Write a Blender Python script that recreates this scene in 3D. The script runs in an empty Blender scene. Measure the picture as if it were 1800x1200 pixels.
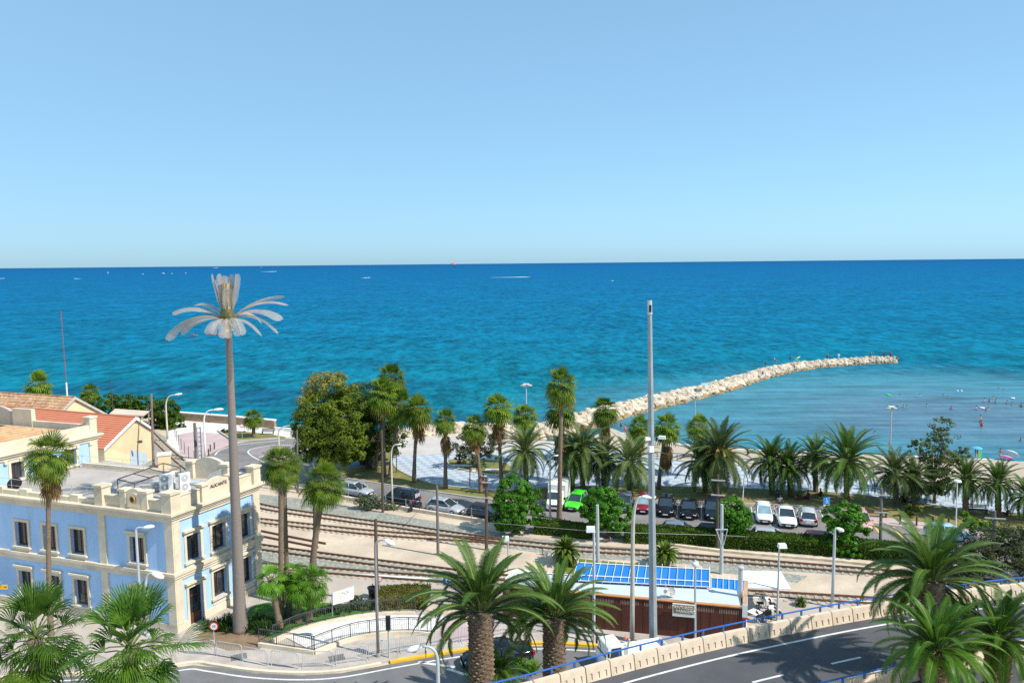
import bpy, math, random
import numpy as np
from mathutils import Vector, Matrix
rnd = random.Random(7)
R = math.radians
PI = math.pi
scene = bpy.context.scene
COL = scene.collection
# ------------------------------------------------------------------ camera
FPX, CH = 1350.0, 26.0
PITCH, ROLL = math.atan(137.5 / FPX), math.atan(17 / 1800)
cF = Vector((0, math.cos(PITCH), -math.sin(PITCH)))
_r0, _u0 = Vector((1, 0, 0)), Vector((0, math.sin(PITCH), math.cos(PITCH)))
cR = math.cos(ROLL) * _r0 - math.sin(ROLL) * _u0
cU = math.sin(ROLL) * _r0 + math.cos(ROLL) * _u0
CAM = Vector((0, 0, CH))
def ray(px, py):
    return cF + cR * ((px - 900) / FPX) + cU * ((600 - py) / FPX)
def G(px, py, z=0.0):                      # surveyed point -> place on the level z
    d = ray(px, py); return CAM + d * ((z - CH) / d.z)
def V(px, py, Y):                          # surveyed point at distance Y
    d = ray(px, py); return CAM + d * (Y / d.y)
cam = bpy.data.cameras.new('camera'); camo = bpy.data.objects.new('camera', cam); COL.objects.link(camo)
cam.sensor_width = 36; cam.lens = 36 * FPX / 1800; cam.clip_start = .2; cam.clip_end = 120000
camo.matrix_world = Matrix(((cR.x, cU.x, -cF.x, 0), (cR.y, cU.y, -cF.y, 0), (cR.z, cU.z, -cF.z, CH), (0, 0, 0, 1)))
scene.camera = camo
# ------------------------------------------------------------------ light
SA, SE = R(25), R(47)
sundir = Vector((math.cos(SA) * math.cos(SE), -math.sin(SA) * math.cos(SE), math.sin(SE)))
w = bpy.data.worlds.new('World'); scene.world = w; w.use_nodes = True
nt = w.node_tree; sky = nt.nodes.new('ShaderNodeTexSky'); sky.sky_type = 'NISHITA'; sky.sun_disc = False
sky.sun_elevation = SE; sky.sun_rotation = R(-115); sky.altitude = 0; sky.air_density = .7; sky.dust_density = .8; sky.ozone_density = 10
gm = nt.nodes.new('ShaderNodeGamma'); gm.inputs[1].default_value = .42; nt.links.new(sky.outputs[0], gm.inputs[0])   # clear summer sky: soften the sky's contrast ...
tn = nt.nodes.new('ShaderNodeMix'); tn.data_type = 'RGBA'; tn.blend_type = 'MULTIPLY'; tn.inputs[0].default_value = 1; nt.links.new(gm.outputs[0], tn.inputs[6]); tn.inputs[7].default_value = (1.37, 1.96, 2.17, 1)   # ... and its white balance
bg = nt.nodes['Background']; hs = nt.nodes.new('ShaderNodeHueSaturation'); hs.inputs['Saturation'].default_value = .98; nt.links.new(tn.outputs[2], hs.inputs['Color']); nt.links.new(hs.outputs[0], bg.inputs[0]); bg.inputs[1].default_value = .15
sl = bpy.data.lights.new('sun', 'SUN'); sl.energy = 4.0; sl.angle = R(.5); sl.color = (1, .95, .87)
so = bpy.data.objects.new('sun', sl); COL.objects.link(so); so.rotation_euler = sundir.to_track_quat('Z', 'Y').to_euler(); so.location = (60, -40, 80)
scene.view_settings.view_transform = 'Standard'; scene.view_settings.look = 'None'; scene.view_settings.exposure = .6; scene.view_settings.gamma = 1
scene.cycles.use_denoising = False; scene.cycles.max_bounces = 6; scene.cycles.diffuse_bounces = 3; scene.cycles.glossy_bounces = 2; scene.cycles.transmission_bounces = 3
# ------------------------------------------------------------------ mesh helper
class MB:
    def __init__(s): s.v = []; s.f = []; s.m = []; s.mi = 0
    def add(s, vs, fs):
        o = len(s.v); s.v += [tuple(p) for p in vs]; s.f += [[i + o for i in f] for f in fs]; s.m += [s.mi] * len(fs); return s
    def hexa(s, p):
        return s.add(p, [[0, 3, 2, 1], [4, 5, 6, 7], [0, 1, 5, 4], [1, 2, 6, 5], [2, 3, 7, 6], [3, 0, 4, 7]])
    def box(s, c, d, rz=0, top=(1, 1)):
        ca, sa = math.cos(rz), math.sin(rz); P = []
        for z, k in ((-1, (1, 1)), (1, top)):
            for x, y in ((-1, -1), (1, -1), (1, 1), (-1, 1)):
                X, Y = x * d[0] / 2 * k[0], y * d[1] / 2 * k[1]
                P.append((c[0] + X * ca - Y * sa, c[1] + X * sa + Y * ca, c[2] + z * d[2] / 2))
        return s.hexa(P)
    def prism(s, poly, z0, z1):
        n = len(poly); vs = [(p[0], p[1], z0) for p in poly] + [(p[0], p[1], z1) for p in poly]
        return s.add(vs, [list(range(n))[::-1], list(range(n, 2 * n))] + [[i, (i + 1) % n, (i + 1) % n + n, i + n] for i in range(n)])
    def sheet(s, poly, z):
        return s.add([(p[0], p[1], z) for p in poly], [list(range(len(poly)))])
    def loft(s, rings, cap=True, closed=True):
        n = len(rings[0]); vs = [p for r in rings for p in r]; fs = []
        for k in range(len(rings) - 1):
            for i in range(n if closed else n - 1):
                j = (i + 1) % n; fs.append([k * n + i, k * n + j, (k + 1) * n + j, (k + 1) * n + i])
        if cap: fs += [list(range(n))[::-1], [(len(rings) - 1) * n + i for i in range(n)]]
        return s.add(vs, fs)
    def tube(s, pts, r, n=8, cap=True):
        pts = [Vector(p) for p in pts]; k = len(pts); r = r if isinstance(r, (list, tuple)) else [r] * k
        rings = []; px = None
        for i in range(k):
            t = (pts[min(i + 1, k - 1)] - pts[max(i - 1, 0)]).normalized()
            if px is None: px = t.orthogonal() if abs(t.z) < .9 else Vector((1, 0, 0))
            px = (px - t * px.dot(t)).normalized(); py = t.cross(px)
            rings.append([pts[i] + (px * math.cos(2 * PI * a / n) + py * math.sin(2 * PI * a / n)) * r[i] for a in range(n)])
        return s.loft(rings, cap)
    def lathe(s, prof, n=16, c=(0, 0, 0), sx=1, sy=1):
        return s.loft([[(c[0] + r * math.cos(2 * PI * a / n) * sx, c[1] + r * math.sin(2 * PI * a / n) * sy, c[2] + z) for a in range(n)] for r, z in prof])
    def ball(s, c, rx, ry=None, rz=None, n=10, m=6):
        ry = ry or rx; rz = rz or rx
        return s.loft([[(c[0] + rx * math.sin(PI * j / m) * math.cos(2 * PI * i / n), c[1] + ry * math.sin(PI * j / m) * math.sin(2 * PI * i / n), c[2] - rz * math.cos(PI * j / m)) for i in range(n)] for j in range(m + 1)], cap=False)
    def mesh(s, name, mats, smooth=False):
        me = bpy.data.meshes.new(name); me.from_pydata(s.v, [], s.f)
        for m in (mats if isinstance(mats, (list, tuple)) else [mats]): me.materials.append(m)
        if any(s.m): me.polygons.foreach_set('material_index', s.m)
        if smooth:
            me.polygons.foreach_set('use_smooth', [True] * len(s.f))
            if smooth != 'all':
                try: me.set_sharp_from_angle(angle=R(38))
                except Exception: pass
        me.update(); return me
    def build(s, name, mats, parent=None, smooth=False, **kw):
        return put(name, s.mesh(name, mats, smooth), parent, **kw)
def put(name, me, parent=None, loc=None, rz=0, label=None, cat=None, group=None, kind=None, scale=None):
    o = bpy.data.objects.new(name, me); COL.objects.link(o)
    if parent: o.parent = parent
    if loc is not None: o.location = loc
    if rz: o.rotation_euler = (0, 0, rz)
    if scale is not None: o.scale = scale if isinstance(scale, (tuple, list)) else (scale,) * 3
    return tag(o, label, cat, group, kind)
def tag(o, label=None, cat=None, group=None, kind=None):
    if label: o['label'] = label
    if cat: o['category'] = cat
    if group: o['group'] = group
    if kind: o['kind'] = kind
    return o
def thing(name, label, cat, loc=(0, 0, 0), rz=0, group=None, scale=None):
    return put(name, None, None, loc, rz, label, cat, group, None, scale)
KIDS = {}
def copy_tree(o, parent=None, loc=None, rz=None, label=None, group=None):
    c = o.copy(); COL.objects.link(c)
    if parent: c.parent = parent
    if loc is not None: c.location = loc
    if rz is not None: c.rotation_euler = (0, 0, rz)
    if label: c['label'] = label
    if group: c['group'] = group
    for ch in [x for x in o.children]: copy_tree(ch, c)
    return c
def arc(pts, n=6):                         # smooth a polyline (Catmull-Rom)
    P = [Vector(p) for p in pts]; out = []
    for i in range(len(P) - 1):
        a, b, c, d = P[max(i - 1, 0)], P[i], P[i + 1], P[min(i + 2, len(P) - 1)]
        for k in range(n):
            t = k / n
            out.append(.5 * ((2 * b) + (c - a) * t + (2 * a - 5 * b + 4 * c - d) * t * t + (3 * b - a - 3 * c + d) * t ** 3))
    out.append(P[-1]); return out
def walk(pts, step):                       # points every step metres along a polyline: (position, direction)
    out = []; acc = 0
    for a, b in zip(pts, pts[1:]):
        L = (b - a).length
        if L < 1e-6: continue
        t = acc
        while t < L: out.append((a + (b - a) * (t / L), (b - a).normalized())); t += step
        acc = t - L
    return out
def offset(pts, d):
    out = []
    for i, p in enumerate(pts):
        t = (pts[min(i + 1, len(pts) - 1)] - pts[max(i - 1, 0)]); t.z = 0; t.normalize()
        out.append(Vector((p.x - t.y * d, p.y + t.x * d, p.z)))
    return out
def ribbon(mb, pts, d0, d1, z):
    a, b = offset(pts, d0), offset(pts, d1)
    for i in range(len(pts) - 1):
        mb.add([(a[i].x, a[i].y, z), (a[i + 1].x, a[i + 1].y, z), (b[i + 1].x, b[i + 1].y, z), (b[i].x, b[i].y, z)], [[0, 1, 2, 3]])
def strip(mb, pts, d0, d1, z0, z1):        # a solid bar following a line
    a, b = offset(pts, d0), offset(pts, d1)
    mb.loft([[(a[i].x, a[i].y, z0), (b[i].x, b[i].y, z0), (b[i].x, b[i].y, z1), (a[i].x, a[i].y, z1)] for i in range(len(pts))])
def GL(pl, z=0, sm=0):
    p = [G(x, y, z) for x, y in pl]; return arc(p, sm) if sm else p
# ------------------------------------------------------------------ materials
MC = {}
def mk(name, col, rough=.8, var=.12, sc=1.5, bump=0, bsc=30, metal=0, spec=.4, coat=0, col2=None, detail=4, world=False, stretch=None):
    if name in MC: return MC[name]
    m = bpy.data.materials.new(name); m.use_nodes = True; n = m.node_tree; L = n.links.new; b = n.nodes['Principled BSDF']
    b.inputs['Roughness'].default_value = rough; b.inputs['Metallic'].default_value = metal; b.inputs['Specular IOR Level'].default_value = spec; b.inputs['Coat Weight'].default_value = coat
    if world: co = n.nodes.new('ShaderNodeNewGeometry').outputs['Position']
    else: co = n.nodes.new('ShaderNodeTexCoord').outputs['Object']
    if stretch:
        mp = n.nodes.new('ShaderNodeMapping'); mp.inputs['Scale'].default_value = stretch; L(co, mp.inputs[0]); co = mp.outputs[0]
    nz = n.nodes.new('ShaderNodeTexNoise'); nz.inputs['Scale'].default_value = sc; nz.inputs['Detail'].default_value = detail; nz.inputs['Roughness'].default_value = .65; L(co, nz.inputs['Vector'])
    rp = n.nodes.new('ShaderNodeValToRGB'); e = rp.color_ramp.elements; e[0].position = .32; e[1].position = .68
    c2 = col2 or tuple(min(1, c * (1 + var)) for c in col); c1 = col if col2 else tuple(c * (1 - var) for c in col)
    e[0].color = (*c1, 1); e[1].color = (*c2, 1); L(nz.outputs['Fac'], rp.inputs[0]); L(rp.outputs[0], b.inputs['Base Color'])
    if bump:
        n2 = n.nodes.new('ShaderNodeTexNoise'); n2.inputs['Scale'].default_value = bsc; n2.inputs['Detail'].default_value = 3; L(co, n2.inputs['Vector'])
        bp = n.nodes.new('ShaderNodeBump'); bp.inputs['Strength'].default_value = bump; bp.inputs['Distance'].default_value = .03; L(n2.outputs['Fac'], bp.inputs['Height']); L(bp.outputs[0], b.inputs['Normal'])
    MC[name] = m; return m
def nodes_of(m): return m.node_tree.nodes, m.node_tree.links.new
def speckle(m, sc, amt, col):              # small stones: mix a second colour per voronoi cell
    n, L = nodes_of(m); b = n['Principled BSDF']; src = b.inputs['Base Color'].links[0].from_socket
    g = n.new('ShaderNodeNewGeometry'); v = n.new('ShaderNodeTexVoronoi'); v.inputs['Scale'].default_value = sc; L(g.outputs['Position'], v.inputs['Vector'])
    sp = n.new('ShaderNodeSeparateColor'); L(v.outputs['Color'], sp.inputs[0])
    mr = n.new('ShaderNodeMapRange'); mr.inputs['From Min'].default_value = .35; mr.inputs['From Max'].default_value = .9; mr.inputs['To Max'].default_value = amt; L(sp.outputs[0], mr.inputs[0])
    mx = n.new('ShaderNodeMix'); mx.data_type = 'RGBA'; L(mr.outputs[0], mx.inputs[0]); L(src, mx.inputs[6]); mx.inputs[7].default_value = (*col, 1); L(mx.outputs[2], b.inputs['Base Color'])
    return m
def leafmat(name, c1, c2, sc=.8, trans=.35, rough=.5, rand=.25):
    if name in MC: return MC[name]
    m = bpy.data.materials.new(name); m.use_nodes = True; n, L = nodes_of(m); b = n['Principled BSDF']; out = n['Material Output']
    b.inputs['Roughness'].default_value = rough; b.inputs['Specular IOR Level'].default_value = .16
    tc = n.new('ShaderNodeTexCoord'); nz = n.new('ShaderNodeTexNoise'); nz.inputs['Scale'].default_value = sc; nz.inputs['Detail'].default_value = 6; nz.inputs['Roughness'].default_value = .75; L(tc.outputs['Object'], nz.inputs['Vector'])
    rp = n.new('ShaderNodeValToRGB'); e = rp.color_ramp.elements; e[0].position = .36; e[1].position = .66; e[0].color = (*c1, 1); e[1].color = (*c2, 1); L(nz.outputs['Fac'], rp.inputs[0])
    oi = n.new('ShaderNodeObjectInfo'); mr = n.new('ShaderNodeMapRange'); mr.inputs['To Min'].default_value = 1 - rand; mr.inputs['To Max'].default_value = 1 + rand; L(oi.outputs['Random'], mr.inputs[0])
    hv = n.new('ShaderNodeHueSaturation'); L(rp.outputs[0], hv.inputs['Color']); L(mr.outputs[0], hv.inputs['Value']); L(hv.outputs[0], b.inputs['Base Color'])
    tr = n.new('ShaderNodeBsdfTranslucent'); hv2 = n.new('ShaderNodeHueSaturation'); hv2.inputs['Value'].default_value = 1.5; hv2.inputs['Hue'].default_value = .485; L(hv.outputs[0], hv2.inputs['Color']); L(hv2.outputs[0], tr.inputs[0])
    mx = n.new('ShaderNodeMixShader'); mx.inputs[0].default_value = trans; L(b.outputs[0], mx.inputs[1]); L(tr.outputs[0], mx.inputs[2]); L(mx.outputs[0], out.inputs[0])
    MC[name] = m; return m
STONE = mk('cream_stone', (.64, .55, .41), .85, .16, .7, .06, 25, detail=8)
STUCCO = mk('cream_stucco', (.74, .58, .36), .9, .08, .5)
BLUEW = mk('blue_render', (.37, .55, .80), .85, .10, .9, .05, 40, detail=8, stretch=(1, 1, .3))
CONC = mk('concrete', (.60, .50, .38), .9, .22, 1.6, .2, 30)
GREYC = mk('grey_concrete', (.45, .43, .40), .9, .14, 1.2, .15, 30)
WHITE = mk('white_paint', (.80, .80, .78), .5, .05, 3)
STEEL = mk('galvanised_steel', (.50, .53, .55), .45, .12, 3, metal=.3)
DARKST = mk('dark_steel', (.06, .065, .07), .5, .2, 4)
GREYP = mk('grey_pole_paint', (.42, .46, .48), .5, .1, 1.5)
BLUEP = mk('blue_rail_paint', (.025, .11, .36), .45, .12, 3)
RUST = mk('rusty_rail', (.16, .085, .05), .7, .3, 4)
WOODP = mk('dark_wood_pole', (.09, .07, .055), .85, .3, 4, stretch=(6, 6, 1))
BLACK = mk('black_plastic', (.02, .02, .022), .5, .2, 4)
GLASS = mk('dark_glass', (.02, .03, .04), .06, .3, 1.2, spec=.8)
BROWNF = mk('brown_window_frame', (.12, .05, .03), .5, .2, 5)
RUBBER = mk('rubber', (.018, .018, .018), .85, .2, 5)
YELLOW = mk('yellow_paint', (.75, .42, .03), .7, .15, 2)
RED = mk('red_paint', (.6, .03, .03), .45, .1, 3)
# ------------------------------------------------------------------ the setting
SEAZ = -1.5
def flat(name, pl, z, m, sm=0, zz=None, kind='structure'):
    return MB().sheet(GL(pl, z if zz is None else zz, sm), z).build(name, m, kind=kind)
SAND = mk('yard_sand', (.53, .43, .32), .95, .22, .25, .3, 12, world=True, detail=8); speckle(SAND, 9, .35, (.40, .32, .24))
BALL = mk('green_grey_ballast', (.22, .225, .185), .95, .22, .5, .5, 14, world=True, detail=8); speckle(BALL, 7, .75, (.42, .41, .35))
BEACH = mk('beach_sand', (.42, .345, .26), .95, .1, .2, .2, 8, world=True)
ASPH = mk('old_asphalt', (.20, .185, .175), .9, .24, .25, .2, 40, world=True, detail=8)
ASPL = mk('road_asphalt', (.155, .15, .15), .88, .26, .3, .2, 40, world=True, detail=8)
ASPF = mk('flyover_asphalt', (.078, .078, .083), .85, .26, .22, .25, 40, world=True, detail=8)
PAVE = mk('sidewalk_paving', (.42, .365, .32), .9, .22, .6, .1, 20, world=True, detail=7)
PINKP = mk('pink_paving', (.47, .355, .345), .9, .12, .5, world=True, detail=6)
WHITEP = mk('white_paving', (.66, .62, .58), .9, .08, .4, world=True)
QUAY = mk('quay_concrete', (.43, .37, .31), .9, .1, .3, world=True, detail=6)
LINE = mk('road_line_paint', (.62, .61, .58), .8, .2, 3, world=True)
def grass_m(name, a, b, c, sc=.18):
    m = mk(name, a, .95, 0, sc, .5, 25, col2=b, world=True, detail=9); return speckle(m, 3.5, .45, c)
GRASS = grass_m('park_grass', (.085, .14, .018), (.34, .225, .10), (.14, .15, .03))
LAWN = grass_m('green_lawn', (.035, .12, .012), (.06, .17, .018), (.08, .20, .03), .5)
def tile_mat(name, c1, c2, size, rot, c3):
    m = bpy.data.materials.new(name); m.use_nodes = True; n, L = nodes_of(m); b = n['Principled BSDF']; b.inputs['Roughness'].default_value = .85
    g = n.new('ShaderNodeNewGeometry'); mp = n.new('ShaderNodeMapping'); mp.inputs['Rotation'].default_value = (0, 0, rot); mp.inputs['Location'].default_value = (.31, .17, .4); L(g.outputs['Position'], mp.inputs[0])
    ck = n.new('ShaderNodeTexChecker'); ck.inputs['Scale'].default_value = 1 / size; ck.inputs[1].default_value = (*c1, 1); ck.inputs[2].default_value = (*c2, 1); L(mp.outputs[0], ck.inputs[0])
    mp2 = n.new('ShaderNodeMapping'); mp2.inputs['Scale'].default_value = (1, 1, 0); L(mp.outputs[0], mp2.inputs[0]); L(mp2.outputs[0], ck.inputs[0])
    nz = n.new('ShaderNodeTexNoise'); nz.inputs['Scale'].default_value = .5; nz.inputs['Detail'].default_value = 6; L(g.outputs['Position'], nz.inputs['Vector'])
    mx = n.new('ShaderNodeMix'); mx.data_type = 'RGBA'; mx.blend_type = 'MULTIPLY'; mx.inputs[0].default_value = .22; L(ck.outputs[0], mx.inputs[6]); L(nz.outputs['Fac'], mx.inputs[7])
    mx2 = n.new('ShaderNodeMix'); mx2.data_type = 'RGBA'; mx2.inputs[0].default_value = .25; L(mx.outputs[2], mx2.inputs[6]); mx2.inputs[7].default_value = (*c3, 1); L(mx2.outputs[2], b.inputs['Base Color'])
    return m
TILE = tile_mat('promenade_tiles', (.50, .56, .61), (.32, .39, .46), .9, .35, (.43, .47, .51))
# land
prom_up = [(868, 772), (1000, 776), (1100, 795), (1150, 805), (1300, 818), (1450, 831), (1600, 843), (1800, 861), (2100, 888)]
prom_lo = [(880, 862), (1000, 856), (1150, 855), (1281, 858), (1352, 861), (1450, 865), (1517, 871), (1600, 882), (1677, 893), (1800, 904), (2100, 930)]
shore = [(-700, 700), (-200, 712), (100, 725), (310, 736), (490, 752), (560, 765), (640, 772), (700, 770), (780, 764), (868, 768)]
edge = [G(x, y) for x, y in shore + prom_up]
poly = [Vector((-500, edge[0].y + 30, 0))] + edge + [Vector((500, edge[-1].y - 60, 0)), Vector((500, -150, 0)), Vector((-500, -150, 0))]
MB().prism(poly, -4, 0).build('ground', SAND, kind='structure')
# beach
up = [(1040, 768), (1100, 795), (1150, 805), (1300, 818), (1450, 831), (1600, 843), (1800, 861), (2100, 888)]
wl = [(1075, 752), (1110, 765), (1180, 779), (1326, 791), (1440, 796), (1536, 800), (1700, 806), (1800, 812), (2100, 830)]
ua, wa = arc([G(x, y, .012) for x, y in up], 8), arc([G(x, y, SEAZ) for x, y in wl], 8)
N = 60; tri = lambda P, t: P[min(int(t * (len(P) - 1)), len(P) - 2)].lerp(P[min(int(t * (len(P) - 1)), len(P) - 2) + 1], t * (len(P) - 1) - min(int(t * (len(P) - 1)), len(P) - 2))
rows = []
for i in range(N + 1):
    a, b = tri(ua, i / N), tri(wa, i / N); d = (b - a); q = []
    for k, t in enumerate((-.02, .15, .4, .7, 1, 1.6)):
        p = a + d * t; q.append((p.x, p.y, p.z + (math.sin(i * 1.7 + k * 2.1) * .05 if 0 < t < 1 else 0)))
    rows.append(q)
MB().loft(rows, cap=False, closed=False).build('beach', BEACH, smooth='all', kind='structure')
fo = MB(); fm = wa
for i in range(len(fm) - 1):
    if i < 16: continue
    w0 = .35 + .3 * math.sin(i * .9); fo.add([fm[i] + Vector((0, -.1, .03)), fm[i + 1] + Vector((0, -.1, .03)), fm[i + 1] + Vector((0, w0, .03)), fm[i] + Vector((0, .35 + .3 * math.sin((i - 1) * .9), .03))], [[0, 1, 2, 3]])
fo.build('surf_foam', mk('foam', (.75, .78, .78), .8), kind='stuff')
# sea
def sea_mat():
    m = bpy.data.materials.new('sea_water'); m.use_nodes = True; n, L = nodes_of(m); out = n['Material Output']; n.remove(n['Principled BSDF'])
    g = n.new('ShaderNodeNewGeometry'); P = g.outputs['Position']
    sx = n.new('ShaderNodeSeparateXYZ'); L(P, sx.inputs[0])
    def noise(scale, st, det=3, rough=.6):
        mp = n.new('ShaderNodeMapping'); mp.inputs['Scale'].default_value = st; mp.inputs['Rotation'].default_value = (0, 0, R(-6)); L(P, mp.inputs[0])
        z = n.new('ShaderNodeTexNoise'); z.inputs['Scale'].default_value = scale; z.inputs['Detail'].default_value = det; z.inputs['Roughness'].default_value = rough; L(mp.outputs[0], z.inputs['Vector']); return z.outputs['Fac']
    def math_(op, a, b=None, c=None):
        q = n.new('ShaderNodeMath'); q.operation = op
        for i, x in enumerate((a, b, c)):
            if x is None: continue
            if isinstance(x, (int, float)): q.inputs[i].default_value = x
            else: L(x, q.inputs[i])
        return q.outputs[0]
    def mr(x, a, b, c=0, d=1, sm=False):
        q = n.new('ShaderNodeMapRange'); q.interpolation_type = 'SMOOTHSTEP' if sm else 'LINEAR'; L(x, q.inputs[0]); q.inputs[1].default_value = a; q.inputs[2].default_value = b; q.inputs[3].default_value = c; q.inputs[4].default_value = d; return q.outputs[0]
    def mix(f, a, b):
        q = n.new('ShaderNodeMix'); q.data_type = 'RGBA'
        if isinstance(f, float): q.inputs[0].default_value = f
        else: L(f, q.inputs[0])
        for i, x in ((6, a), (7, b)):
            if isinstance(x, tuple): q.inputs[i].default_value = (*x, 1)
            else: L(x, q.inputs[i])
        return q.outputs[2]
    lg = math_('LOGARITHM', math_('MAXIMUM', math_('ADD', sx.outputs[1], math_('MULTIPLY', noise(.02, (.5, 1, 1), 4), 40)), 20), 10)
    rp = n.new('ShaderNodeValToRGB'); L(mr(lg, 2.0, 4.2), rp.inputs[0]); e = rp.color_ramp.elements
    for p, c in ((.0, (.004, .085, .15)), (.10, (.003, .15, .20)), (.24, (.003, .125, .225)), (.42, (.004, .115, .24)), (.75, (.004, .098, .24)), (1, (.006, .085, .21))):
        q = e.new(p) if p not in (0, 1) else e[0 if p == 0 else -1]; q.position = p; q.color = (*c, 1)
    col = rp.outputs[0]
    # deep patches (sea grass) near the shore
    pt = noise(.022, (.55, 1, 1), 5, .6); pm = math_('MULTIPLY', mr(pt, .47, .60, 0, 1, True), mr(sx.outputs[1], 260, 150, 0, .7, True))
    col = mix(pm, col, (.006, .06, .13))
    # the sheltered bay: shallow over sand
    bx = math_('SUBTRACT', sx.outputs[0], 82.0); by = math_('SUBTRACT', sx.outputs[1], 132.0)
    dd = math_('SQRT', math_('ADD', math_('POWER', math_('MULTIPLY', bx, .80), 2.0), math_('POWER', math_('MULTIPLY', by, 1.0), 2.0)))
    dd = math_('ADD', dd, math_('MULTIPLY', math_('SUBTRACT', noise(.03, (.4, 1, 1), 4), .5), 40))
    bay = mr(dd, 78, 34, 0, 1, True); col = mix(bay, col, (.045, .19, .25))
    col = mix(mr(dd, 40, 10, 0, .8, True), col, (.085, .155, .215))
    # wave light and shade painted into the colour, long crests across; coarser farther out
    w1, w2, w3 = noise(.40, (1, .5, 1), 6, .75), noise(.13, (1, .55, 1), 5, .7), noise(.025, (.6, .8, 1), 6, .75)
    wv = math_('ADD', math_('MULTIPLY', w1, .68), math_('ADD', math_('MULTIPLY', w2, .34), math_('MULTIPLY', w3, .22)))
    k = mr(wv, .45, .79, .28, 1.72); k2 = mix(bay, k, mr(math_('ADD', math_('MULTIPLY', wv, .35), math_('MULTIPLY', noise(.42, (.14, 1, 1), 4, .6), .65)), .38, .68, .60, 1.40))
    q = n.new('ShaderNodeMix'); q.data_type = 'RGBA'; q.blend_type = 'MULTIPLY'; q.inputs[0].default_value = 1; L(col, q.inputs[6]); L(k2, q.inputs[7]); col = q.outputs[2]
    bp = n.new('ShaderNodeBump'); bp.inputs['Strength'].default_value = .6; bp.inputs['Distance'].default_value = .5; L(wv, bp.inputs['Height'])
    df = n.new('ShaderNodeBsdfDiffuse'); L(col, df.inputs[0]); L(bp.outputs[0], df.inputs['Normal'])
    gl = n.new('ShaderNodeBsdfGlossy'); gl.inputs['Roughness'].default_value = .12; L(bp.outputs[0], gl.inputs['Normal'])
    ms = n.new('ShaderNodeMixShader'); L(mix(bay, (.03, .03, .03), (.11, .11, .11)), ms.inputs[0]); L(df.outputs[0], ms.inputs[1]); L(gl.outputs[0], ms.inputs[2]); L(ms.outputs[0], out.inputs[0])
    return m
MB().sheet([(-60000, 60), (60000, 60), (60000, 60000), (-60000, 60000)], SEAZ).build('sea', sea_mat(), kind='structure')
# paved and planted areas (each a few millimetres above the one below)
Z = lambda k: .005 * k
flat('rail_ballast', [(455, 868), (567, 880), (700, 905), (850, 930), (900, 941), (1050, 958), (1142, 964), (1300, 981), (1560, 1004), (1560, 1012), (1450, 1008), (1142, 986), (1015, 980), (880, 962), (820, 950), (700, 927), (600, 909), (455, 888)], Z(1), BALL)
flat('rail_ballast', [(455, 958), (600, 976), (760, 998), (860, 1014), (880, 1022), (820, 1022), (760, 1020), (600, 1008), (455, 992)], Z(1), BALL)
flat('rail_ballast', [(1230, 990), (1330, 1000), (1420, 1012), (1400, 1024), (1330, 1012), (1240, 1004)], Z(1.5), BALL)
flat('rail_ballast', [(180, 745), (262, 752), (300, 772), (345, 806), (400, 838), (455, 868), (455, 888), (380, 870), (310, 845), (255, 830), (200, 790)], Z(1.2), BALL)
flat('rail_ballast', [(1305, 1040), (1560, 1054), (1560, 1060), (1305, 1047)], Z(1), BALL)
flat('street', [(330, 815), (385, 790), (402, 782), (432, 776), (500, 770), (560, 772), (562, 800), (550, 815), (560, 832), (607, 842), (725, 860), (882, 882), (940, 882), (1000, 880), (1150, 881), (1300, 886), (1450, 894), (1515, 904), (1560, 916), (1690, 932), (1800, 945), (2100, 975), (2100, 1035), (1800, 1003), (1450, 966), (1150, 948), (1050, 944), (950, 932), (855, 917), (707, 895), (622, 880), (567, 868), (500, 852), (440, 846), (380, 835)], Z(2), ASPH)
flat('park_grass', [(562, 800), (600, 780), (690, 778), (692, 800), (690, 812), (698, 824), (720, 836), (760, 850), (820, 858), (880, 862), (1000, 856), (1150, 855), (1281, 858), (1352, 861), (1450, 865), (1517, 871), (1600, 882), (1677, 893), (1800, 904), (2100, 930), (2100, 968), (1800, 938), (1690, 926), (1600, 915), (1515, 903), (1450, 893), (1300, 885), (1150, 880), (1000, 879), (940, 881), (882, 881), (725, 859), (607, 841), (560, 831), (550, 815)], Z(3), GRASS)
flat('promenade', [(692, 800), (690, 812), (698, 824), (720, 836), (760, 850), (820, 858)] + prom_lo + prom_up[::-1] + [(780, 766), (705, 772), (693, 785)], Z(2.5), TILE)
APRON = mk('beige_apron', (.47, .43, .39), .9, .1, .4, world=True)
flat('promenade_apron', [(693, 786), (705, 772), (780, 766), (868, 772), (1000, 776), (960, 788), (850, 797), (780, 797), (730, 800), (694, 802)], Z(3.5), APRON)
flat('lawn_island', [(786, 812), (795, 806), (840, 806), (886, 812), (900, 824), (890, 835), (850, 833), (800, 822)], Z(4), GRASS, 3)
flat('seafront_plaza', [(318, 738), (400, 744), (490, 754), (520, 762), (505, 768), (430, 775), (402, 781), (385, 789), (330, 812), (290, 780), (300, 750)], Z(2.8), WHITEP)
flat('pink_plaza', [(312, 764), (340, 758), (400, 763), (428, 775), (402, 781), (385, 789), (334, 810), (316, 795)], Z(3.4), PINKP)
flat('pink_pavement', [(1515, 905), (1560, 909), (1690, 926), (1800, 938), (1800, 946), (1690, 936), (1600, 926), (1520, 917)], Z(3.6), PINKP)
flat('planter_bed', [(383, 758), (400, 756), (450, 760), (500, 767), (492, 771), (440, 775), (412, 775), (398, 768)], Z(6), GRASS, 3)
flat('traffic_island', [(437, 793), (450, 787), (480, 783), (512, 783), (520, 790), (500, 800), (460, 800), (442, 799)], Z(4), mk('mauve_paving', (.26, .22, .22), .9, .1, .5, world=True), 3)
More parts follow.
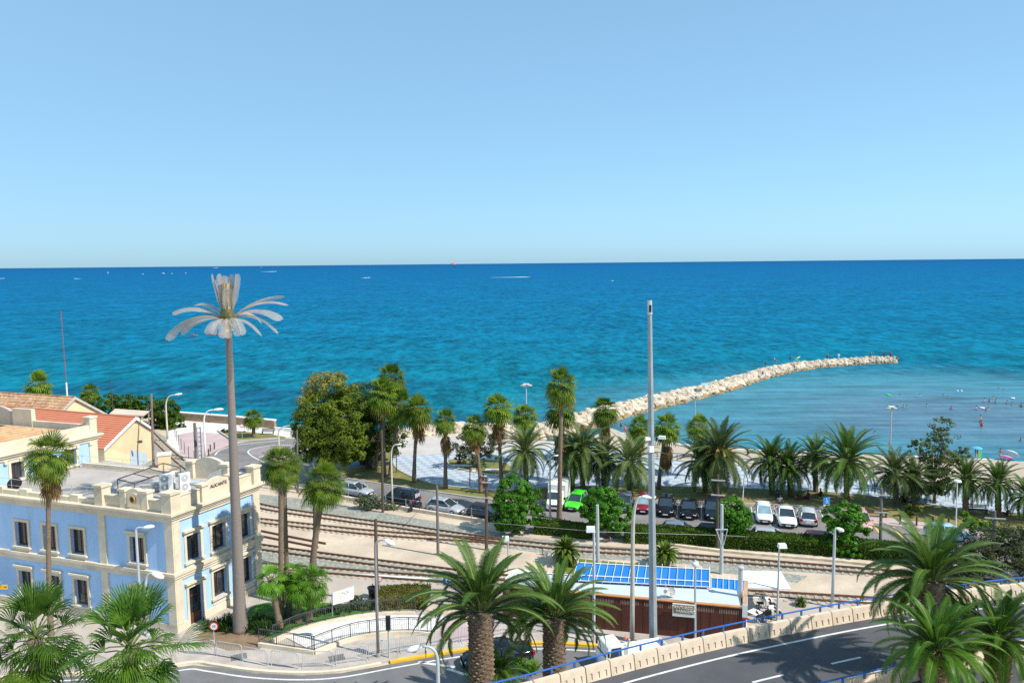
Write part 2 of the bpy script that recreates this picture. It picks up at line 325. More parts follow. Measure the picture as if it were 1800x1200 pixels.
# lower street, footways, quay
flat('quay', [(455, 1000), (560, 1008), (700, 1016), (790, 1022), (890, 1032), (890, 1060), (700, 1062), (640, 1062), (520, 1062), (455, 1050)], Z(2), QUAY)
flat('quay', [(1305, 1050), (1560, 1062), (1560, 1110), (1305, 1130)], Z(2), QUAY)
flat('lower_road', [(-300, 1210), (0, 1195), (250, 1180), (340, 1168), (380, 1172), (450, 1182), (530, 1186), (600, 1182), (690, 1166), (790, 1148), (900, 1135), (980, 1134), (1060, 1138), (1180, 1142), (1400, 1150), (1400, 1300), (900, 1500), (-300, 1500)], Z(2), ASPL)
kerb = [(-300, 1205), (0, 1190), (250, 1176), (340, 1164), (380, 1168), (450, 1178), (530, 1182), (600, 1178), (685, 1163), (790, 1145), (900, 1131), (980, 1130), (1060, 1134), (1180, 1138), (1400, 1146)]
kl = GL(kerb, 0, 6)
side = [Vector((p.x, p.y, 0)) for p in kl] + GL([(1400, 1110), (1320, 1130), (1200, 1119), (1000, 1103), (890, 1090), (800, 1085), (720, 1068), (560, 1075), (455, 1050), (455, 1040), (380, 1030), (0, 1000), (-300, 980)])
MB().prism(side, -.1, .13).build('sidewalk', PAVE, kind='structure')
kb = MB(); kc = [p for p in kl if p.x < G(685, 1163).x]; strip(kb, kc, 0, -.24, -.05, .15); kb.build('kerb', STONE, kind='structure')
kb = MB(); kc = [p for p in kl if G(683, 1163).x <= p.x <= G(1062, 1134).x]; strip(kb, kc, 0, -.3, -.05, .15); kb.build('yellow_kerb', YELLOW, kind='structure')
ln = MB(); ribbon(ln, kl, -.75, -.9, Z(3)); ln.build('road_marking', LINE, kind='structure')
ln = MB()
for a, b in (((735, 1163), (800, 1172)), ((786, 1175), (835, 1190)), ((835, 1190), (870, 1200))):
    p, q = G(*a), G(*b); ribbon(ln, [p, q], -.12, .12, Z(3))
ln.build('road_marking', LINE, kind='structure')
# street markings up at the loop and kerb of the park
ln = MB()
ribbon(ln, GL([(440, 790), (436, 795), (447, 804), (470, 815), (490, 822)], 0, 5), -.1, .1, Z(5))
ribbon(ln, GL([(440, 790), (455, 786), (485, 782), (512, 782)], 0, 5), -.1, .1, Z(5))
for k in range(4): ribbon(ln, [G(455 + 11 * k, 803 + 4 * k), G(480 + 8 * k, 799 + 5 * k)], -.14, .14, Z(5))
ribbon(ln, GL([(378, 800), (384, 793), (402, 786), (432, 780), (500, 774)], 0, 4), -.1, .1, Z(5))
ln.build('road_marking', LINE, kind='structure')
kb = MB(); strip(kb, GL([(550, 815), (560, 831), (607, 841), (725, 859), (882, 881), (940, 881), (1000, 879), (1150, 880), (1300, 885), (1450, 893), (1515, 904)], 0, 4), -.1, .1, 0, .14); kb.build('park_kerb', GREYC, kind='structure')
kb = MB(); strip(kb, GL([(690, 812), (698, 824), (720, 836), (760, 850), (820, 858)] + prom_lo, 0, 3), -.08, .08, 0, .10); kb.build('promenade_edge', GREYC, kind='structure')
kb = MB(); strip(kb, GL([(786, 812), (800, 822), (850, 833), (890, 835), (900, 824)], 0, 4), -.08, .08, 0, .14); kb.build('lawn_edge', STONE, kind='structure')
kb = MB(); strip(kb, GL([(383, 758), (398, 768), (412, 775), (440, 775), (492, 771)], 0, 3), -.12, .12, 0, .25); kb.build('planter_edge', GREYC, kind='structure')
kb = MB(); strip(kb, GL([(455, 850), (500, 857), (567, 868), (622, 880), (707, 895), (855, 919)], 0, 3), -.18, .18, 0, .35); kb.build('yard_kerb', CONC, kind='structure')
kb = MB(); strip(kb, GL([(1142, 953), (1262, 969), (1450, 985), (1560, 997)], 0, 3), -.2, .2, 0, .22); kb.build('cable_duct', CONC, kind='structure')
kb = MB(); strip(kb, GL([(455, 999), (560, 1007), (700, 1015), (790, 1021), (890, 1031)], 0, 3), -.14, .14, 0, .10); kb.build('quay_edge', WHITE, kind='structure')
kb = MB(); strip(kb, GL([(1305, 1049), (1560, 1061)], 0, 3), -.14, .14, 0, .10); kb.build('quay_edge', WHITE, kind='structure')
pk = MB()
for x in (1110, 1152, 1192, 1233, 1275, 1320, 1361, 1400, 1440):
    p = G(x, 884 + (x - 1110) * .03); ribbon(pk, [p, p + Vector((-1.1, -4.4, 0))], -.05, .05, Z(4))
pk.build('parking_marking', LINE, kind='structure')
mk_y = MB()
for x, y in ((1533, 920), (1570, 926), (1612, 932)):
    p = G(x, y); ribbon(mk_y, [p, p + Vector((-.6, -3, 0))], -.1, .1, Z(5))
mk_y.build('parking_marking', mk('yellow_line', (.65, .45, .12), .8, .2, 2), kind='structure')
flat('lawn', [(425, 1092), (440, 1068), (470, 1058), (560, 1058), (640, 1064), (655, 1075), (600, 1084), (520, 1105), (480, 1122), (440, 1118)], .14, LAWN, 2, .14)
flat('lawn', [(968, 1010), (985, 985), (1015, 981), (1135, 992), (1145, 1000), (1100, 1030), (1010, 1030)], Z(6), mk('olive_artificial_turf', (.13, .155, .02), .95, .08, .5, world=True))
flat('planting_soil', [(340, 1122), (370, 1100), (425, 1092), (445, 1112), (480, 1122), (455, 1140), (400, 1142)], .145, mk('soil', (.22, .15, .09), .95, .2, 1, world=True), 0, .145)
flat('pink_forecourt', [(770, 1105), (775, 1085), (860, 1082), (880, 1096), (860, 1118), (800, 1128), (770, 1122)], .137, PINKP, 2, .137)
flat('building_forecourt', [(-20, 1060), (95, 1082), (305, 1122), (300, 1135), (60, 1120), (-20, 1112)], .137, QUAY, 0, .137)
# seawall on the left
sw = thing('seawall', 'low brown rubble seawall with white coping behind the walking man', 'wall')
a = GL([(225, 731), (310, 738), (400, 745), (482, 753)]); m_ = MB(); strip(m_, a, 0, .5, 0, 1.25); m_.build('wall', mk('brown_rubble', (.34, .24, .15), .95, .25, 2, .4, 10), sw)
m_ = MB(); strip(m_, a, -.06, .62, 1.25, 1.4); m_.build('coping', WHITE, sw)
sw = thing('seawall', 'white low seawall beside the bench, between the small palm and big tree', 'wall')
a = GL([(482, 757), (500, 758), (520, 760), (560, 766)]); m_ = MB(); strip(m_, a, 0, .4, 0, .55); m_.build('wall', WHITE, sw)
# ------------------------------------------------------------------ breakwater of boulders
ROCK = mk('pale_limestone', (.50, .42, .32), .9, .38, .45, .3, 8, detail=8)
ROCKW = mk('wet_rock', (.30, .20, .095), .7, .35, .5)
bw = thing('breakwater', 'long curving breakwater of pale boulders reaching into the sea', 'breakwater')
ct = arc([G(x, y, SEAZ) for x, y in ((700, 776), (760, 772), (830, 767), (900, 768), (960, 766), (1000, 752), (1050, 737), (1100, 724), (1170, 707), (1250, 688), (1330, 664), (1390, 650), (1450, 643), (1520, 638), (1574, 636.5))], 8)
def wdt(t): return (3.4 - 1.5 * t) if t > .06 else 2.4
nst = len(ct); core = []
for i, p in enumerate(ct):
    t = ct[min(i + 1, nst - 1)] - ct[max(i - 1, 0)]; t.z = 0; t.normalize(); nn = Vector((-t.y, t.x, 0)); W_ = wdt(i / nst) * (1 if i < nst - 3 else .75)
    core.append([p - nn * W_ + Vector((0, 0, -.8)), p - nn * W_ * .45 + Vector((0, 0, 1.5 - .5 * i / nst)), p + nn * W_ * .45 + Vector((0, 0, 1.5 - .5 * i / nst)), p + nn * W_ + Vector((0, 0, -.8))])
MB().loft(core).build('core', ROCK, bw)
def boulder(seed):
    r = random.Random(seed); b = MB(); b.ball((0, 0, 0), 1, n=7, m=5); vs = []
    for v in b.v:
        k = .78 + .44 * ((math.sin(v[0] * 3.1 + seed) * math.cos(v[1] * 2.7 + seed * 1.7) + math.sin(v[2] * 4 + seed)) * .25 + .5)
        vs.append((v[0] * k, v[1] * k, v[2] * k))
    b.v = vs; return b.mesh('boulder', ROCK)
BLD = [boulder(s) for s in range(6)]; slots = []; BLDW = [m.copy() for m in BLD]
for m in BLDW: m.materials[0] = ROCKW
wk_ = walk(ct, .80)
for kk, (p, t) in enumerate(wk_):
    n_ = Vector((-t.y, t.x, 0)); tp_ = 1 - .42 * kk / len(wk_)
    for o_, z_, sc in ((-3.0, -.1, .85), (-2.4, .55, .9), (-1.7, 1.1, .9), (-.9, 1.5, .85), (0, 1.6, .8), (1, 1.5, .85), (2.0, .9, .9), (2.8, .1, .85)):
        f_ = tp_ if p.x > G(960, 766, SEAZ).x else .8
        slots.append((p + n_ * (o_ + rnd.uniform(-.3, .3)) * f_ + Vector((0, 0, z_ * (.35 + .65 * tp_) + rnd.uniform(-.15, .25))), sc * (.3 + .7 * tp_) * rnd.uniform(.55, 1.15)))
mass = MB(); wet = MB(); lead = sorted(range(len(slots)), key=lambda i: (slots[i][0] - CAM).length / slots[i][1] + (0 if slots[i][0].z > -.2 else 50))
head = set(lead[:100])
for i, (p, s) in enumerate(slots):
    me = (BLDW if p.z < SEAZ + .28 else BLD)[i % 6]; rz, ry = rnd.uniform(0, 6.28), rnd.uniform(-.6, .6); sc = (s * rnd.uniform(.8, 1.2), s * rnd.uniform(.8, 1.1), s * rnd.uniform(.6, .85))
    if i in head:
        o = put('boulder', me, bw, p, rz, scale=sc); o.rotation_euler = (ry, ry * .5, rz)
    else:
        M4 = Matrix.Translation(p) @ Matrix.Rotation(rz, 4, 'Z') @ Matrix.Rotation(ry, 4, 'X') @ Matrix.Diagonal((*sc, 1))
        (wet if p.z < SEAZ + .28 else mass).add([M4 @ v.co for v in me.vertices], [list(f.vertices) for f in me.polygons])
mass.build('boulders', ROCK, bw, kind='stuff'); wet.build('waterline_boulders', ROCKW, bw, kind='stuff')
# ------------------------------------------------------------------ vegetation
FAN = leafmat('fan_palm_leaf', (.038, .105, .010), (.20, .265, .024), 1.6, .33, .45)
FANN = leafmat('near_fan_leaf', (.018, .07, .008), (.10, .19, .018), 2.2, .3, .4)
FANOLD = leafmat('dry_fan_leaf', (.13, .075, .03), (.30, .19, .085), 1.5, .2, .8)
FANY = leafmat('yellowing_fan_leaf', (.16, .17, .03), (.36, .30, .07), 1.5, .35, .6)
DATE = leafmat('date_palm_leaf', (.022, .070, .009), (.10, .175, .026), 1.0, .25, .45)
DATEG = leafmat('grey_date_palm_leaf', (.032, .070, .016), (.14, .19, .055), 1.0, .25, .5)
DATEN = leafmat('young_date_leaf', (.026, .085, .009), (.078, .17, .015), 1.0, .35, .4)
STALK = mk('leaf_stalk', (.13, .17, .045), .6, .2, 2)
STALKO = mk('orange_stalk', (.50, .24, .04), .7, .3, 4)
TRUNKW = mk('fan_palm_trunk', (.20, .145, .10), .95, .3, 6, .6, 18, stretch=(.5, .5, 3))
TRUNKD = mk('date_palm_trunk', (.15, .105, .07), .95, .45, 5, .7, 14)
STUB = mk('date_palm_leaf_bases', (.24, .18, .12), .95, .55, 4, .4, 14)
BARK = mk('tree_bark', (.13, .09, .065), .95, .3, 5, .5, 12)
def fan_leaf(mb, base, az, el, pl, L, n, droop, spread=R(118), mi=0, fold=.22, hang=.5):
    d = Vector((math.cos(az) * math.cos(el), math.sin(az) * math.cos(el), math.sin(el))); s = Vector((-math.sin(az), math.cos(az), 0)); up = s.cross(d) * -1
    up = d.cross(s); up = up if up.z > 0 else -up
    hub = base + d * pl + Vector((0, 0, -.16 * pl * math.cos(el)))
    mb.mi = 1; mb.tube([base, base + d * pl * .55, hub], [.03, .022, .018], 4); mb.mi = mi
    d2 = (d + Vector((0, 0, -droop * hang))).normalized(); up = (up - d2 * up.dot(d2)).normalized()
    for i in range(n):
        a = -spread + 2 * spread * (i + .5) / n; l = L * (.82 + .18 * math.cos(a * .8)) * random_u(.92, 1.06)
        q = (d2 * math.cos(a) + s * math.sin(a)); lat = (s * math.cos(a) - d2 * math.sin(a)); wd = 2 * spread / n * .56
        v = up * (fold * abs(math.sin(a)) + (.05 if i % 2 else -.03))
        dr = Vector((0, 0, -1)) * droop * l
        p1 = hub + q * l * .52 + v * l * .5; p2 = hub + q * l * .86 + v * l * .62 + dr * .22; p3 = hub + q * l + v * l * .55 + dr * .62
        w1 = lat * l * .52 * wd; w2 = lat * l * .4 * wd
        mb.add([hub, p1 - w1, p1 + w1, p2 - w2, p2 + w2, p3], [[0, 1, 2], [1, 3, 4, 2], [3, 5, 4]])
PR = random.Random(3)
def random_u(a, b): return PR.uniform(a, b)
def fan_crown(seed, n, seg, dead=10, yellow=3, L=1.0, dense=1.0, mat=None):
    PR.seed(seed); c = MB(); k = MB(); ga = 2.399963
    for i in range(n):
        t = i / n; el = math.asin(max(-1, min(1, .99 - 1.72 * t))); az = i * ga + random_u(-.3, .3)
        z0 = .25 - .5 * t
        fan_leaf(c, Vector((math.cos(az) * .12, math.sin(az) * .12, z0)), az, el + random_u(-.15, .15), (.72 + .2 * math.sin(t * 3)) * L * random_u(.85, 1.15), .92 * L * random_u(.85, 1.12), seg, .12 + .85 * t, hang=1.35, mi=2 if i >= n - yellow and random_u(0, 1) > .3 else 0)
    for i in range(dead):
        az = i * ga + 1; fan_leaf(k, Vector((math.cos(az) * .14, math.sin(az) * .14, -.45 - .06 * i)), az, R(-62) - R(14) * random_u(0, 1), .6 * L, .75 * L, max(8, seg // 2), .55, spread=R(70), mi=0)
    return c.mesh('crown', [mat or FAN, STALK, FANY]), (k.mesh('dead_fronds', [FANOLD, STALKO]) if dead else None)
FANS = [fan_crown(11 + i, 40, 15, 16, 9) for i in range(4)]
FANS_N = [fan_crown(31, 40, 30, 12, 4), fan_crown(32, 36, 30, 8, 3)]
FANS_Y = [fan_crown(41 + i, 22, 20, 0, 0, 1.0, mat=leafmat('young_fan_leaf', (.045, .15, .012), (.17, .34, .03), 1.6, .38, .45)) for i in range(2)]
def palm_trunk(base, top, r0, r1, lean=None, kind='fan', n=10, stubs=False):
    mb = MB(); b = Vector((0, 0, 0)); t = Vector(top) - Vector(base); N = max(8, int(t.length / (.28 if kind == 'fan' else .22)))
    rings = []; k = 0
    for i in range(N + 1):
        u = i / N; c = b + t * u; c.x = t.x * (u ** 1.5 if abs(t.x) > .6 else u)
        if kind == 'fan': r = r1 + (r0 - r1) * max(0, 1 - u * 2.2) ** 2; rr = r * (1 + (.06 if i % 2 else -.03))
        else: r = r0 * (1 - .06 * u) * (1.0 + .10 * math.exp(-((u - 1) / .12) ** 2)); rr = r
        ring = []
        for a in range(n):
            f = 1.0
            if kind != 'fan': f = 1.06 if (a + i) % 2 else .93
            ring.append((c.x + rr * f * math.cos(2 * PI * a / n), c.y + rr * f * math.sin(2 * PI * a / n), c.z))
        rings.append(ring)
    mb.loft(rings)
    if stubs:                              # spiral of cut leaf bases
        g = random.Random(int(base[0] * 7)); z = t.z; i = 0; lo = max(0, t.z - 7.5)
        while z > lo:
            a = i * 2.399963; u = z / t.z; r = r0 * (1 - .06 * u) * .96; c = Vector((t.x * u, 0, z)); d = Vector((math.cos(a), math.sin(a), 0)); s_ = Vector((-d.y, d.x, 0)) * r0 * g.uniform(.16, .21); o_ = r * 1.0 + r0 * g.uniform(.14, .22) + (r0 * .16 * max(0, 1 - (t.z - z) / .8))
            h = r0 * .17; p0 = c + d * r * .97; mb.mi = 1; mb.add([p0 - s_ + Vector((0, 0, 0)), p0 + Vector((0, 0, -h)), p0 + s_, p0 + Vector((0, 0, h)), c + d * o_ + Vector((0, 0, h * 1.1)), c + d * o_ * .99 + s_ * .55 + Vector((0, 0, h * .7)), c + d * o_ * .99 - s_ * .55 + Vector((0, 0, h * .7))], [[0, 1, 6], [1, 5, 6], [1, 2, 5], [2, 3, 5], [3, 4, 5], [3, 0, 6], [3, 6, 4], [4, 6, 5]]); i += 1; z -= .0175 / max(.4, r0 / .55)
        mb.mi = 0
    return mb
def fan_palm(label, cp, bp, rpx, var=0, near=None, r=.2, dist=None, skirt=True, group='fan palms of the seafront', hang=0, young=False):
    base = G(*bp) if dist is None else Vector((V(cp[0], cp[1], dist).x, dist, 0))
    top = V(cp[0], cp[1], base.y); S = rpx * base.y / FPX / 1.75
    base = base if dist is None else Vector((top.x, dist, 0))
    o = thing('fan_palm', label, 'palm tree', base, 0, group)
    palm_trunk(base, top + Vector((0, 0, .2)), r * 1.5, r).build('trunk', TRUNKW, o, smooth='all')
    cr, dd = (FANS_Y[var % 2] if young else (FANS[var % 4] if near is None else FANS_N[near % 2]))
    h = top - base; c_ = put('crown', cr, o, h, 0, scale=(S * rnd.uniform(.9, 1.1), S * rnd.uniform(.9, 1.1), S * rnd.uniform(.9, 1.15))); c_.rotation_euler = (rnd.uniform(-.14, .14), rnd.uniform(-.14, .14), rnd.uniform(0, 6.28))
    if dd and skirt: put('dead_fronds', dd, o, h + Vector((0, 0, .1 * S)), var * 2.1, scale=(S * .9, S * .9, S * (1 + hang)))
    return o
FPL = [
 ('tall slender fan palm standing directly in front of the big tree, tallest of its clump', (673, 694), (676, 837), 33, 0, .17, 0),
 ('thin fan palm with pinkish trunk at the shaded right edge of the big tree', (689, 668), (661, 826), 30, 1, .17, 0),
 ('leaning fan palm at the right edge of the big tree, nearest the promenade corner', (706, 716), (686, 835), 32, 2, .17, 0),
 ('fan palm with full green crown and brown skirt left of the open promenade', (735, 722), (728, 847), 30, 3, .2, .3),
 ('shorter fan palm with shaggy brown skirt alone in front of the checkered promenade', (783, 740), (783, 858), 24, 1, .2, .8),
 ('fan palm in front of the grey olive tree beside the walker in orange', (834, 752), (845, 866), 26, 0, .18, .2),
 ('fan palm with dry stalks right of the grey olive tree', (875, 718), (882, 860), 31, 2, .19, .4),
 ('half hidden fan palm below the double headed promenade lamp', (922, 732), (922, 812), 26, 3, .2, .4),
 ('tallest seafront fan palm, its round crown rising over the breakwater root', (987, 678), (983, 912), 34, 0, .2, .0),
 ('fan palm with long brown skirt right under the crown of the tallest palm', (986, 722), (992, 846), 34, 2, .2, 1.0),
 ('fan palm against the rocks where the breakwater meets the beach', (1063, 722), (1066, 812), 27, 1, .2, .4),
 ('low fan palm just left of the tall grey pole, over the sand', (1124, 752), (1126, 828), 24, 3, .18, .3),
 ('fan palm with a leaning trunk just right of the tall grey pole', (1172, 752), (1158, 859), 28, 2, .19, 1.0),
 ('fan palm with brown skirt behind the orange fruited date palm', (1228, 750), (1233, 838), 24, 0, .19, .5),
 ('small stout fan palm in the planter bed by the seawall', (445, 735), (446, 768), 19, 1, .25, 0),
 ('broad fan palm behind the ridge of the older tiled house, against the sea', (68, 680), (68, 752), 27, 2, .25, .2),
 ('thin fan palm between the tiled house and the dark hedge trees', (158, 690), (158, 745), 18, 3, .2, .3),
]
for L_, cp, bp, rp_, v_, r_, hg in FPL: fan_palm(L_, cp, bp, rp_, v_, None, r_, None, hg > 0, hang=hg)
fan_palm('slender fan palm with a hanging brown frond bunch, before the blue building', (86, 800), (90, 1118), 45, 1, 0, .15, group='fan palms by the station', hang=.4)
fan_palm('tall fan palm with reddish trunk right of the imitation palm mast', (494, 815), (494, 1092), 38, 2, 0, .19, skirt=False, group='fan palms by the station')
fan_palm('tall thin fan palm close behind the reddish one, hidden by its crown', (499, 835), (506, 1064), 30, 0, 1, .17, group='fan palms by the station', skirt=False)
fan_palm('fan palm with drooping crown and thick shaggy trunk beside the rail yard', (570, 850), (546, 1066), 43, 3, 1, .24, group='fan palms by the station', skirt=False)
for L_, cp, bp, rp_, v_ in (('short fan palm on the lawn, nearest the imitation palm mast', (476, 1020), (493, 1106), 34, 0), ('short fan palm in the middle of the lawn cluster, behind its neighbours', (512, 1010), (506, 1088), 28, 1),
    ('short fan palm on the lawn leaning left of the white sign', (528, 1028), (524, 1096), 34, 1), ('short fan palm on the lawn with the broadest fans, nearest the white sign', (552, 1024), (543, 1094), 36, 0)):
    fan_palm(L_, cp, bp, rp_, v_, None, .22, group='short fan palms on the lawn', young=True)
# the two fan palms right under the viewpoint
def near_fan(label, cp, dist, leaves, seed, S=1.0):
    top = V(cp[0], cp[1], dist); base = Vector((top.x, top.y, 0)); o = thing('fan_palm', label, 'palm tree', base, 0, 'fan palms below the viewpoint')
    palm_trunk(base, top, .3, .2).build('trunk', TRUNKW, o, smooth='all'); PR.seed(seed); c = MB()
    for az, el, pl, L, dr in leaves: fan_leaf(c, Vector((0, 0, .1)), R(az), R(el), pl * S, L * S, 34, dr, mi=0, fold=.6, spread=R(66))
    n_ = 29
    for i in range(n_):
        t = i / n_; fan_leaf(c, Vector((0, 0, .1 - .4 * t)), i * 2.399963 + seed, math.asin(.95 - 1.75 * t) + random_u(-.35, .35), random_u(.5, 1.0) * S, random_u(.6, 1.15) * S, 26, .15 + .8 * t, mi=2 if i > n_ - 4 else 0, spread=R(62 + 34 * t), fold=.6)
    k = MB()
    for i in range(10): fan_leaf(k, Vector((0, 0, -.6 - .07 * i)), i * 2.4, R(-65), .6 * S, .8 * S, 16, .5, spread=R(70))
    h = top - base; put('crown', c.mesh('crown', [FANN, STALK, FANY]), o, h); put('dead_fronds', k.mesh('dead_fronds', [FANOLD, STALKO]), o, h)
near_fan('big fan palm at the lower left corner, its fans spread before the blue building', (62, 1122), 22, [(120, 72, .75, 1.15, .1), (55, 60, .8, 1.2, .08), (10, 40, .95, 1.1, .15), (175, 35, .9, 1.0, .4), (200, 10, 1, 1, .6), (330, 5, .9, 1, .6)], 5, .92)
near_fan('big fan palm below the arched door, with a bright fan reaching right', (228, 1140), 21, [(110, 62, .8, 1.2, .06), (70, 55, .9, 1.2, .08), (25, 58, 1.1, 1.1, .12), (160, 40, .9, 1.05, .3), (355, 12, 1.5, 1.15, .25), (320, 20, .9, 1, .5), (210, 10, 1, 1, .6), (290, 5, .8, 1, .6)], 9, .95)
# --- date palms
def date_crown(seed, n, pairs, L=1.0, mat=DATE, e_lo=-35, leaf=.105, stiff=1.0, fruit=False, lw=.011, clear=False):
    PR.seed(seed); c = MB(); s = MB()
    for i in range(n):
        t = (i + .5) / n; az = i * 2.399963 + random_u(-.2, .2); e = R(84) - (R(84) - R(e_lo)) * t ** .9; e += random_u(-.07, .07)
        if clear and t > .5 and math.sin(az) < -.45: continue
        if clear and t > .25 and math.sin(az) < -.8: continue
        l = L * (.8 + .2 * math.sin(t * 3)) * random_u(.9, 1.08); dro = R(38 + 48 * math.sin(min(1, t * 1.3) * 1.6)) * random_u(.8, 1.2) / stiff
        p = Vector((math.cos(az) * .05 * L, math.sin(az) * .05 * L, .06 * L - .12 * t * L)); pts = []; K = 10; tw = random_u(-.25, .25)
        for k in range(K + 1):
            u = k / K; ee = e - dro * u ** 1.3; a2 = az + tw * u
            pts.append((p.copy(), Vector((math.cos(a2) * math.cos(ee), math.sin(a2) * math.cos(ee), math.sin(ee))))); p = p + pts[-1][1] * (l / K)
        c.mi = 1; c.tube([q[0] for q in pts], [.016 * L * (1 - .85 * k / K) for k in range(K + 1)], 3, False); c.mi = 0
        for j in range(pairs):
            u = .13 + .87 * (j + .5) / pairs; x = u * K; k = min(int(x), K - 1); f = x - k
            q = pts[k][0].lerp(pts[k + 1][0], f); d = pts[k][1].lerp(pts[k + 1][1], f).normalized(); sd = d.cross(Vector((0, 0, 1)))
            sd = sd.normalized() if sd.length > 1e-3 else Vector((1, 0, 0)); nn = sd.cross(d)
            ll = leaf * L * (math.sin(PI * min(1, u * .93 + .07)) ** .6) * 1.25 * random_u(.85, 1.1); w_ = lw * L * (28 / pairs) ** .5
            for sg in (-1, 1):
                v = (sd * sg * .85 + d * (.35 + .4 * u) + nn * (.34 - .15 * u)).normalized(); tip = q + v * ll + Vector((0, 0, -.18 * ll)); mid = q + v * ll * .55
                c.add([q - d * w_, q + d * w_, mid + d * w_ * .9, tip, mid - d * w_ * .9], [[0, 1, 2, 4], [4, 2, 3]])
    if fruit:
        for i in range(9):
            az = i * 2.4; s.tube([(0, 0, 0), (math.cos(az) * .2 * L, math.sin(az) * .2 * L, .12 * L), (math.cos(az) * .34 * L, math.sin(az) * .34 * L, -.02 * L)], [.012, .03, .05], 4)
    return c.mesh('crown', [mat, STALK]), (s.mesh('fruit_stalks', [STALKO]) if fruit else None)
DATES = [date_crown(51 + i, 64, 30, 1, DATE, -40) for i in range(3)]
DATESG = [date_crown(61 + i, 56, 28, 1, DATEG, -48, .12) for i in range(2)]
DATEF = date_crown(66, 60, 30, 1, DATEG, -50, .12, fruit=True)
def date_palm(label, cp, bp, rpx, var=0, r=.32, dist=None, crown=None, group='date palms of the seafront', name='date_palm', hub=True, zbase=0):
    base = G(bp[0], bp[1]) if dist is None else Vector((0, dist, 0)); top = V(cp[0], cp[1], base.y); S = rpx * base.y / FPX / .78
    if dist is not None: base = Vector((top.x, dist, zbase))
    o = thing(name, label, 'palm tree', base, 0, group); h = top - base
    palm_trunk(base, top, r, r, kind='date', n=18 if dist else 10, stubs=dist is not None).build('trunk', [TRUNKD, STUB], o)
    cr, fr = crown or DATES[var % 3]; c_ = put('crown', cr, o, h, var * 1.1 if dist is None else 0, scale=S if dist else (S * rnd.uniform(.92, 1.1), S * rnd.uniform(.92, 1.1), S * rnd.uniform(.85, 1.12)))
    if dist is None: c_.rotation_euler = (rnd.uniform(-.1, .1), rnd.uniform(-.1, .1), rnd.uniform(0, 6.28))
    if fr: put('fruit_stalks', fr, o, h, 0, scale=S)
    return o
DPL = [
 ('greyish date palm with drooping fronds behind the left bushy round tree', (924, 792), (925, 862), 47, 1, 'g'),
 ('large date palm right of the tallest fan palm, above the green car', (1025, 790), (1024, 868), 52, 0, 'g'),
 ('date palm half hidden behind the tallest fan palm trunk', (1006, 806), (1006, 868), 44, 1, 0),
 ('date palm between the green car and the beach fan palm', (1060, 806), (1062, 864), 44, 2, 'g'),
 ('dense low date palm above the second round tree, left of the grey pole', (1106, 812), (1106, 876), 54, 1, 'g'),
 ('date palm with orange fruit stalks above the black cars', (1265, 796), (1258, 876), 60, 0, 'f'),
 ('darker date palm overlapped by the orange fruited one', (1236, 812), (1240, 866), 46, 2, 0),
 ('date palm shading the group seated behind the white cars, leftmost there', (1354, 810), (1357, 868), 44, 0, 0),
 ('low date palm directly behind the two white cars', (1386, 820), (1390, 872), 46, 2, 0),
 ('date palm behind the silver car, between two bigger date palms', (1432, 802), (1434, 864), 44, 1, 0),
 ('largest and fullest seafront date palm, left of the slender beach lamp', (1488, 808), (1488, 886), 62, 0, 0),
 ('date palm with ivy covered trunk beneath the slender beach lamp', (1572, 830), (1576, 888), 46, 1, 'g'),
 ('lighter date palm left of the airy beach tree, beside a bench', (1606, 840), (1606, 886), 42, 0, 'g'),
 ('date palm right of the airy beach tree, next to the dark bench', (1698, 842), (1697, 906), 42, 2, 0),
 ('date palm below the pink parasol', (1754, 848), (1755, 908), 40, 1, 0),
 ('date palm cut by the right edge of the view', (1806, 872), (1804, 914), 38, 0, 0)]
for L_, cp, bp, rp_, v_, k_ in DPL: date_palm(L_, cp, bp, rp_, v_, .3, None, DATEF if k_ == 'f' else (DATESG[v_ % 2] if k_ == 'g' else None))
NEAR = [date_crown(71, 78, 72, 1, DATE, -18, .090, .84, lw=.0082, clear=True), date_crown(72, 72, 72, 1, DATE, -20, .090, .86, lw=.0082, clear=True), date_crown(73, 80, 72, 1, DATE, -34, .088, .74, lw=.0082, clear=True), date_crown(74, 58, 64, 1, DATEN, -12, .095, .9, lw=.0088), date_crown(75, 58, 64, 1, DATEN, -12, .095, .9, lw=.0088)]
gr = 'thick date palms along the flyover'
date_palm('thick date palm with long arching fronds left of the pair by the lower road', (845, 1074), None, 122, 0, .64, 38.5, NEAR[0], gr)
date_palm('thick date palm right of the pair, its crown before the brown kiosk wall', (974, 1084), None, 100, 1, .62, 42, NEAR[1], gr)
date_palm('big dark date palm towering over the flyover barrier at the right', (1640, 1020), None, 118, 2, .46, 33.2, NEAR[2], gr)
date_palm('shorter bright date palm in front of the big dark one, by the near barrier', (1648, 1142), None, 98, 0, .5, 30, NEAR[3], gr)
date_palm('shorter bright date palm at the right edge of the view, by the near barrier', (1756, 1124), None, 94, 1, .5, 31.5, NEAR[4], gr)
date_palm('small yellow green date palm sapling between the two thick palm trunks', (880, 1182), None, 52, 0, .12, 39.5, date_crown(76, 24, 30, 1, DATEN, 5, .15, .8), gr)
# --- cycads
CYC = date_crown(81, 120, 24, 1, leafmat('cycad_leaf', (.045, .085, .008), (.13, .19, .02), 1.5, .25), -38, .11, 1.1, lw=.017)
for L_, cp, bp, rp_ in (('round sago palm on the turf bed left of the blue canopies', (995, 968), (995, 990), 26), ('round sago palm behind the kiosk, right of the tall grey pole', (1169, 972), (1169, 994), 23), ('small low palm in the bed by the flyover end, right of the kiosk', (1408, 1058), (1408, 1064), 10)):
    date_palm(L_, cp, bp, rp_, len(L_), .22, None, CYC, 'low sago palms', 'sago_palm')
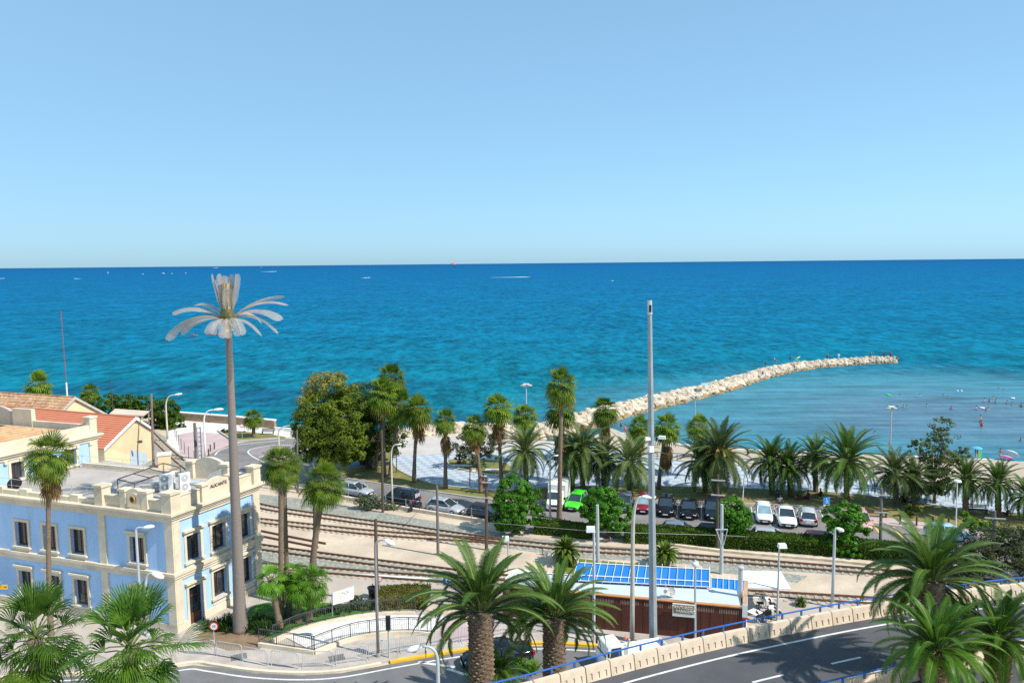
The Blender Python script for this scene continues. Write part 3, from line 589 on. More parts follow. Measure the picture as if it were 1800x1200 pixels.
# --- broad leaved trees
def leaves(spheres, n, size, seed, clumps=70, cr=.24, up=.35, fill=.25, jit=.5):
    g = np.random.default_rng(seed); sp = np.array(spheres, float); wts = (sp[:, 3] * sp[:, 4] + sp[:, 5] * sp[:, 3]); wts /= wts.sum()
    k = g.choice(len(sp), clumps, p=wts); d = g.normal(size=(clumps, 3)); d /= np.linalg.norm(d, axis=1)[:, None]
    rr = np.where(g.random(clumps) < fill, g.uniform(.3, .75, clumps), g.uniform(.78, 1.0, clumps)); cc = sp[k, :3] + d * sp[k, 3:6] * rr[:, None]
    crd = cr * sp[k, 3:6].min(axis=1) * g.uniform(.7, 1.35, clumps)
    j = g.integers(0, clumps, n); e = g.normal(size=(n, 3)); e /= np.linalg.norm(e, axis=1)[:, None]
    P = cc[j] + e * (crd[j] * g.uniform(.25, 1.0, n) ** .5)[:, None] * np.array([1, 1, .8])
    nr = e * .8 + d[j] * .5 + g.normal(size=(n, 3)) * jit + np.array([0, 0, up]); nr /= np.linalg.norm(nr, axis=1)[:, None]
    a = np.cross(nr, g.normal(size=(n, 3))); a /= np.linalg.norm(a, axis=1)[:, None]; b = np.cross(nr, a)
    s = (size * g.uniform(.6, 1.3, n))[:, None]
    vs = np.stack([P - a * s, P - b * s * .5 + nr * s * .12, P + a * s, P + b * s * .5 + nr * s * .12], 1).reshape(-1, 3)
    return vs, np.arange(4 * n).reshape(-1, 4), cc
def leaf_mesh(name, vs, fs, mats):
    me = bpy.data.meshes.new(name); me.from_pydata(vs.tolist(), [], fs.tolist())
    for m in (mats if isinstance(mats, list) else [mats]): me.materials.append(m)
    return me
def limbs(mb, top, ends, r, seed=0, f=.5):
    q = random.Random(seed)
    for e in ends:
        e = Vector(e); m = Vector(top) * f + e * (1 - f); m = Vector(top).lerp(e, .5) + Vector((q.uniform(-.2, .2), q.uniform(-.2, .2), -.1)); mb.tube([top, m, e], [r, r * .6, r * .2], 6)
LF_G = leafmat('round_tree_leaf', (.026, .115, .008), (.10, .275, .016), 1.1, .3, .35, .12)
LF_B = leafmat('big_tree_leaf', (.055, .105, .010), (.20, .26, .024), .35, .28, .5, .1)
LF_BD = leafmat('big_tree_dark_leaf', (.030, .066, .008), (.095, .145, .016), .4, .22, .5, .1)
LF_BY = leafmat('big_tree_blossom', (.22, .20, .035), (.42, .36, .085), .7, .3, .7, .1)
LF_O = leafmat('olive_leaf', (.055, .075, .035), (.14, .17, .09), 1.0, .25, .5, .15)
LF_E = leafmat('airy_tree_leaf', (.05, .075, .022), (.17, .21, .07), 1.0, .3, .5, .15)
LF_H = leafmat('hedge_leaf', (.025, .068, .006), (.095, .165, .014), .5, .25, .5, .12)
LF_GY = leafmat('grey_shrub_leaf', (.035, .05, .022), (.105, .125, .06), .7, .2, .6, .12)
LF_L = leafmat('lime_shrub_leaf', (.07, .16, .012), (.16, .30, .03), .9, .35, .5, .1)
LF_OX = leafmat('sword_plant_leaf', (.018, .05, .010), (.06, .11, .022), 1.0, .25, .4, .2)
def tree(label, bp, spheres_px, mats, n, size, seed, trunk=(.2, 2.0), cat='tree', name='tree', clumps=70, cr=.24, fill=.25, group=None, jit=.5):
    """spheres_px: (px, py, rx_px, ry_px, dy_m) lumps of the crown, dy in metres nearer(-)/farther(+) than the trunk"""
    base = G(*bp); o = thing(name, label, cat, base, 0, group); S = base.y / FPX; sp = []
    for px, py, rx, ry, dy in spheres_px:
        c = V(px, py, base.y + dy) - base; s = (base.y + dy) / FPX; sp.append((c.x, c.y, c.z, rx * s, (rx + ry) / 2 * s * .9, ry * s))
    mats = mats if isinstance(mats, list) else [(mats, 1)]
    tm = MB(); r0, hh = trunk; tp = Vector((0, 0, hh)) if hh else None
    if hh:
        tm.tube([(0, 0, -.1), (.04, 0, hh * .5), tp], [r0 * 1.3, r0, r0 * .85], 9); limbs(tm, tp, [(s[0] * .9, s[1] * .9, s[2] + s[5] * .1) for s in sp] + [(s[0] + s[3] * q, s[1] + s[4] * w_, s[2] + s[5] * .3) for s in sp for q, w_ in ((.5, .3), (-.5, .2), (.1, -.5))], r0 * .5, seed)
        tm.build('trunk', BARK, o, smooth='all')
    vs, fs, cc = leaves(sp, n, size, seed, clumps, cr, fill=fill, jit=jit); me = leaf_mesh('crown', vs, fs, [m for m, _ in mats])
    if len(mats) > 1:                       # blossom on the top clumps
        zc = vs.reshape(-1, 4, 3).mean(1); top = max(s[2] + s[5] for s in sp); bot = min(s[2] - s[5] for s in sp); g = np.random.default_rng(seed)
        f = (zc[:, 2] - bot) / (top - bot) - .18 * (zc[:, 0] - zc[:, 0].mean()) / max(1, np.abs(zc[:, 0]).max()) + g.normal(size=len(zc)) * .09; mi = (f > .84).astype(int); me.polygons.foreach_set('material_index', mi)
    put('crown', me, o); return o
tree('huge spreading tree with yellowish blossom on its top, by the road loop', (575, 838), [(580, 700, 50, 52, 0), (560, 740, 46, 60, -1), (605, 745, 44, 66, -1.5), (580, 770, 62, 45, -1.5), (548, 790, 34, 26, -1), (612, 790, 36, 26, -2)], [(LF_B, 1), (LF_BY, 1)], 42000, .16, 3, (.5, 3.0), clumps=520, cr=.22, group='big trees by the road loop')
tree('dark dense tree filling the space right of the huge blossoming tree', (648, 822), [(640, 712, 38, 50, 1), (655, 760, 40, 48, 1), (690, 770, 26, 34, 2), (640, 790, 36, 24, 0)], LF_BD, 20000, .16, 4, (.4, 3.0), clumps=260, cr=.28, group='big trees by the road loop')
gr = 'clipped round trees along the car park'
for L_, bp, s_, n_ in (('largest round tree, left of the white box truck', (905, 935), [(905, 870, 36, 36, 0), (905, 895, 44, 38, 0), (935, 890, 24, 34, -.4), (885, 905, 28, 26, -.5)], 13000),
    ('round tree hiding part of a car, right of the green car', (1068, 945), [(1060, 888, 38, 34, 0), (1078, 905, 36, 38, 0), (1048, 900, 28, 30, -.4)], 11000),
    ('small round tree with a bare leaning trunk above the hedge', (1284, 958), [(1288, 905, 30, 34, 0), (1300, 912, 24, 24, 0), (1276, 915, 22, 24, 0)], 6500),
    ('round tree below the wheelchair parking sign', (1486, 972), [(1482, 910, 34, 32, 0), (1492, 925, 34, 28, 0), (1470, 940, 20, 30, -.3), (1495, 965, 26, 20, -.6)], 10000)):
    tree(L_, bp, s_, LF_G, int(n_ * 1.5), .115, len(L_), (.16, 1.4), clumps=230, cr=.19, fill=.04, group=gr, jit=.22)
tree('grey green olive tree on the small lawn in the promenade', (840, 822), [(815, 785, 26, 20, 0), (845, 775, 26, 20, 0), (870, 788, 20, 18, 0), (832, 800, 34, 14, 0)], LF_O, 6500, .13, 8, (.16, 1.2), clumps=160, cr=.25, group='small park trees')
tree('airy tall tree with gaps before the shallow bay', (1641, 868), [(1655, 760, 26, 28, 0), (1640, 795, 34, 26, 0), (1660, 815, 40, 20, 0), (1612, 785, 16, 16, 0), (1690, 800, 18, 18, 0), (1640, 835, 30, 18, 0)], LF_E, 8000, .125, 9, (.16, 2.2), clumps=230, cr=.22, fill=.45, group='small park trees')
tree('dark bushy tree beside the bench right of the airy tree', (1642, 884), [(1650, 852, 26, 18, 0), (1630, 855, 16, 14, 0)], LF_BD, 2500, .16, 19, (.16, 1.4), clumps=40, cr=.3, group='small park trees')
tree('dark evergreen row of trees left of the curved seawall lamp', (235, 746), [(190, 712, 26, 20, 0), (222, 716, 30, 22, 0), (255, 715, 26, 20, 0)], LF_H, 9000, .2, 10, (.2, 2), clumps=220, cr=.24, group='dark trees behind the warehouse')
tree('dark evergreen tree under the curved lamp beside the seawall', (298, 752), [(290, 722, 26, 22, 0), (303, 742, 22, 22, 0), (278, 745, 16, 18, 0)], LF_H, 6500, .19, 12, (.18, 1.6), clumps=160, cr=.24, group='dark trees behind the warehouse')
tree('low wild bush behind the yard fence, beside the dark van', (665, 894), [(655, 882, 26, 12, 0), (690, 892, 16, 11, 0), (640, 880, 16, 10, 0)], LF_O, 3600, .10, 13, (0, 0), 'bush', 'bush', clumps=90, cr=.5)
tree('big grey green shrub mass at the right edge behind the flyover rail', (1750, 1018), [(1720, 970, 50, 42, 0), (1770, 960, 50, 42, 0), (1810, 970, 46, 44, 0), (1700, 1000, 34, 28, -1)], LF_GY, 16000, .11, 14, (0, 0), 'shrub', 'shrub', clumps=240, cr=.26)
tree('lime green climbing shrub above the big grey shrub mass', (1722, 960), [(1712, 920, 22, 12, 0), (1740, 925, 18, 10, 0), (1700, 908, 10, 12, 0), (1758, 940, 16, 12, 0)], LF_L, 3000, .13, 15, (0, 0), 'shrub', 'shrub', clumps=60, cr=.4)
tree('small dark bush at the foot of the park date palms, beside the pink pavement', (1610, 908), [(1608, 898, 16, 9, 0), (1598, 892, 10, 7, 0)], LF_BD, 900, .12, 16, (0, 0), 'bush', 'bush', clumps=30, cr=.4)
tree('tiny bush in the planter bed near the imitation palm trunk', (400, 760), [(398, 757, 8, 5, 0), (428, 762, 8, 4, 0)], LF_O, 500, .14, 17, (0, 0), 'bush', 'bush', clumps=20, cr=.5)
# ivy-like hedges and clipped shrubs
def hedge(label, pl, w_, h_, n, mat, size, seed, name='hedge', cat='hedge'):
    g = np.random.default_rng(seed); pts = GL(pl, 0, 6); base = pts[0].copy(); o = thing(name, label, cat, base)
    cm = MB(); strip(cm, [p - base for p in pts], -w_ * .42, w_ * .42, 0, h_ * .9); cm.build('inner_core', mk('hedge_dark_core', (.02, .03, .01), 1), o)  # solid near-black core inside the leaf shell
    L = [0]
    for a, b in zip(pts, pts[1:]): L.append(L[-1] + (b - a).length)
    t = g.uniform(0, L[-1], n); i = np.clip(np.searchsorted(L, t) - 1, 0, len(pts) - 2); P = np.array([list(p - base) for p in pts]); La = np.array(L)
    f = ((t - La[i]) / (La[i + 1] - La[i]))[:, None]; C = P[i] * (1 - f) + P[i + 1] * f; D = P[i + 1] - P[i]; D /= np.linalg.norm(D, axis=1)[:, None]; Nn = np.stack([-D[:, 1], D[:, 0], D[:, 2] * 0], 1)
    lump = 1 + .16 * np.sin(t * 1.9 + seed) + .1 * np.sin(t * 4.7)
    th = g.uniform(-.15 * PI, 1.15 * PI, n); cx, cz = np.cos(th), np.sin(th); q = np.maximum(np.abs(cx), np.abs(cz)); cx, cz = cx / q ** .6, np.clip(cz / q ** .6, -1, 1)
    hh = np.where(cz > .3, h_ * (.5 + .5 * cz) * (.93 + .09 * lump), h_ * g.uniform(0, 1, n)); C = C + Nn * (cx * w_ * .5)[:, None] + np.stack([0 * t, 0 * t, np.maximum(hh, .03)], 1) + g.normal(size=(n, 3)) * .05
    nr = Nn * cx[:, None] + np.array([0, 0, .4]) + g.normal(size=(n, 3)) * .6; nr /= np.linalg.norm(nr, axis=1)[:, None]
    a = np.cross(nr, g.normal(size=(n, 3))); a /= np.linalg.norm(a, axis=1)[:, None]; b = np.cross(nr, a); s = (size * g.uniform(.6, 1.3, n))[:, None]
    vs = np.stack([C - a * s, C - b * s * .55, C + a * s, C + b * s * .55], 1).reshape(-1, 3); put('foliage', leaf_mesh('foliage', vs, np.arange(4 * n).reshape(-1, 4), mat), o); return o
hedge('long clipped hedge between the car park and the rail yard', [(1098, 949), (1150, 951), (1300, 960), (1450, 971), (1560, 981), (1660, 991)], 1.7, 1.35, 34000, LF_H, .09, 1)
hedge('dark shaded hedge piece between the two largest round trees', [(942, 934), (990, 938), (1040, 944)], 1.5, 1.1, 9000, LF_BD, .09, 2)
hedge('clipped mound hedge with flat sloping top beside the litter bin', [(664, 1065), (690, 1063), (720, 1061), (752, 1062)], 2.3, 1.15, 14000, leafmat('dry_clipped_leaf', (.085, .09, .015), (.22, .205, .045), 1.2, .2), .06, 3)
tree('rounded bush beside the white sign, left of the litter bin', (634, 1072), [(628, 1058, 12, 11, 0), (640, 1064, 12, 10, 0)], LF_O, 2600, .07, 21, (0, 0), 'bush', 'bush', clumps=60, cr=.45)
def sword(label, pts, n, h_, mat=LF_OX, seed=0, name='sword_plants', cat='plants'):
    q = random.Random(seed); base = G(*pts[0]); o = thing(name, label, cat, base + Vector((0, 0, .13))); mb = MB()
    for x, y, k in [(p[0], p[1], n) for p in pts]:
        for c_ in range(k):
            cpt = G(x + q.uniform(-14, 14), y + q.uniform(-6, 6)) - base
            for i in range(14):
                az = q.uniform(0, 6.28); el = q.uniform(.5, 1.35); l = h_ * q.uniform(.7, 1.2); d = Vector((math.cos(az) * math.cos(el), math.sin(az) * math.cos(el), math.sin(el))); s_ = Vector((-math.sin(az), math.cos(az), 0)) * .035
                m_ = cpt + d * l * .6; e_ = cpt + d * l + Vector((0, 0, -.18 * l)); mb.add([cpt - s_ * .6, cpt + s_ * .6, m_ + s_, e_, m_ - s_], [[0, 1, 2, 4], [4, 2, 3]])
    mb.build('foliage', mat, o); return o
sword('dense strappy plants around the foot of the imitation palm mast', [(372, 1108), (392, 1112), (412, 1108), (402, 1100)], 9, .95, seed=1)
sword('dense strappy plants between the imitation palm mast and the lawn palms', [(446, 1112), (462, 1114), (476, 1108), (450, 1100), (490, 1104)], 9, .95, seed=2)
sword('strappy plants along the back railing below the white sign', [(565, 1082), (590, 1080), (620, 1074), (650, 1070)], 8, .75, seed=3)
sword('spiky pale plants in front of the clipped mound hedge', [(690, 1068), (715, 1066), (738, 1068), (668, 1070)], 6, .8, LF_GY, 4)
sword('bushy plants behind the flyover railing under the thick date palms', [(840, 1196), (880, 1192), (930, 1180)], 14, .9, LF_L, 5)
# ------------------------------------------------------------------ buildings
def text_mesh(s, size, depth=.02, mat=None, name='lettering', align='CENTER'):
    cu = bpy.data.curves.new(name, 'FONT'); cu.body = s; cu.size = size; cu.extrude = depth; cu.align_x = align; cu.align_y = 'CENTER'
    o = bpy.data.objects.new(name, cu); COL.objects.link(o); dg = bpy.context.evaluated_depsgraph_get(); me = bpy.data.meshes.new_from_object(o.evaluated_get(dg)); bpy.data.objects.remove(o)
    me.materials.clear()
    if mat: me.materials.append(mat)
    me.name = name; return me
def put_text(s, size, mat, parent, loc, right, up, name='lettering', depth=.02):
    o = put(name, text_mesh(s, size, depth, mat, name), parent); r, u = Vector(right).normalized(), Vector(up).normalized(); n_ = r.cross(u)
    o.matrix_local = Matrix(((r.x, u.x, n_.x, loc[0]), (r.y, u.y, n_.y, loc[1]), (r.z, u.z, n_.z, loc[2]), (0, 0, 0, 1))); return o
ZS = 8.2 / 7.95; _c = G(302, 917.5, 8.2); C0 = Vector((_c.x, _c.y, 0)); uL = (G(0, 881, 8.2) - _c).normalized(); vR = (G(453.5, 862, 8.2) - _c).normalized(); DET = uL.x * vR.y - vR.x * uL.y
def B(s, t, z): return C0 + uL * s + vR * t + Vector((0, 0, z * ZS))
def st(p): q = p - C0; return ((q.x * vR.y - q.y * vR.x) / DET, (uL.x * q.y - uL.y * q.x) / DET)
def onface(px, py, left=True):             # where the sight line meets the left / right front of the station
    a, b = CAM, CAM + ray(px, py); sa, sb = st(a), st(b); i = 1 if left else 0
    k = -sa[i] / (sb[i] - sa[i]); p = CAM + ray(px, py) * k; q = st(p); return (q[0] if left else q[1]), p.z / ZS
def wallface(mb, mp, A0, A1, Z0, Z1, ops, dep=.32):
    xs = sorted({A0, A1, *[o[0] for o in ops], *[o[1] for o in ops]}); zs = sorted({Z0, Z1, *[o[2] for o in ops], *[o[3] for o in ops]})
    for a, b in zip(xs, xs[1:]):
        for c, d in zip(zs, zs[1:]):
            m_ = ((a + b) / 2, (c + d) / 2)
            if any(o[0] < m_[0] < o[1] and o[2] < m_[1] < o[3] for o in ops): continue
            mb.add([mp(a, c, 0), mp(b, c, 0), mp(b, d, 0), mp(a, d, 0)], [[0, 1, 2, 3]])
    for a, b, c, d in [o[:4] for o in ops]:
        q = [(a, c), (b, c), (b, d), (a, d)]
        for i in range(4): (x, z), (x2, z2) = q[i], q[(i + 1) % 4]; mb.add([mp(x, z, 0), mp(x2, z2, 0), mp(x2, z2, dep), mp(x, z, dep)], [[0, 1, 2, 3]])
def pbox(mb, mp, a0, a1, z0, z1, d0, d1):
    mb.hexa([mp(a0, z0, d0), mp(a1, z0, d0), mp(a1, z0, d1), mp(a0, z0, d1), mp(a0, z1, d0), mp(a1, z1, d0), mp(a1, z1, d1), mp(a0, z1, d1)])
def arch_block(mb, f, a0, a1, z0, z1, rise, d0, d1, n=10):
    A = [(a0, z0), (a1, z0)] + [(a1 + (a0 - a1) * k / n, z1 + rise * math.sin(PI * k / n)) for k in range(n + 1)]
    N_ = len(A); mb.add([f(a, z, d0) for a, z in A] + [f(a, z, d1) for a, z in A], [list(range(N_)), list(range(N_, 2 * N_))[::-1]] + [[i, (i + 1) % N_, (i + 1) % N_ + N_, i + N_] for i in range(N_)])
def window(par, mp, a0, a1, z0, z1, base, hood=False, door=False, kind='window', surround=True, fmat=None):
    m1 = lambda a, z, d: mp(a, z, d) - base; fmat = fmat or BROWNF
    f = MB(); t_ = .07
    pbox(f, m1, a0, a0 + t_, z0, z1, .2, .3); pbox(f, m1, a1 - t_, a1, z0, z1, .2, .3); pbox(f, m1, a0 + t_, a1 - t_, z0, z0 + t_ * 1.4, .2, .3); pbox(f, m1, a0 + t_, a1 - t_, z1 - t_, z1, .2, .3); c = (a0 + a1) / 2
    pbox(f, m1, c - .03, c + .03, z0 + t_ * 1.4, z1 - t_, .21, .29)
    if door: pbox(f, m1, a0 + t_, a1 - t_, z1 - .75, z1 - .68, .205, .295); pbox(f, m1, a0 + t_, a1 - t_, z0 + t_ * 1.4, z0 + .75, .206, .294)
    w_ = f.build(kind, fmat, par); g = MB(); pbox(g, m1, a0 + t_ * .5, a1 - t_ * .5, z0 + .05, z1 - .05, .255, .262); g.build('pane', GLASS, w_)
    if not surround: return w_
    s = MB(); e = .2; pr = -.07
    pbox(s, m1, a0 - e, a0, z0, z1, pr, .02); pbox(s, m1, a1, a1 + e, z0, z1, pr, .02); pbox(s, m1, a0 - e, a1 + e, z1, z1 + e, pr, .02)
    if hood == 'arch': arch_block(s, m1, a0 - e, a1 + e, z1 + e - .01, z1 + e, .32, pr - .002, .02)
    elif hood: pbox(s, m1, a0 - e - .12, a1 + e + .12, z1 + e + .1, z1 + e + .24, -.26, .02); pbox(s, m1, a0 - e, a1 + e, z1 + e, z1 + e + .1, pr - .03, .02)
    s.build('surround', STONE, w_)
    if not door:
        s = MB(); pbox(s, m1, a0 - e - .08, a1 + e + .08, z0 - .14, z0, -.2, .02); pbox(s, m1, a0 - e * .6, a1 + e * .6, z0 - .5, z0 - .14, -.05, .02); s.build('sill', STONE, w_)
    return w_
mL = lambda a, z, d: B(a, d, z); mR = lambda a, z, d: B(d, a, z)
TL, TW, SW_ = 8.15, 9.4, 17.7
sb = thing('station_building', 'pale blue two storey station building with cream trim and flat terrace', 'building', C0)
loc = lambda f: (lambda a, z, d: f(a, z, d) - C0)
opsL, opsR, wl_ = [], [], []
def winpx(left, px, py, wd, hh, z0=None, hood=False, door=False):
    a, z = onface(px, py, left); zz = (z - hh / 2 if z0 is None else z0); op = (a - wd / 2, a + wd / 2, zz, zz + hh); (opsL if left else opsR).append(op); wl_.append((left, op, hood, door))
for px, py in ((39, 937), (88, 944), (137, 951)): winpx(True, px, py, 1.25, 1.85, 4.75)
winpx(True, 242, 966, 1.25, 1.85, 4.75, True)
for px, py in ((46, 1026), (96, 1034), (144, 1042)): winpx(True, px, py, 1.25, 1.95, .92, True)
winpx(True, 244, 1062, 1.25, 2.7, .12, 'arch', True)
winpx(False, 340, 957, 1.25, 1.85, 4.75, True); winpx(False, 384, 940, 1.25, 1.85, 4.75, True); winpx(False, 428, 922, 1.25, 1.85, 4.75, True)
winpx(False, 345, 1062, 1.25, 2.75, .12, True, True); winpx(False, 387, 1032, 1.25, 1.95, 1.25, True); winpx(False, 431, 1008, 1.25, 1.95, 1.25, True)
wb = MB(); wallface(wb, loc(mL), 0, SW_, 0, 8.0, opsL); wallface(wb, loc(mR), 0, TL, 0, 8.0, opsR)
wallface(wb, lambda a, z, d: B(a, TL - d, z) - C0, 0, SW_, 0, 8.6, []); wb.build('wall', BLUEW, sb)
for left, op, hood, door in wl_: window(sb, mL if left else mR, *op, C0, hood, door, 'door' if door else 'window')
tb = MB(); f1, f2 = loc(mL), loc(mR)
def gaps(a0, a1, ops, zt):
    cut = sorted([(o[0] - .2, o[1] + .2) for o in ops if o[2] < zt]); out = []; x = a0
    for c, d in cut: out.append((x, c)); x = d
    out.append((x, a1)); return out
for a, b in gaps(-.07, SW_, opsL, .6): pbox(tb, f1, a, b, 0, .65, -.07, .01)
for a, b in gaps(.0, TL + .07, opsR, .6): pbox(tb, f2, a, b, 0, .65, -.07, .01)
tb.build('plinth', STONE, sb)
sPil = onface(185, 1000)[0]; PLS = [MB() for _ in range(3)]
for z0, z1 in ((.65, 3.75), (4.36, 7.9)):
    pbox(PLS[0], f1, sPil - .32, sPil + .32, z0, z1, -.1, .012); pbox(PLS[1], f1, -.08, .6, z0, z1, -.1, .012); pbox(PLS[1], f2, .0, .55, z0, z1, -.1, .012); pbox(PLS[2], f2, TL - .5, TL + .08, z0, z1, -.1, .012)

for m_ in PLS: m_.build('pilaster', STONE, sb)
def band(name, rows_, s1=SW_):
    m_ = MB()
    for z0, z1, p in rows_: pbox(m_, f1, -p, s1, z0, z1, -p, .01); pbox(m_, f2, .011, TL + p, z0, z1, -p, .01)
    m_.build(name, STONE, sb)
band('string_course', [(3.75, 3.95, .10), (3.95, 4.15, .18), (4.15, 4.36, .26)])
band('cornice', [(7.9, 8.12, .12), (8.12, 8.3, .22), (8.3, 8.45, .34), (8.45, 8.6, .46)])
rf = MB(); rf.hexa([B(s, t, z) - C0 for z in (8.4, 8.63) for s, t in ((.1, .1), (SW_, .1), (SW_, TW + .8), (.1, TL - .1))]); rf.build('terrace_floor', mk('terrace_tiles', (.40, .36, .325), .9, .14, .5, detail=7), sb)
pp = MB()
def pedestal(s, t, h=1.35, w_=.36):
    ped = MB(); q = lambda a, z, d: B(a, d, z) - C0
    pbox(ped, q, s - w_, s + w_, 8.6, 8.6 + h - .16, t - w_, t + w_); pbox(ped, q, s - w_ - .08, s + w_ + .08, 8.6 + h - .16, 8.6 + h, t - w_ - .08, t + w_ + .08); ped.build('pedestal', STONE, sb)
sE = onface(238, 905)[0]
pbox(pp, f1, .3, sE - 1.15, 8.6, 9.3, .02, .3); pbox(pp, f1, sE + 1.15, sPil - .3, 8.6, 9.3, .02, .3)
pbox(pp, f1, .3, sE - 1.15, 9.3, 9.38, -.03, .35); pbox(pp, f1, sE + 1.15, sPil - .3, 9.3, 9.38, -.03, .35)
pbox(pp, f2, .3, 2.55, 8.6, 9.55, .02, .3); pbox(pp, f2, 5.9, TL - .3, 8.6, 9.4, .02, .3); pbox(pp, f2, .3, 2.55, 9.55, 9.63, -.03, .35); pbox(pp, f2, 5.9, TL - .3, 9.4, 9.48, -.03, .35)
for a in range(4):                        # stepped low parapet before the long terrace
    x0 = sPil + .4 + a * 2.5; pbox(pp, f1, x0, x0 + 1.7, 8.6, 8.92, -.02, .3); pbox(pp, f1, x0 + 1.7, x0 + 2.5, 8.6, 9.1, -.04, .32)
q = lambda a, z, d: B(a, TL - d, z) - C0
pbox(pp, q, .3, 3.0, 8.6, 9.3, .02, .3); pbox(pp, q, 5.6, SW_, 8.6, 8.95, .02, .3)
arch_block(pp, f1, sE - .75, sE + .75, 8.6, 9.75, .28, -.05, .35); arch_block(pp, f2, 3.2, 5.3, 8.6, 9.75, .3, -.02, .32); arch_block(pp, q, 3.0, 5.6, 8.6, 10.0, .35, 0, .3)
arch_block(pp, f1, sE - .55, sE + .55, 8.75, 9.5, .22, -.1, -.051)
pp.build('parapet', STONE, sb)
pedestal(.12, .12, 1.45, .42); pedestal(sPil, .16, 1.45, .36); pedestal(sE - .98, .15, 1.35, .26); pedestal(sE + .98, .15, 1.35, .26)
for t in (2.88, 5.6): pedestal(.14, t, 1.3, .28)
pedestal(.14, TL - .2, 1.4, .36); pedestal(2.6, TL - .2, 1.4, .36); pedestal(6.0, TL - .2, 1.4, .36)
em = MB(); c = f1(sE, 9.3, -.16); nn = (f1(sE, 9.3, -1) - f1(sE, 9.3, 0)).normalized()
def disc(mb, c, nrm, r, th, n=20):
    x = Vector((0, 0, 1)).cross(nrm).normalized(); y = Vector((0, 0, 1)); mb.loft([[c + nrm * k + (x * math.cos(2 * PI * i / n) + y * math.sin(2 * PI * i / n)) * r for i in range(n)] for k in (0, th)])
disc(em, c, nn, .27, .05); em.mi = 1; disc(em, c + nn * .05, nn, .17, .02); em.build('emblem', [mk('ochre', (.6, .3, .05), .6), mk('emblem_black', (.02, .02, .03), .6)], sb)
rdir = vR; put_text('ALICANTE', .34, mk('dark_lettering', (.08, .075, .075), .7), sb, f2(4.25, 9.5, -.05), vR, (0, 0, 1))
dp = MB(); dp.tube([f2(TL - .62, 7.9, -.15), f2(TL - .62, .3, -.15)], .05, 6); dp.build('drainpipe', STONE, sb)
# taller wing at the far left (part of the same building)
WZ = 11.0; wm = lambda a, z, d: B(SW_ + d, a, z); wmf = lambda a, z, d: B(a, -1.2 + d, z); wing = MB()
opw = []
for px, py in ((31, 832), (124, 806)):
    a, b = CAM, CAM + ray(px, py); k = (SW_ - st(a)[0]) / (st(b)[0] - st(a)[0]); tt = st(CAM + ray(px, py) * k)[1]; opw.append((tt - .5, tt + .5, 8.95, 10.3))
wallface(wing, loc(wm), -1.2, TW, 0, WZ, opw); wallface(wing, loc(wmf), SW_, SW_ + 22, 0, WZ, []); wing.build('wing_wall', BLUEW, sb)
for o_ in opw: window(sb, wm, *o_, C0, False, False)
wt = MB(); f3, f4 = loc(wm), loc(wmf)
for z0, z1, p in ((WZ - .45, WZ - .2, .1), (WZ - .2, WZ, .25), (WZ, WZ + .15, .4)): pbox(wt, f3, -1.2 - p, TW + p, z0, z1, -p, .01); pbox(wt, f4, SW_ + .011, SW_ + 22, z0, z1, -p, .01)
for i in range(8): pbox(wt, f3, .2 + i * 1.2, .45 + i * 1.2, WZ - .7, WZ - .45, -.2, .01)
pbox(wt, f3, TW - .75, TW, .0, WZ - .45, -.08, .011); pbox(wt, f3, 4.1, 4.7, 8.65, WZ - .45, -.08, .011)
pbox(wt, f3, -1.2, -.6, 0, WZ - .45, -.08, .011); wt.build('wing_cornice', STONE, sb)
wp = MB(); pbox(wp, f3, -1.1, TW - .6, WZ + .15, WZ + .95, -.02, .3); pbox(wp, f3, TW - .6, TW + .05, WZ + .15, WZ + 1.5, -.08, .6); pbox(wp, f3, TW - .66, TW + .11, WZ + 1.5, WZ + 1.65, -.14, .66)
pbox(wp, f3, TW - .3, TW, WZ + .15, WZ + .9, .6, 7); pbox(wp, f3, TW - .35, TW + .02, WZ + .2, WZ + 1.9, 7.0, 9.3)
wp.build('wing_parapet', STONE, sb); arch = MB(); arch_block(arch, lambda a, z, d: B(SW_ + a, TW - d, z) - C0, 9.31, 13, WZ + .1, WZ + 1.5, .5, 0, .3); pbox(arch, f3, TW - .4, TW + .1, WZ + .1, WZ + 2.1, 13.0, 13.5); arch.build('wing_pediment', mk('grey_render', (.46, .40, .33), .9, .1, .7), sb)
def tile_mat2(name, a, b, c, sc):
    m = mk(name, a, .85, 0, sc, .3, 20, col2=b, detail=9); n, L = nodes_of(m); bs = n['Principled BSDF']; src = bs.inputs['Base Color'].links[0].from_socket
    tc = n.new('ShaderNodeTexCoord'); v = n.new('ShaderNodeTexVoronoi'); v.inputs['Scale'].default_value = 3.4; L(tc.outputs['Object'], v.inputs['Vector']); sp = n.new('ShaderNodeSeparateColor'); L(v.outputs['Color'], sp.inputs[0])
    mr = n.new('ShaderNodeMapRange'); mr.inputs['From Min'].default_value = .45; mr.inputs['To Max'].default_value = .8; L(sp.outputs[0], mr.inputs[0]); mx = n.new('ShaderNodeMix'); mx.data_type = 'RGBA'; L(mr.outputs[0], mx.inputs[0]); L(src, mx.inputs[6]); mx.inputs[7].default_value = (*c, 1); L(mx.outputs[2], bs.inputs['Base Color']); return m
TILEO = tile_mat2('old_clay_tiles', (.30, .14, .08), (.52, .30, .15), (.60, .45, .26), .6)
TILEN = tile_mat2('orange_clay_tiles', (.50, .16, .085), (.56, .20, .11), (.52, .19, .10), .8)
TILEY = tile_mat2('weathered_yellow_tiles', (.52, .33, .16), (.58, .42, .24), (.45, .24, .13), .5)
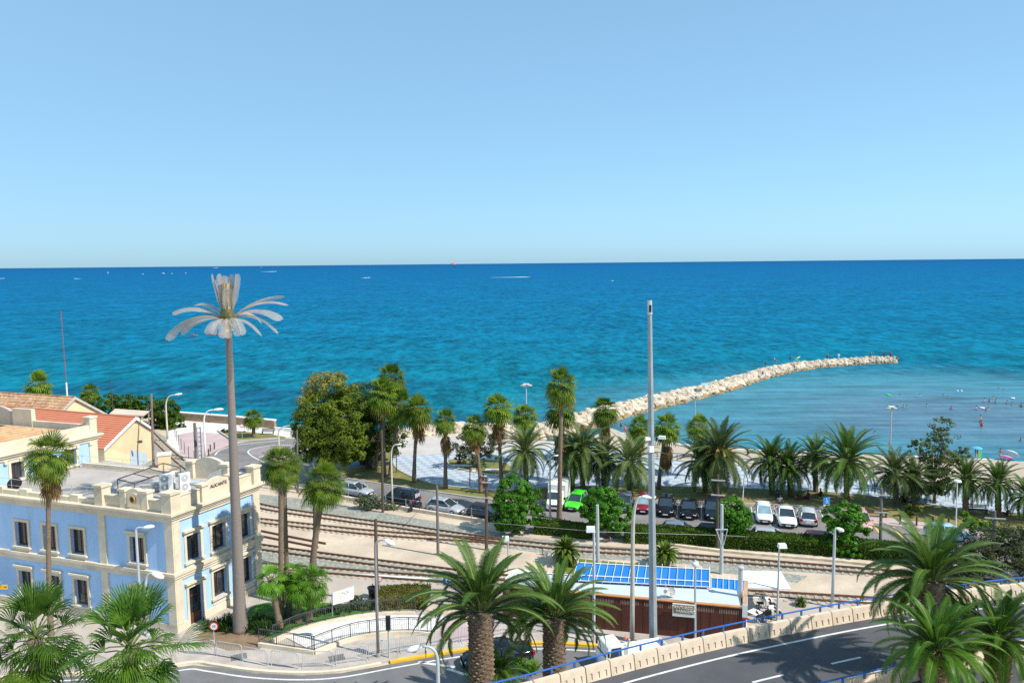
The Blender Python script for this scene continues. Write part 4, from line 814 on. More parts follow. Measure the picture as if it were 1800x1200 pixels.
def tiled_slope(mb, e0, e1, r0, r1, rows, th=.07, waves=0):
    """courses of tiles from the eave e0-e1 up to the ridge r0-r1, each course lapping the one below"""
    for i in range(rows):
        a, b = i / rows, (i + 1) / rows + .012; nrm = (e1 - e0).cross(r0 - e0).normalized(); nrm = nrm if nrm.z > 0 else -nrm
        p = [e0.lerp(r0, a), e1.lerp(r1, a), e1.lerp(r1, min(b, 1)), e0.lerp(r0, min(b, 1))]
        lo = [p[0] + nrm * th, p[1] + nrm * th, p[2] + nrm * .01, p[3] + nrm * .01]
        mb.add([p[0] - nrm * .05, p[1] - nrm * .05, p[2] - nrm * .05, p[3] - nrm * .05] + lo, [[4, 5, 6, 7], [0, 1, 5, 4], [1, 2, 6, 5], [3, 0, 4, 7]])
wr = MB(); h_ = lambda s, t, z: B(SW_ + s, t, z) - C0
tiled_slope(wr, h_(.35, 8.6, WZ + .35), h_(.35, -1.0, WZ + .35), h_(4.6, 5.2, WZ + 1.35), h_(4.6, 2.2, WZ + 1.35), 9)
tiled_slope(wr, h_(.35, 8.6, WZ + .35), h_(21, 8.6, WZ + .35), h_(4.6, 5.2, WZ + 1.35), h_(21, 5.2, WZ + 1.35), 8); tiled_slope(wr, h_(.35, -1.0, WZ + .35), h_(21, -1, WZ + .35), h_(4.6, 2.2, WZ + 1.35), h_(21, 2.2, WZ + 1.35), 8)
wr.build('wing_roof', TILEY, sb)
# --- gabled buildings behind
def gabled(label, L, A, R_, ridge_dir, length, wallm, tilem, rows, extra=None, over=.3, rakem=None):
    base = Vector((A.x, A.y, 0)); o = thing('gabled_building', label, 'building', base); D = ridge_dir * length; l, a, r = L - base, A - base, R_ - base
    w_ = MB(); g0 = lambda p: Vector((p.x, p.y, 0)); w_.add([g0(l), g0(r), r, a, l, g0(l) + D, l + D, g0(r) + D, r + D, a + D], [[0, 1, 2, 3, 4], [0, 4, 6, 5], [1, 7, 8, 2], [5, 6, 9, 8, 7]]); w_.build('wall', wallm, o)
    rf = MB(); n_ = -ridge_dir * .25; up = Vector((0, 0, .06)); oL = (l - a).normalized() * over; oR = (r - a).normalized() * over
    tiled_slope(rf, l + oL + n_ + up, l + oL + D + up, a + n_ + up, a + D + up, rows); tiled_slope(rf, r + oR + n_ + up, r + oR + D + up, a + n_ + up, a + D + up, rows)
    rf.tube([a + n_ + Vector((0, 0, .12)), a + D + Vector((0, 0, .12))], .11, 6); rf.build('roof', tilem, o)
    rk = MB()
    for e in (l + oL, r + oR):
        p, q_ = e + n_ * 1.35, a + n_ * 1.35; rk.hexa([p + Vector((0, 0, -.22)), q_ + Vector((0, 0, -.22)), q_ - n_ * .4 + Vector((0, 0, -.22)), p - n_ * .4 + Vector((0, 0, -.22)), p + Vector((0, 0, .14)), q_ + Vector((0, 0, .14)), q_ - n_ * .4 + Vector((0, 0, .14)), p - n_ * .4 + Vector((0, 0, .14))])
    rk.build('verge', rakem or WHITE, o); return o, base
ud = Vector((-.93, .36, 0)).normalized()
wh, wbase = gabled('cream warehouse with orange tiled roof and grey gate in its gable', Vector((-49.6, 91.4, 4.2)), Vector((-48.5, 97.0, 6.75)), Vector((-48.9, 102, 4.3)), ud, 36, STUCCO, TILEN, 15)
gt = MB(); _l, _r = Vector((-49.6, 91.4, 0)), Vector((-48.9, 102, 0)); gl_, gr_ = _l.lerp(_r, .50) - wbase, _l.lerp(_r, .87) - wbase; e = Vector((.1, 0, 0)); gt.hexa([gl_, gr_, gr_ + e, gl_ + e] + [p + Vector((0, 0, 3.3)) for p in (gl_, gr_, gr_ + e, gl_ + e)]); gt.build('gate', mk('pale_grey_gate', (.45, .52, .58), .6, .06, .8), wh)
sm_ = MB(); p = V(241, 776, 96.5) - wbase; sm_.box((p.x + .4, p.y, p.z), (.4, .3, .3)); sm_.box((p.x + .1, p.y, p.z), (.3, .08, .08)); sm_.build('wall_lamp', DARKST, wh)
gabled('old house with mottled brown tiled roof behind the warehouse', Vector((-62.9, 100, 4.1)), Vector((-61.3, 106, 7.9)), Vector((-60.1, 112, 4.25)), Vector((-.947, .32, 0)), 40, STUCCO, TILEO, 13, rakem=GREYC)
sh = thing('shelter', 'small open shelter with pale sloped roof before the dark hedge trees', 'shelter', G(230, 752)); b0 = sh.location.copy(); sh.location = b0
q_ = [V(192, 727, 117) - b0, V(252, 730, 117) - b0, V(263, 722, 121) - b0, V(202, 718, 121) - b0]; m_ = MB(); m_.hexa([p - Vector((0, 0, .15)) for p in q_] + q_); m_.build('roof', mk('pale_sheet_roof', (.56, .46, .36), .8, .08, .5), sh)
for p in (q_[1], q_[2], q_[0]): m_ = MB(); m_.box((p.x * .95, p.y, (p.z - .15) / 2 - .06), (.15, .15, p.z - .2)); m_.build('post', GREYC, sh)
# small cabin between the warehouse and the tracks
cb = thing('track_hut', 'small cream hut with flat roof right of the warehouse pole', 'hut', G(290, 822)); m_ = MB(); m_.box((0, 0, .9), (1.5, 1.5, 1.8), .4); m_.build('wall', STUCCO, cb); m_ = MB(); m_.box((0, 0, 1.87), (1.7, 1.7, .12), .4); m_.build('roof', WHITE, cb)
# --- things on the station terrace
TZ = 8.64 * ZS
def tp(px, py): return G(px, py, TZ)
fr = thing('steel_frame', 'rusty open steel frame standing on the terrace behind the emblem', 'frame', tp(245, 862)); b0 = fr.location
cs = [tp(208, 868) - b0, tp(238, 876) - b0, tp(318, 846) - b0, tp(288, 838) - b0]; m_ = MB(); T_ = Vector((0, 0, 1.15))
for i in range(4): m_.tube([cs[i] + T_, cs[(i + 1) % 4] + T_], .045, 5)
for k in (.33, .66): m_.tube([cs[0].lerp(cs[3], k) + T_, cs[1].lerp(cs[2], k) + T_], .035, 5)
m_.build('rails', RUST, fr)
for i in range(4): m_ = MB(); m_.tube([cs[i], cs[i] + T_ * .97], .035, 5); m_.build('post', RUST, fr)
def ac(label, px, py, w_, h_, rz, fans):
    o = thing('air_conditioner', label, 'air conditioner', tp(px, py), rz, 'cooling units on the terrace', .84); m_ = MB(); m_.box((0, 0, h_ / 2 + .1), (w_, .38, h_)); m_.box((-w_ * .35, 0, .05), (.06, .4, .1)); m_.box((w_ * .35, 0, .05), (.06, .4, .1)); m_.build('body', WHITE, o)
    for k in range(fans):
        z = .1 + h_ * (k + .5) / fans; g = MB(); disc(g, Vector((-.05, -.19, z)), Vector((0, -1, 0)), min(w_, h_ / fans) * .40, .02, 18); gr_ = g.build('fan_grille', mk('fan_grey', (.42, .43, .44), .6), o)
        g = MB(); disc(g, Vector((-.05, -.212, z)), Vector((0, -1, 0)), .08, .015, 10); g.build('hub', WHITE, gr_)
ac('small single fan cooling unit on the terrace floor, left of the tall ones', 277, 862, .95, .75, R(10), 1)
ac('tall two fan cooling unit in the middle of the terrace group', 291, 864, .95, 1.55, R(25), 2)
ac('plain backed tall cooling unit between the two fan ones', 303, 863, .9, 1.6, R(100), 2)
ac('tall two fan cooling unit turned to the sun, nearest the white panel', 325, 864, .95, 1.65, R(50), 2)
pn = thing('solar_panel', 'white tilted panel propped up on the station terrace', 'panel', tp(342, 852)); m_ = MB(); qd = [V(333, 842, 61.5), V(346, 843, 61.9), V(356, 813, 63.2), V(342, 811, 62.8)]
qd = [p - pn.location for p in qd]; th = Vector((.06, .03, -.05)); m_.hexa(qd + [p - th for p in qd]); m_.build('panel', WHITE, pn); m_ = MB(); m_.tube([qd[2], Vector((qd[2].x, qd[2].y, 0))], .03, 5); m_.tube([qd[3], Vector((qd[3].x, qd[3].y, 0))], .03, 5); m_.tube([qd[0], Vector((qd[0].x, qd[0].y, 0))], .03, 5); m_.build('stand', STEEL, pn)
dr = thing('water_heater', 'small metal tank with pipes under the tilted white panel', 'tank', tp(341, 862)); m_ = MB(); m_.tube([(-.5, 0, .6), (.5, .1, .6)], .2, 10); m_.build('tank', STEEL, dr); m_ = MB(); m_.tube([(-.4, 0, 0), (-.4, 0, .45)], .03, 4); m_.tube([(.4, .1, 0), (.4, .1, .45)], .03, 4); m_.tube([(.5, .1, .6), (.8, .2, .4), (.8, .3, 0)], .03, 5); m_.build('pipes', DARKST, dr)
gp = thing('mesh_screen', 'grey mesh screen leaning on the parapet behind the lettering', 'screen', tp(375, 853)); m_ = MB(); a_, b_ = tp(360, 858) - gp.location, tp(388, 845) - gp.location
for k in range(13): p = a_.lerp(b_, k / 12); m_.tube([p, p + Vector((.25, .35, 1.0))], .02, 4)
for k in range(6): o_ = Vector((.25, .35, 1.0)) * (k / 5); m_.tube([a_ + o_, b_ + o_], .015, 4)
m_.build('mesh', GREYP, gp)
cr_ = thing('cable_reel', 'black round reel on the terrace by the left wing wall', 'reel', tp(28, 858)); m_ = MB(); disc(m_, Vector((0, 0, .45)), Vector((.3, -.95, 0)), .45, .1); disc(m_, Vector((.12, -.38, .45)), Vector((.3, -.95, 0)), .45, .1); disc(m_, Vector((.03, -.1, .45)), Vector((.3, -.95, 0)), .25, .3); m_.build('reel', BLACK, cr_)
rl = thing('terrace_railing', 'thin steel railing along the long terrace edge', 'railing', B(9, .4, TZ / ZS)); b0 = rl.location
def railing(par, pts, h, posts, mat, r=.025, mids=(.5,), hand=None):
    m_ = MB(); m_.tube([p + Vector((0, 0, h)) for p in pts], r, 6)
    for k in mids: m_.tube([p + Vector((0, 0, h * k)) for p in pts], r * .7, 5)
    m_.build('rail', mat, par)
    for p, d in walk(pts, posts): m2 = MB(); m2.tube([p, p + Vector((0, 0, h - r * .5))], r, 5); m2.build('post', mat, par)
railing(rl, [B(s, .45, TZ / ZS) - b0 for s in (sPil + .3, 13, SW_ - .1)], 1.0, 1.5, STEEL, .02, (.5, .25))
rl2 = thing('terrace_railing', 'thin steel railing at the back of the terrace, before the warehouse gable', 'railing', B(9, TL, TZ / ZS)); b0 = rl2.location
railing(rl2, [B(s, TL - .6, TZ / ZS) - b0 for s in (6.2, 12, SW_ - .1)], 1.05, 2.2, STEEL, .02, (.5, .25))
ys = thing('direction_sign', 'yellow direction sign with black arrow, cut by the left edge', 'sign', V(6, 1031, 56)); m_ = MB(); m_.box((-.6, 0, 0), (1.8, .05, .34)); m_.build('board', YELLOW, ys); m_ = MB(); m_.box((.12, -.03, 0), (.18, .01, .04)); m_.add([(.2, -.035, .08), (.28, -.035, 0), (.2, -.035, -.08)], [[0, 1, 2]]); m_.build('arrow', BLACK, ys); m_ = MB(); m_.box((-.9, .05, -2.0), (.08, .05, 4.2)); m_.build('post', STEEL, ys)
# ------------------------------------------------------------------ imitation palm mast
fm = thing('antenna_mast', 'tall imitation palm antenna mast with pale feathery plastic fronds', 'antenna mast', G(423, 1112)); b0 = fm.location.copy()
top = V(401.5, 581, b0.y) - b0; top.x *= 1; m_ = MB(); NR = 60; rg = []
for i in range(NR + 1):
    u = i / NR; r_ = .215 + .23 * (1 - u) ** 1.2 + .10 * max(0, 1 - u * 9); rr = r_ * (1.0 + (.015 if i % 2 else -.01)); rg.append([(top.x * u + rr * math.cos(2 * PI * a / 16), rr * math.sin(2 * PI * a / 16), top.z * u) for a in range(16)])
m_.loft(rg); m_.build('trunk', mk('mast_bark', (.215, .18, .16), .9, .14, 3, .3, 10, stretch=(1.2, 1.2, 5), detail=7), fm, smooth='all')
m_ = MB(); m_.lathe([(.27, -.1), (.36, .02), (.30, .1)], 16, top); m_.build('collar', mk('tan_collar', (.34, .26, .19), .8), fm)
m_ = MB(); m_.lathe([(.26, .1), (.42, .5), (.5, 1.0), (.42, 1.5)], 12, top); m_.build('bulb', mk('green_bulb', (.10, .10, .035), .8, .5, 4), fm)
for i in range(7):
    a = i * 2 * PI / 7; m_ = MB(); m_.box((top.x + .34 * math.cos(a), .34 * math.sin(a), top.z + 2.2), (.1, .2, 2.1), a); m_.build('antenna', mk('antenna_tan', (.33, .27, .18), .8, .2, 2), fm)
FEA = leafmat('plastic_frond', (.38, .355, .31), (.52, .49, .43), 1.5, .3, .7, .04)
def feather(az, el, L, dro, w_=.42, z=1.0, bend=1.0):
    az = R(az); m_ = MB(); e = R(el); p = top + Vector((.25 * math.cos(az), .25 * math.sin(az), z)); K = 14; pts = []; ro = rnd.uniform(-.8, .8) if el < 60 else 0
    for k in range(K + 1):
        u = k / K; ee = e - R(dro) * u ** bend; d = Vector((math.cos(az) * math.cos(ee), math.sin(az) * math.cos(ee), math.sin(ee))); pts.append((p.copy(), d)); p = p + d * (L / K)
    m_.mi = 1; m_.tube([q[0] for q in pts], [.045 - .032 * k / K for k in range(K + 1)], 5); m_.mi = 0; n = 80
    for j in range(n):
        u = .16 + .84 * j / (n - 1); x = u * K; k = min(int(x), K - 1); q = pts[k][0].lerp(pts[k + 1][0], x - k); d = pts[k][1].lerp(pts[k + 1][1], x - k).normalized(); sd = d.cross(Vector((0, 0, 1))).normalized(); nn = sd.cross(d); sd, nn = sd * math.cos(ro * u) + nn * math.sin(ro * u), nn * math.cos(ro * u) - sd * math.sin(ro * u)
        ll = w_ * min(1, (u - .10) * 4) * (1 if u < .8 else (1 - ((u - .8) / .2) ** 2 * .75)); wd = d * (L / n * .30)
        for sg in (-1, 1):
            v = (sd * sg * .8 + d * .55 - nn * .12).normalized(); t2 = q + v * ll - Vector((0, 0, .12 * ll)); m_.add([q - wd, q + wd, t2 + wd * .6, t2 - wd * .6], [[0, 1, 2, 3]])
    m_.build('frond', [FEA, mk('frond_rib', (.34, .25, .17), .8)], fm)
for a in ((188, 76, 2.9, -4), (165, 84, 2.85, -3), (120, 86, 2.7, 0), (60, 85, 2.8, -2), (15, 80, 2.9, -6), (345, 74, 2.9, -6), (250, 86, 2.0, 0), (300, 84, 1.9, 0), (205, 80, 2.5, 0)): feather(a[0], a[1], a[2], a[3], .42, 1.0)
for a in ((150, 48, 3.2, 62), (178, 40, 3.8, 68), (190, 22, 4.3, 88), (205, 16, 3.0, 70), (165, 24, 3.9, 80), (250, 18, 1.9, 95), (285, 18, 2.6, 92), (305, 22, 3.0, 85), (328, 12, 3.4, 62), (352, 38, 3.9, 80), (10, 48, 4.1, 72), (30, 46, 4.0, 50), (355, 24, 3.7, 85), (70, 30, 3.5, 80), (110, 30, 3.5, 80)): feather(*a, w_=.50, z=.75)
# ------------------------------------------------------------------ kiosk restaurant
k0, k1 = G(884, 1091), G(1311, 1134); kd = (k1 - k0); KL = kd.length; kd.normalize(); kn = Vector((-kd.y, kd.x, 0)); KH = 2.62
def K(a, z, b): return kd * a + kn * b + Vector((0, 0, z))
def kab(px, py, z): p = G(px, py, z) - k0; return p.dot(kd), p.dot(kn)
ko = thing('kiosk_building', 'low kiosk restaurant with dark brown slatted wall and pale flat roof', 'kiosk', k0)
PLANK = mk('dark_brown_cladding', (.098, .029, .018), .65, .22, 1.2, .2, 10, stretch=(5, 5, .4)); m_ = MB(); m_.mi = 1; pbox(m_, K, .02, KL - .02, .1, KH - .05, .06, .2); m_.mi = 0; x = 0; q = random.Random(5)
while x < KL - .1:
    w_ = q.choice((.62, .9, 1.15, 1.5)); e_ = min(x + w_, KL); pbox(m_, K, x, e_ - .03, .05, KH, 0, .06); x = e_
m_.mi = 2; x = .3
while x < KL - .3:
    if (x * 1.3) % 2.2 < 1.7: pbox(m_, K, x, x + .035, KH - .5, KH - .2, -.006, .01)
    x += .11
m_.build('wall', [PLANK, BLACK, mk('slot_light', (.42, .30, .22), .8)], ko)
m_ = MB(); pbox(m_, K, -.05, KL + .05, KH, KH + .07, -.06, .25); m_.build('wall_cap', mk('copper_trim', (.50, .22, .08), .6), ko)
m_ = MB(); pbox(m_, K, 0, KL, .05, KH - .02, 2.7, 2.9); pbox(m_, K, KL - .2, KL - .01, .05, KH - .02, .2, 2.7); pbox(m_, K, .01, .2, .05, KH - .02, .2, 2.7); m_.build('back_wall', STUCCO, ko)
m_ = MB(); pbox(m_, K, .1, KL - .3, KH - .01, KH + .035, .25, 2.75); m_.build('roof', mk('grey_roof_membrane', (.50, .56, .58), .8, .09, .5, detail=7), ko)
m_ = MB(); pbox(m_, K, KL - .28, KL + .06, KH - .6, KH + .28, -.07, -.001); m_.build('corner_notice', WHITE, ko); m_ = MB(); pbox(m_, K, KL - .28, KL + .06, KH - .75, KH - .6, -.07, -.001); m_.build('notice_band', RED, ko)
m_ = MB(); m_.hexa([K(KL - .25, KH + .04, .26), K(KL + .02, KH + .04, .26), K(KL + .3, KH + .5, 3.2), K(KL + .02, KH + .5, 3.2), K(KL - .25, KH + .2, .26), K(KL + .02, KH + .2, .26), K(KL + .3, KH + .65, 3.2), K(KL + .02, KH + .65, 3.2)]); m_.build('end_fascia', mk('tan_board', (.45, .28, .18), .7, .2, 2), ko)
sg = thing('shop_sign', 'tan sign with white two line lettering on the brown kiosk wall', 'sign', k0); a0, a1 = kab(1183, 1058, 2.1)[0], kab(1221.5, 1058, 2.1)[0]; m_ = MB(); pbox(m_, K, a0, a1, 1.72, 2.62, -.22, -.14); m_.build('frame', WHITE, sg)
m_ = MB(); pbox(m_, K, a0 + .05, a1 - .05, 1.95, 2.57, -.226, -.219); m_.build('board', mk('tan_sign', (.36, .27, .17), .7, .05, 2), sg); ac_ = (a0 + a1) / 2
put_text('TRINTURCO', .245, WHITE, sg, K(ac_ - .10, 2.38, -.24), kd, (0, 0, 1)); put_text('VARADERO', .245, WHITE, sg, K(ac_ + .12, 2.12, -.24), kd, (0, 0, 1))
sd_ = thing('satellite_dish', 'grey round satellite dish on the kiosk roof above the tan sign', 'satellite dish', k0 + K(kab(1180, 1043, KH)[0], KH, .6)); m_ = MB(); nrm = Vector((.3, -.8, .35)).normalized(); x_ = Vector((0, 0, 1)).cross(nrm).normalized(); y_ = nrm.cross(x_)
m_.loft([[Vector((0, 0, .45)) + nrm * (.12 * (r_ / .33) ** 2 - .1) + (x_ * math.cos(2 * PI * i / 16) + y_ * math.sin(2 * PI * i / 16)) * r_ for i in range(16)] for r_ in (.02, .15, .25, .33)], cap=False); m_.build('dish', GREYC, sd_, smooth='all')
m_ = MB(); m_.tube([(0, 0, 0), (0, 0, .4)], .03, 5); m_.tube([Vector((0, 0, .2)), Vector((0, 0, .35)) + nrm * .4], .015, 4); m_.box((0, 0, .03), (.3, .3, .05)); m_.build('stand', STEEL, sd_)
aa = thing('aerial', 'thin white aerial rod beside the satellite dish', 'aerial', k0 + K(kab(1170, 1040, KH)[0], KH, .5)); m_ = MB(); m_.tube([(0, 0, 0), (0, 0, 1.2)], .018, 5); m_.build('rod', WHITE, aa); m_ = MB(); disc(m_, Vector((0, -.02, .5)), Vector((0, -1, 0)), .13, .03, 12); m_.build('disc', WHITE, aa)
ch = thing('chimney_pipe', 'grey metal flue pipe with cowl at the right end of the kiosk roof', 'flue', k0 + K(kab(1301, 1046, KH)[0], KH - .1, 1.9)); m_ = MB(); m_.lathe([(.17, 0), (.17, 2.05)], 14); m_.build('pipe', STEEL, ch, smooth=True); m_ = MB(); m_.lathe([(.13, 2.05), (.13, 2.18), (.26, 2.18), (.24, 2.26), (.04, 2.36)], 14); m_.build('cowl', STEEL, ch, smooth=True)
CANB = mk('blue_canopy_fabric', (.010, .175, .52), .75, .10, .8)
def canopy(label, c4, n, z_, legs=True):
    """c4 = back-left, back-right, front-right, front-left corners (place points)"""
    b0 = Vector((c4[0].x, c4[0].y, 0)); o = thing('pergola', label, 'pergola', b0, 0, 'blue canopies behind the kiosk'); bl, br, fr_, fl = [p - b0 for p in c4]; m_ = MB()
    for k in range(n):                     # sagging panels between the ribs
        u0, u1 = k / n + .0008, (k + 1) / n - .0008; P = [bl.lerp(br, u0), bl.lerp(br, u1), fl.lerp(fr_, u1), fl.lerp(fr_, u0)]; rows_ = []
        for j in range(5): t = j / 4; sag = Vector((0, 0, -.05 - .07 * math.sin(PI * t))); rows_.append([P[0].lerp(P[3], t) + sag, P[1].lerp(P[2], t) + sag])
        m_.loft(rows_, cap=False, closed=False)
    m_.build('fabric', CANB, o); m_ = MB(); ex = (bl - fl).normalized() * .25
    for t in (.06, .72): m_.tube([bl.lerp(fl, t), br.lerp(fr_, t)], .038, 5)
    for k in range(n + 1): u = k / n; m_.tube([bl.lerp(br, u) + ex, fl.lerp(fr_, u)], .018, 4)
    m_.tube([fl, fr_], .03, 4); m_.build('frame', WHITE, o)
    for p in (bl, br): m2 = MB(); m2.tube([Vector((p.x, p.y, 0)), p], .05, 6); m2.build('post', WHITE, o)
    for p in (fl, fr_): m2 = MB(); m2.tube([Vector((p.x, p.y, 0)), p], .05, 6); m2.build('post', WHITE, o)
canopy('longest blue canopy with white ribs behind the pale kiosk roof', [G(1016, 986, 3.3), G(1247, 998, 3.3), G(1247, 1031, 2.85), G(1006, 1019, 2.85)], 17, 3.2)
canopy('low blue canopy at the right, next to the flue pipe', [G(1251, 1013, 2.75), G(1312, 1018, 2.75), G(1313, 1048, 2.4), G(1250, 1041, 2.4)], 6, 2.5)
canopy('low blue canopy at the left, behind the thick date palm', [G(925, 1003, 2.7), G(1012, 1009, 2.7), G(1000, 1030, 2.4), G(905, 1024, 2.4)], 9, 2.5)
wa_ = thing('awning', 'small white awning at the left end of the blue canopies', 'awning', G(905, 1040)); b0 = wa_.location; p4 = [G(903, 1000, 2.75) - b0, G(938, 1002, 2.75) - b0, G(932, 1018, 2.4) - b0, G(888, 1016, 2.4) - b0]; m_ = MB(); m_.hexa([p - Vector((0, 0, .08)) for p in p4] + p4); m_.build('fabric', WHITE, wa_)
for p in p4: m_ = MB(); m_.tube([(p.x, p.y, 0), p - Vector((0, 0, .08))], .03, 5); m_.build('post', STEEL, wa_)
pr_ = thing('parasol', 'big square white parasol over the terrace tables', 'parasol', G(1342, 1072)); m_ = MB(); S_ = 1.55
m_.add([(-S_, -S_, 2.42), (S_, -S_, 2.42), (S_, S_, 2.42), (-S_, S_, 2.42), (0, 0, 2.78)] + [(-S_, -S_, 2.27), (S_, -S_, 2.27), (S_, S_, 2.27), (-S_, S_, 2.27)], [[0, 1, 4], [1, 2, 4], [2, 3, 4], [3, 0, 4], [0, 1, 6, 5], [1, 2, 7, 6], [2, 3, 8, 7], [3, 0, 5, 8]]); m_.build('canopy', WHITE, pr_); pr_.rotation_euler = (0, 0, -.12)
m_ = MB(); m_.tube([(0, 0, 0), (0, 0, 2.75)], .03, 6); m_.build('pole', STEEL, pr_); m_ = MB(); m_.box((0, 0, .05), (.5, .5, .1)); m_.build('base', GREYC, pr_)
for i, (L_, px, py) in enumerate((('white terrace table under the parasol, farthest from the flyover', 1346, 1061), ('white terrace table right of the kiosk end, nearest the flyover rail', 1356, 1077), ('pale terrace table against the kiosk end wall', 1326, 1084))):
    t_ = thing('terrace_table', L_, 'table', G(px, py + 8), .3 * i, 'terrace tables'); m_ = MB(); m_.box((0, 0, .74), (.8, .8, .04)); m_.build('tabletop', WHITE, t_); m_ = MB(); m_.tube([(0, 0, .03), (0, 0, .72)], .035, 6); m_.box((0, 0, .015), (.45, .45, .03)); m_.build('leg', STEEL, t_)
ch0 = None
for L_, px, py, rz in (('dark terrace chair right of the far table', 1358, 1063, -1.5), ('dark terrace chair left of the far table', 1336, 1061, 1.6), ('dark terrace chair right of the near table', 1368, 1078, -1.4), ('dark terrace chair left of the near table', 1344, 1079, 1.5), ('dark terrace chair in front of the near table by the rail', 1351, 1086, 3.0), ('dark terrace chair right of the pale table', 1336, 1086, -1.5)):
    p = G(px, py + 8)
    if ch0 is None:
        ch0 = thing('terrace_chair', L_, 'chair', p, rz, 'terrace chairs'); m_ = MB(); m_.box((0, 0, .45), (.44, .44, .04)); m_.build('seat', BLACK, ch0); m_ = MB(); m_.box((0, -.22, .68), (.44, .03, .4)); m_.build('backrest', BLACK, ch0)
        for x_ in (-.19, .19):
            for y_ in (-.19, .19): m_ = MB(); m_.tube([(x_, y_, 0), (x_, y_, .43)], .018, 4); m_.build('leg', BLACK, ch0)
    else: copy_tree(ch0, None, p, rz, L_)
# ------------------------------------------------------------------ railway
SLP = mk('sleeper_concrete', (.36, .315, .255), .9, .25, 3)
SLM = MB().box((0, 0, 0), (.24, 1.95, .12)).mesh('sleeper', SLP); nsl = 0
def track(label, pl, smp=6, sl=True):
    pts = GL(pl, 0, smp); base = pts[len(pts) // 2].copy(); o = thing('railway_track', label, 'railway track', base, 0, 'tracks of the rail yard'); pp_ = [p - base for p in pts]
    for s in (-1, 1):
        m_ = MB(); strip(m_, pp_, s * .53 - .05, s * .53 + .05, .02, .20); m_.build('rail', RUST, o)
    if not sl: return o
    w_ = walk(pp_, .62); w_.sort(key=lambda q_: (q_[0] + base - CAM).length if -.62 < (q_[0] + base).x / (q_[0] + base).y < .62 else 999)
    rest = MB()
    for i, (p, d) in enumerate(w_):
        rz = math.atan2(d.y, d.x)
        if i < 90: put('sleeper', SLM, o, (p.x, p.y, -.015), rz)
        else: rest.box((p.x, p.y, .02), (.24, 1.95, .12), rz)
    if len(w_) > 90: rest.build('sleepers', SLP, o, kind='stuff')
    return o
track('railway track nearest the quay edge, with clear sleepers', [(395, 989), (455, 995), (600, 1006), (760, 1018), (1000, 1030), (1310, 1044), (1400, 1049), (1500, 1055), (1650, 1064)])
track('second railway track from the quay, joining the first one behind the kiosk', [(400, 952), (455, 962), (600, 982), (760, 1002), (830, 1011), (980, 1026)])
track('long middle railway track running the whole width to the flyover', [(400, 908), (455, 916), (600, 932), (700, 941), (880, 953), (1015, 966), (1142, 973.5), (1189, 978), (1450, 999), (1560, 1008), (1750, 1026)])
track('railway track curving from the warehouse into the middle track', [(255, 752), (280, 778), (325, 818), (390, 862), (455, 890), (600, 913), (700, 926), (800, 941), (890, 953)])
track('short dead end siding beside the right end of the station', [(400, 926), (455, 938), (520, 951), (566, 960)], 6, False)
sg = thing('track_signal', 'small ground signal by the sand, left of the first sago palm', 'signal', G(960, 975)); m_ = MB(); m_.box((0, 0, .25), (.3, .25, .5)); m_.build('box', GREYC, sg); m_ = MB(); m_.tube([(-.3, 0, 0), (-.3, 0, .7)], .04, 5); m_.build('post', DARKST, sg)
# ------------------------------------------------------------------ poles
def pole(label, bp, tpx, r, mat, arms=(), group='overhead line poles', guy=None, name='line_pole', taper=.75):
    base = G(*bp); t = V(tpx[0], tpx[1], base.y) - base; o = thing(name, label, 'pole', base, 0, group); m_ = MB(); m_.tube([(0, 0, -.1), (t.x * .5, 0, t.z * .5), (t.x, 0, t.z)], [r, r * (1 + taper) / 2, r * taper], 9); m_.build('post', mat, o, smooth=True)
    for k, w_ in arms: m_ = MB(); m_.box((t.x * k, -.12, t.z * k), (w_, .1, .1), -.25); m_.build('crossarm', GREYC, o)
    if guy: g_ = G(*guy) - base; m_ = MB(); m_.tube([(t.x, 0, t.z * .95), g_], .025, 4); m_.build('guy_wire', STEEL, o)
    return o
DP = mk('grey_wood_pole', (.16, .145, .135), .85, .2, 3, stretch=(5, 5, .8))
pole('grey line pole with guy wires standing in the sand between the tracks', (770, 975), (768, 853), .14, DP, (), guy=(728, 905))
pole('brown line pole with short crossarms at the left of the largest round tree', (855, 966), (855, 838), .16, WOODP, ((.93, .9), (.72, .9)))
pole('thick grey line pole behind the long blue canopy', (1051, 1004), (1050, 887), .17, GREYP)
pole('dark line pole in front of the slender fan palm by the wild bush', (673, 900), (671, 756), .15, WOODP, (), taper=.7)
pole('thin dark line pole between the two drooping fan palms', (524, 866), (522, 756), .12, DP)
pole('dark line pole close behind the drooping fan palm beside the rail yard', (554, 1004), (552, 866), .14, WOODP)
pole('dark brown line pole beside the grey curved lamp on the quay', (663, 1064), (660, 912), .16, WOODP)
pole('brown line pole with two crossarms rising before the small round tree', (1261, 966), (1262, 834), .15, WOODP, ((.93, 1.2), (.735, 1.2)))
lp2 = pole('grey steel line pole with side brackets, right next to the brown crossarm pole', (1268, 1008), (1269, 886), .17, GREYP)
m_ = MB(); m_.box((-.1, -.2, 3.9), (1.0, .08, .08)); m_.tube([(-.55, -.2, 3.9), (-.1, -.2, 2.6)], .04, 4); m_.tube([(.38, -.2, 3.9), (.1, -.2, 2.6)], .04, 4); m_.build('bracket', STEEL, lp2)
pole('dark line pole with two pale crossarms at the right, before the park bench', (1547, 970), (1550, 858), .15, DP, ((.90, 1.25), (.63, 1.25)))
pole('dark line pole with a wide crossarm behind the lime green shrub', (1748, 990), (1748, 897), .17, DP, ((.86, 1.6),))
pole('thick reddish pole at the right corner of the warehouse gable', (270, 824), (266, 692), .17, mk('red_grey_pole', (.22, .15, .13), .8, .3, .5))
pole('dark solid post standing on the edge of the pink plaza', (345, 806), (342, 743), .2, DP, taper=.95)
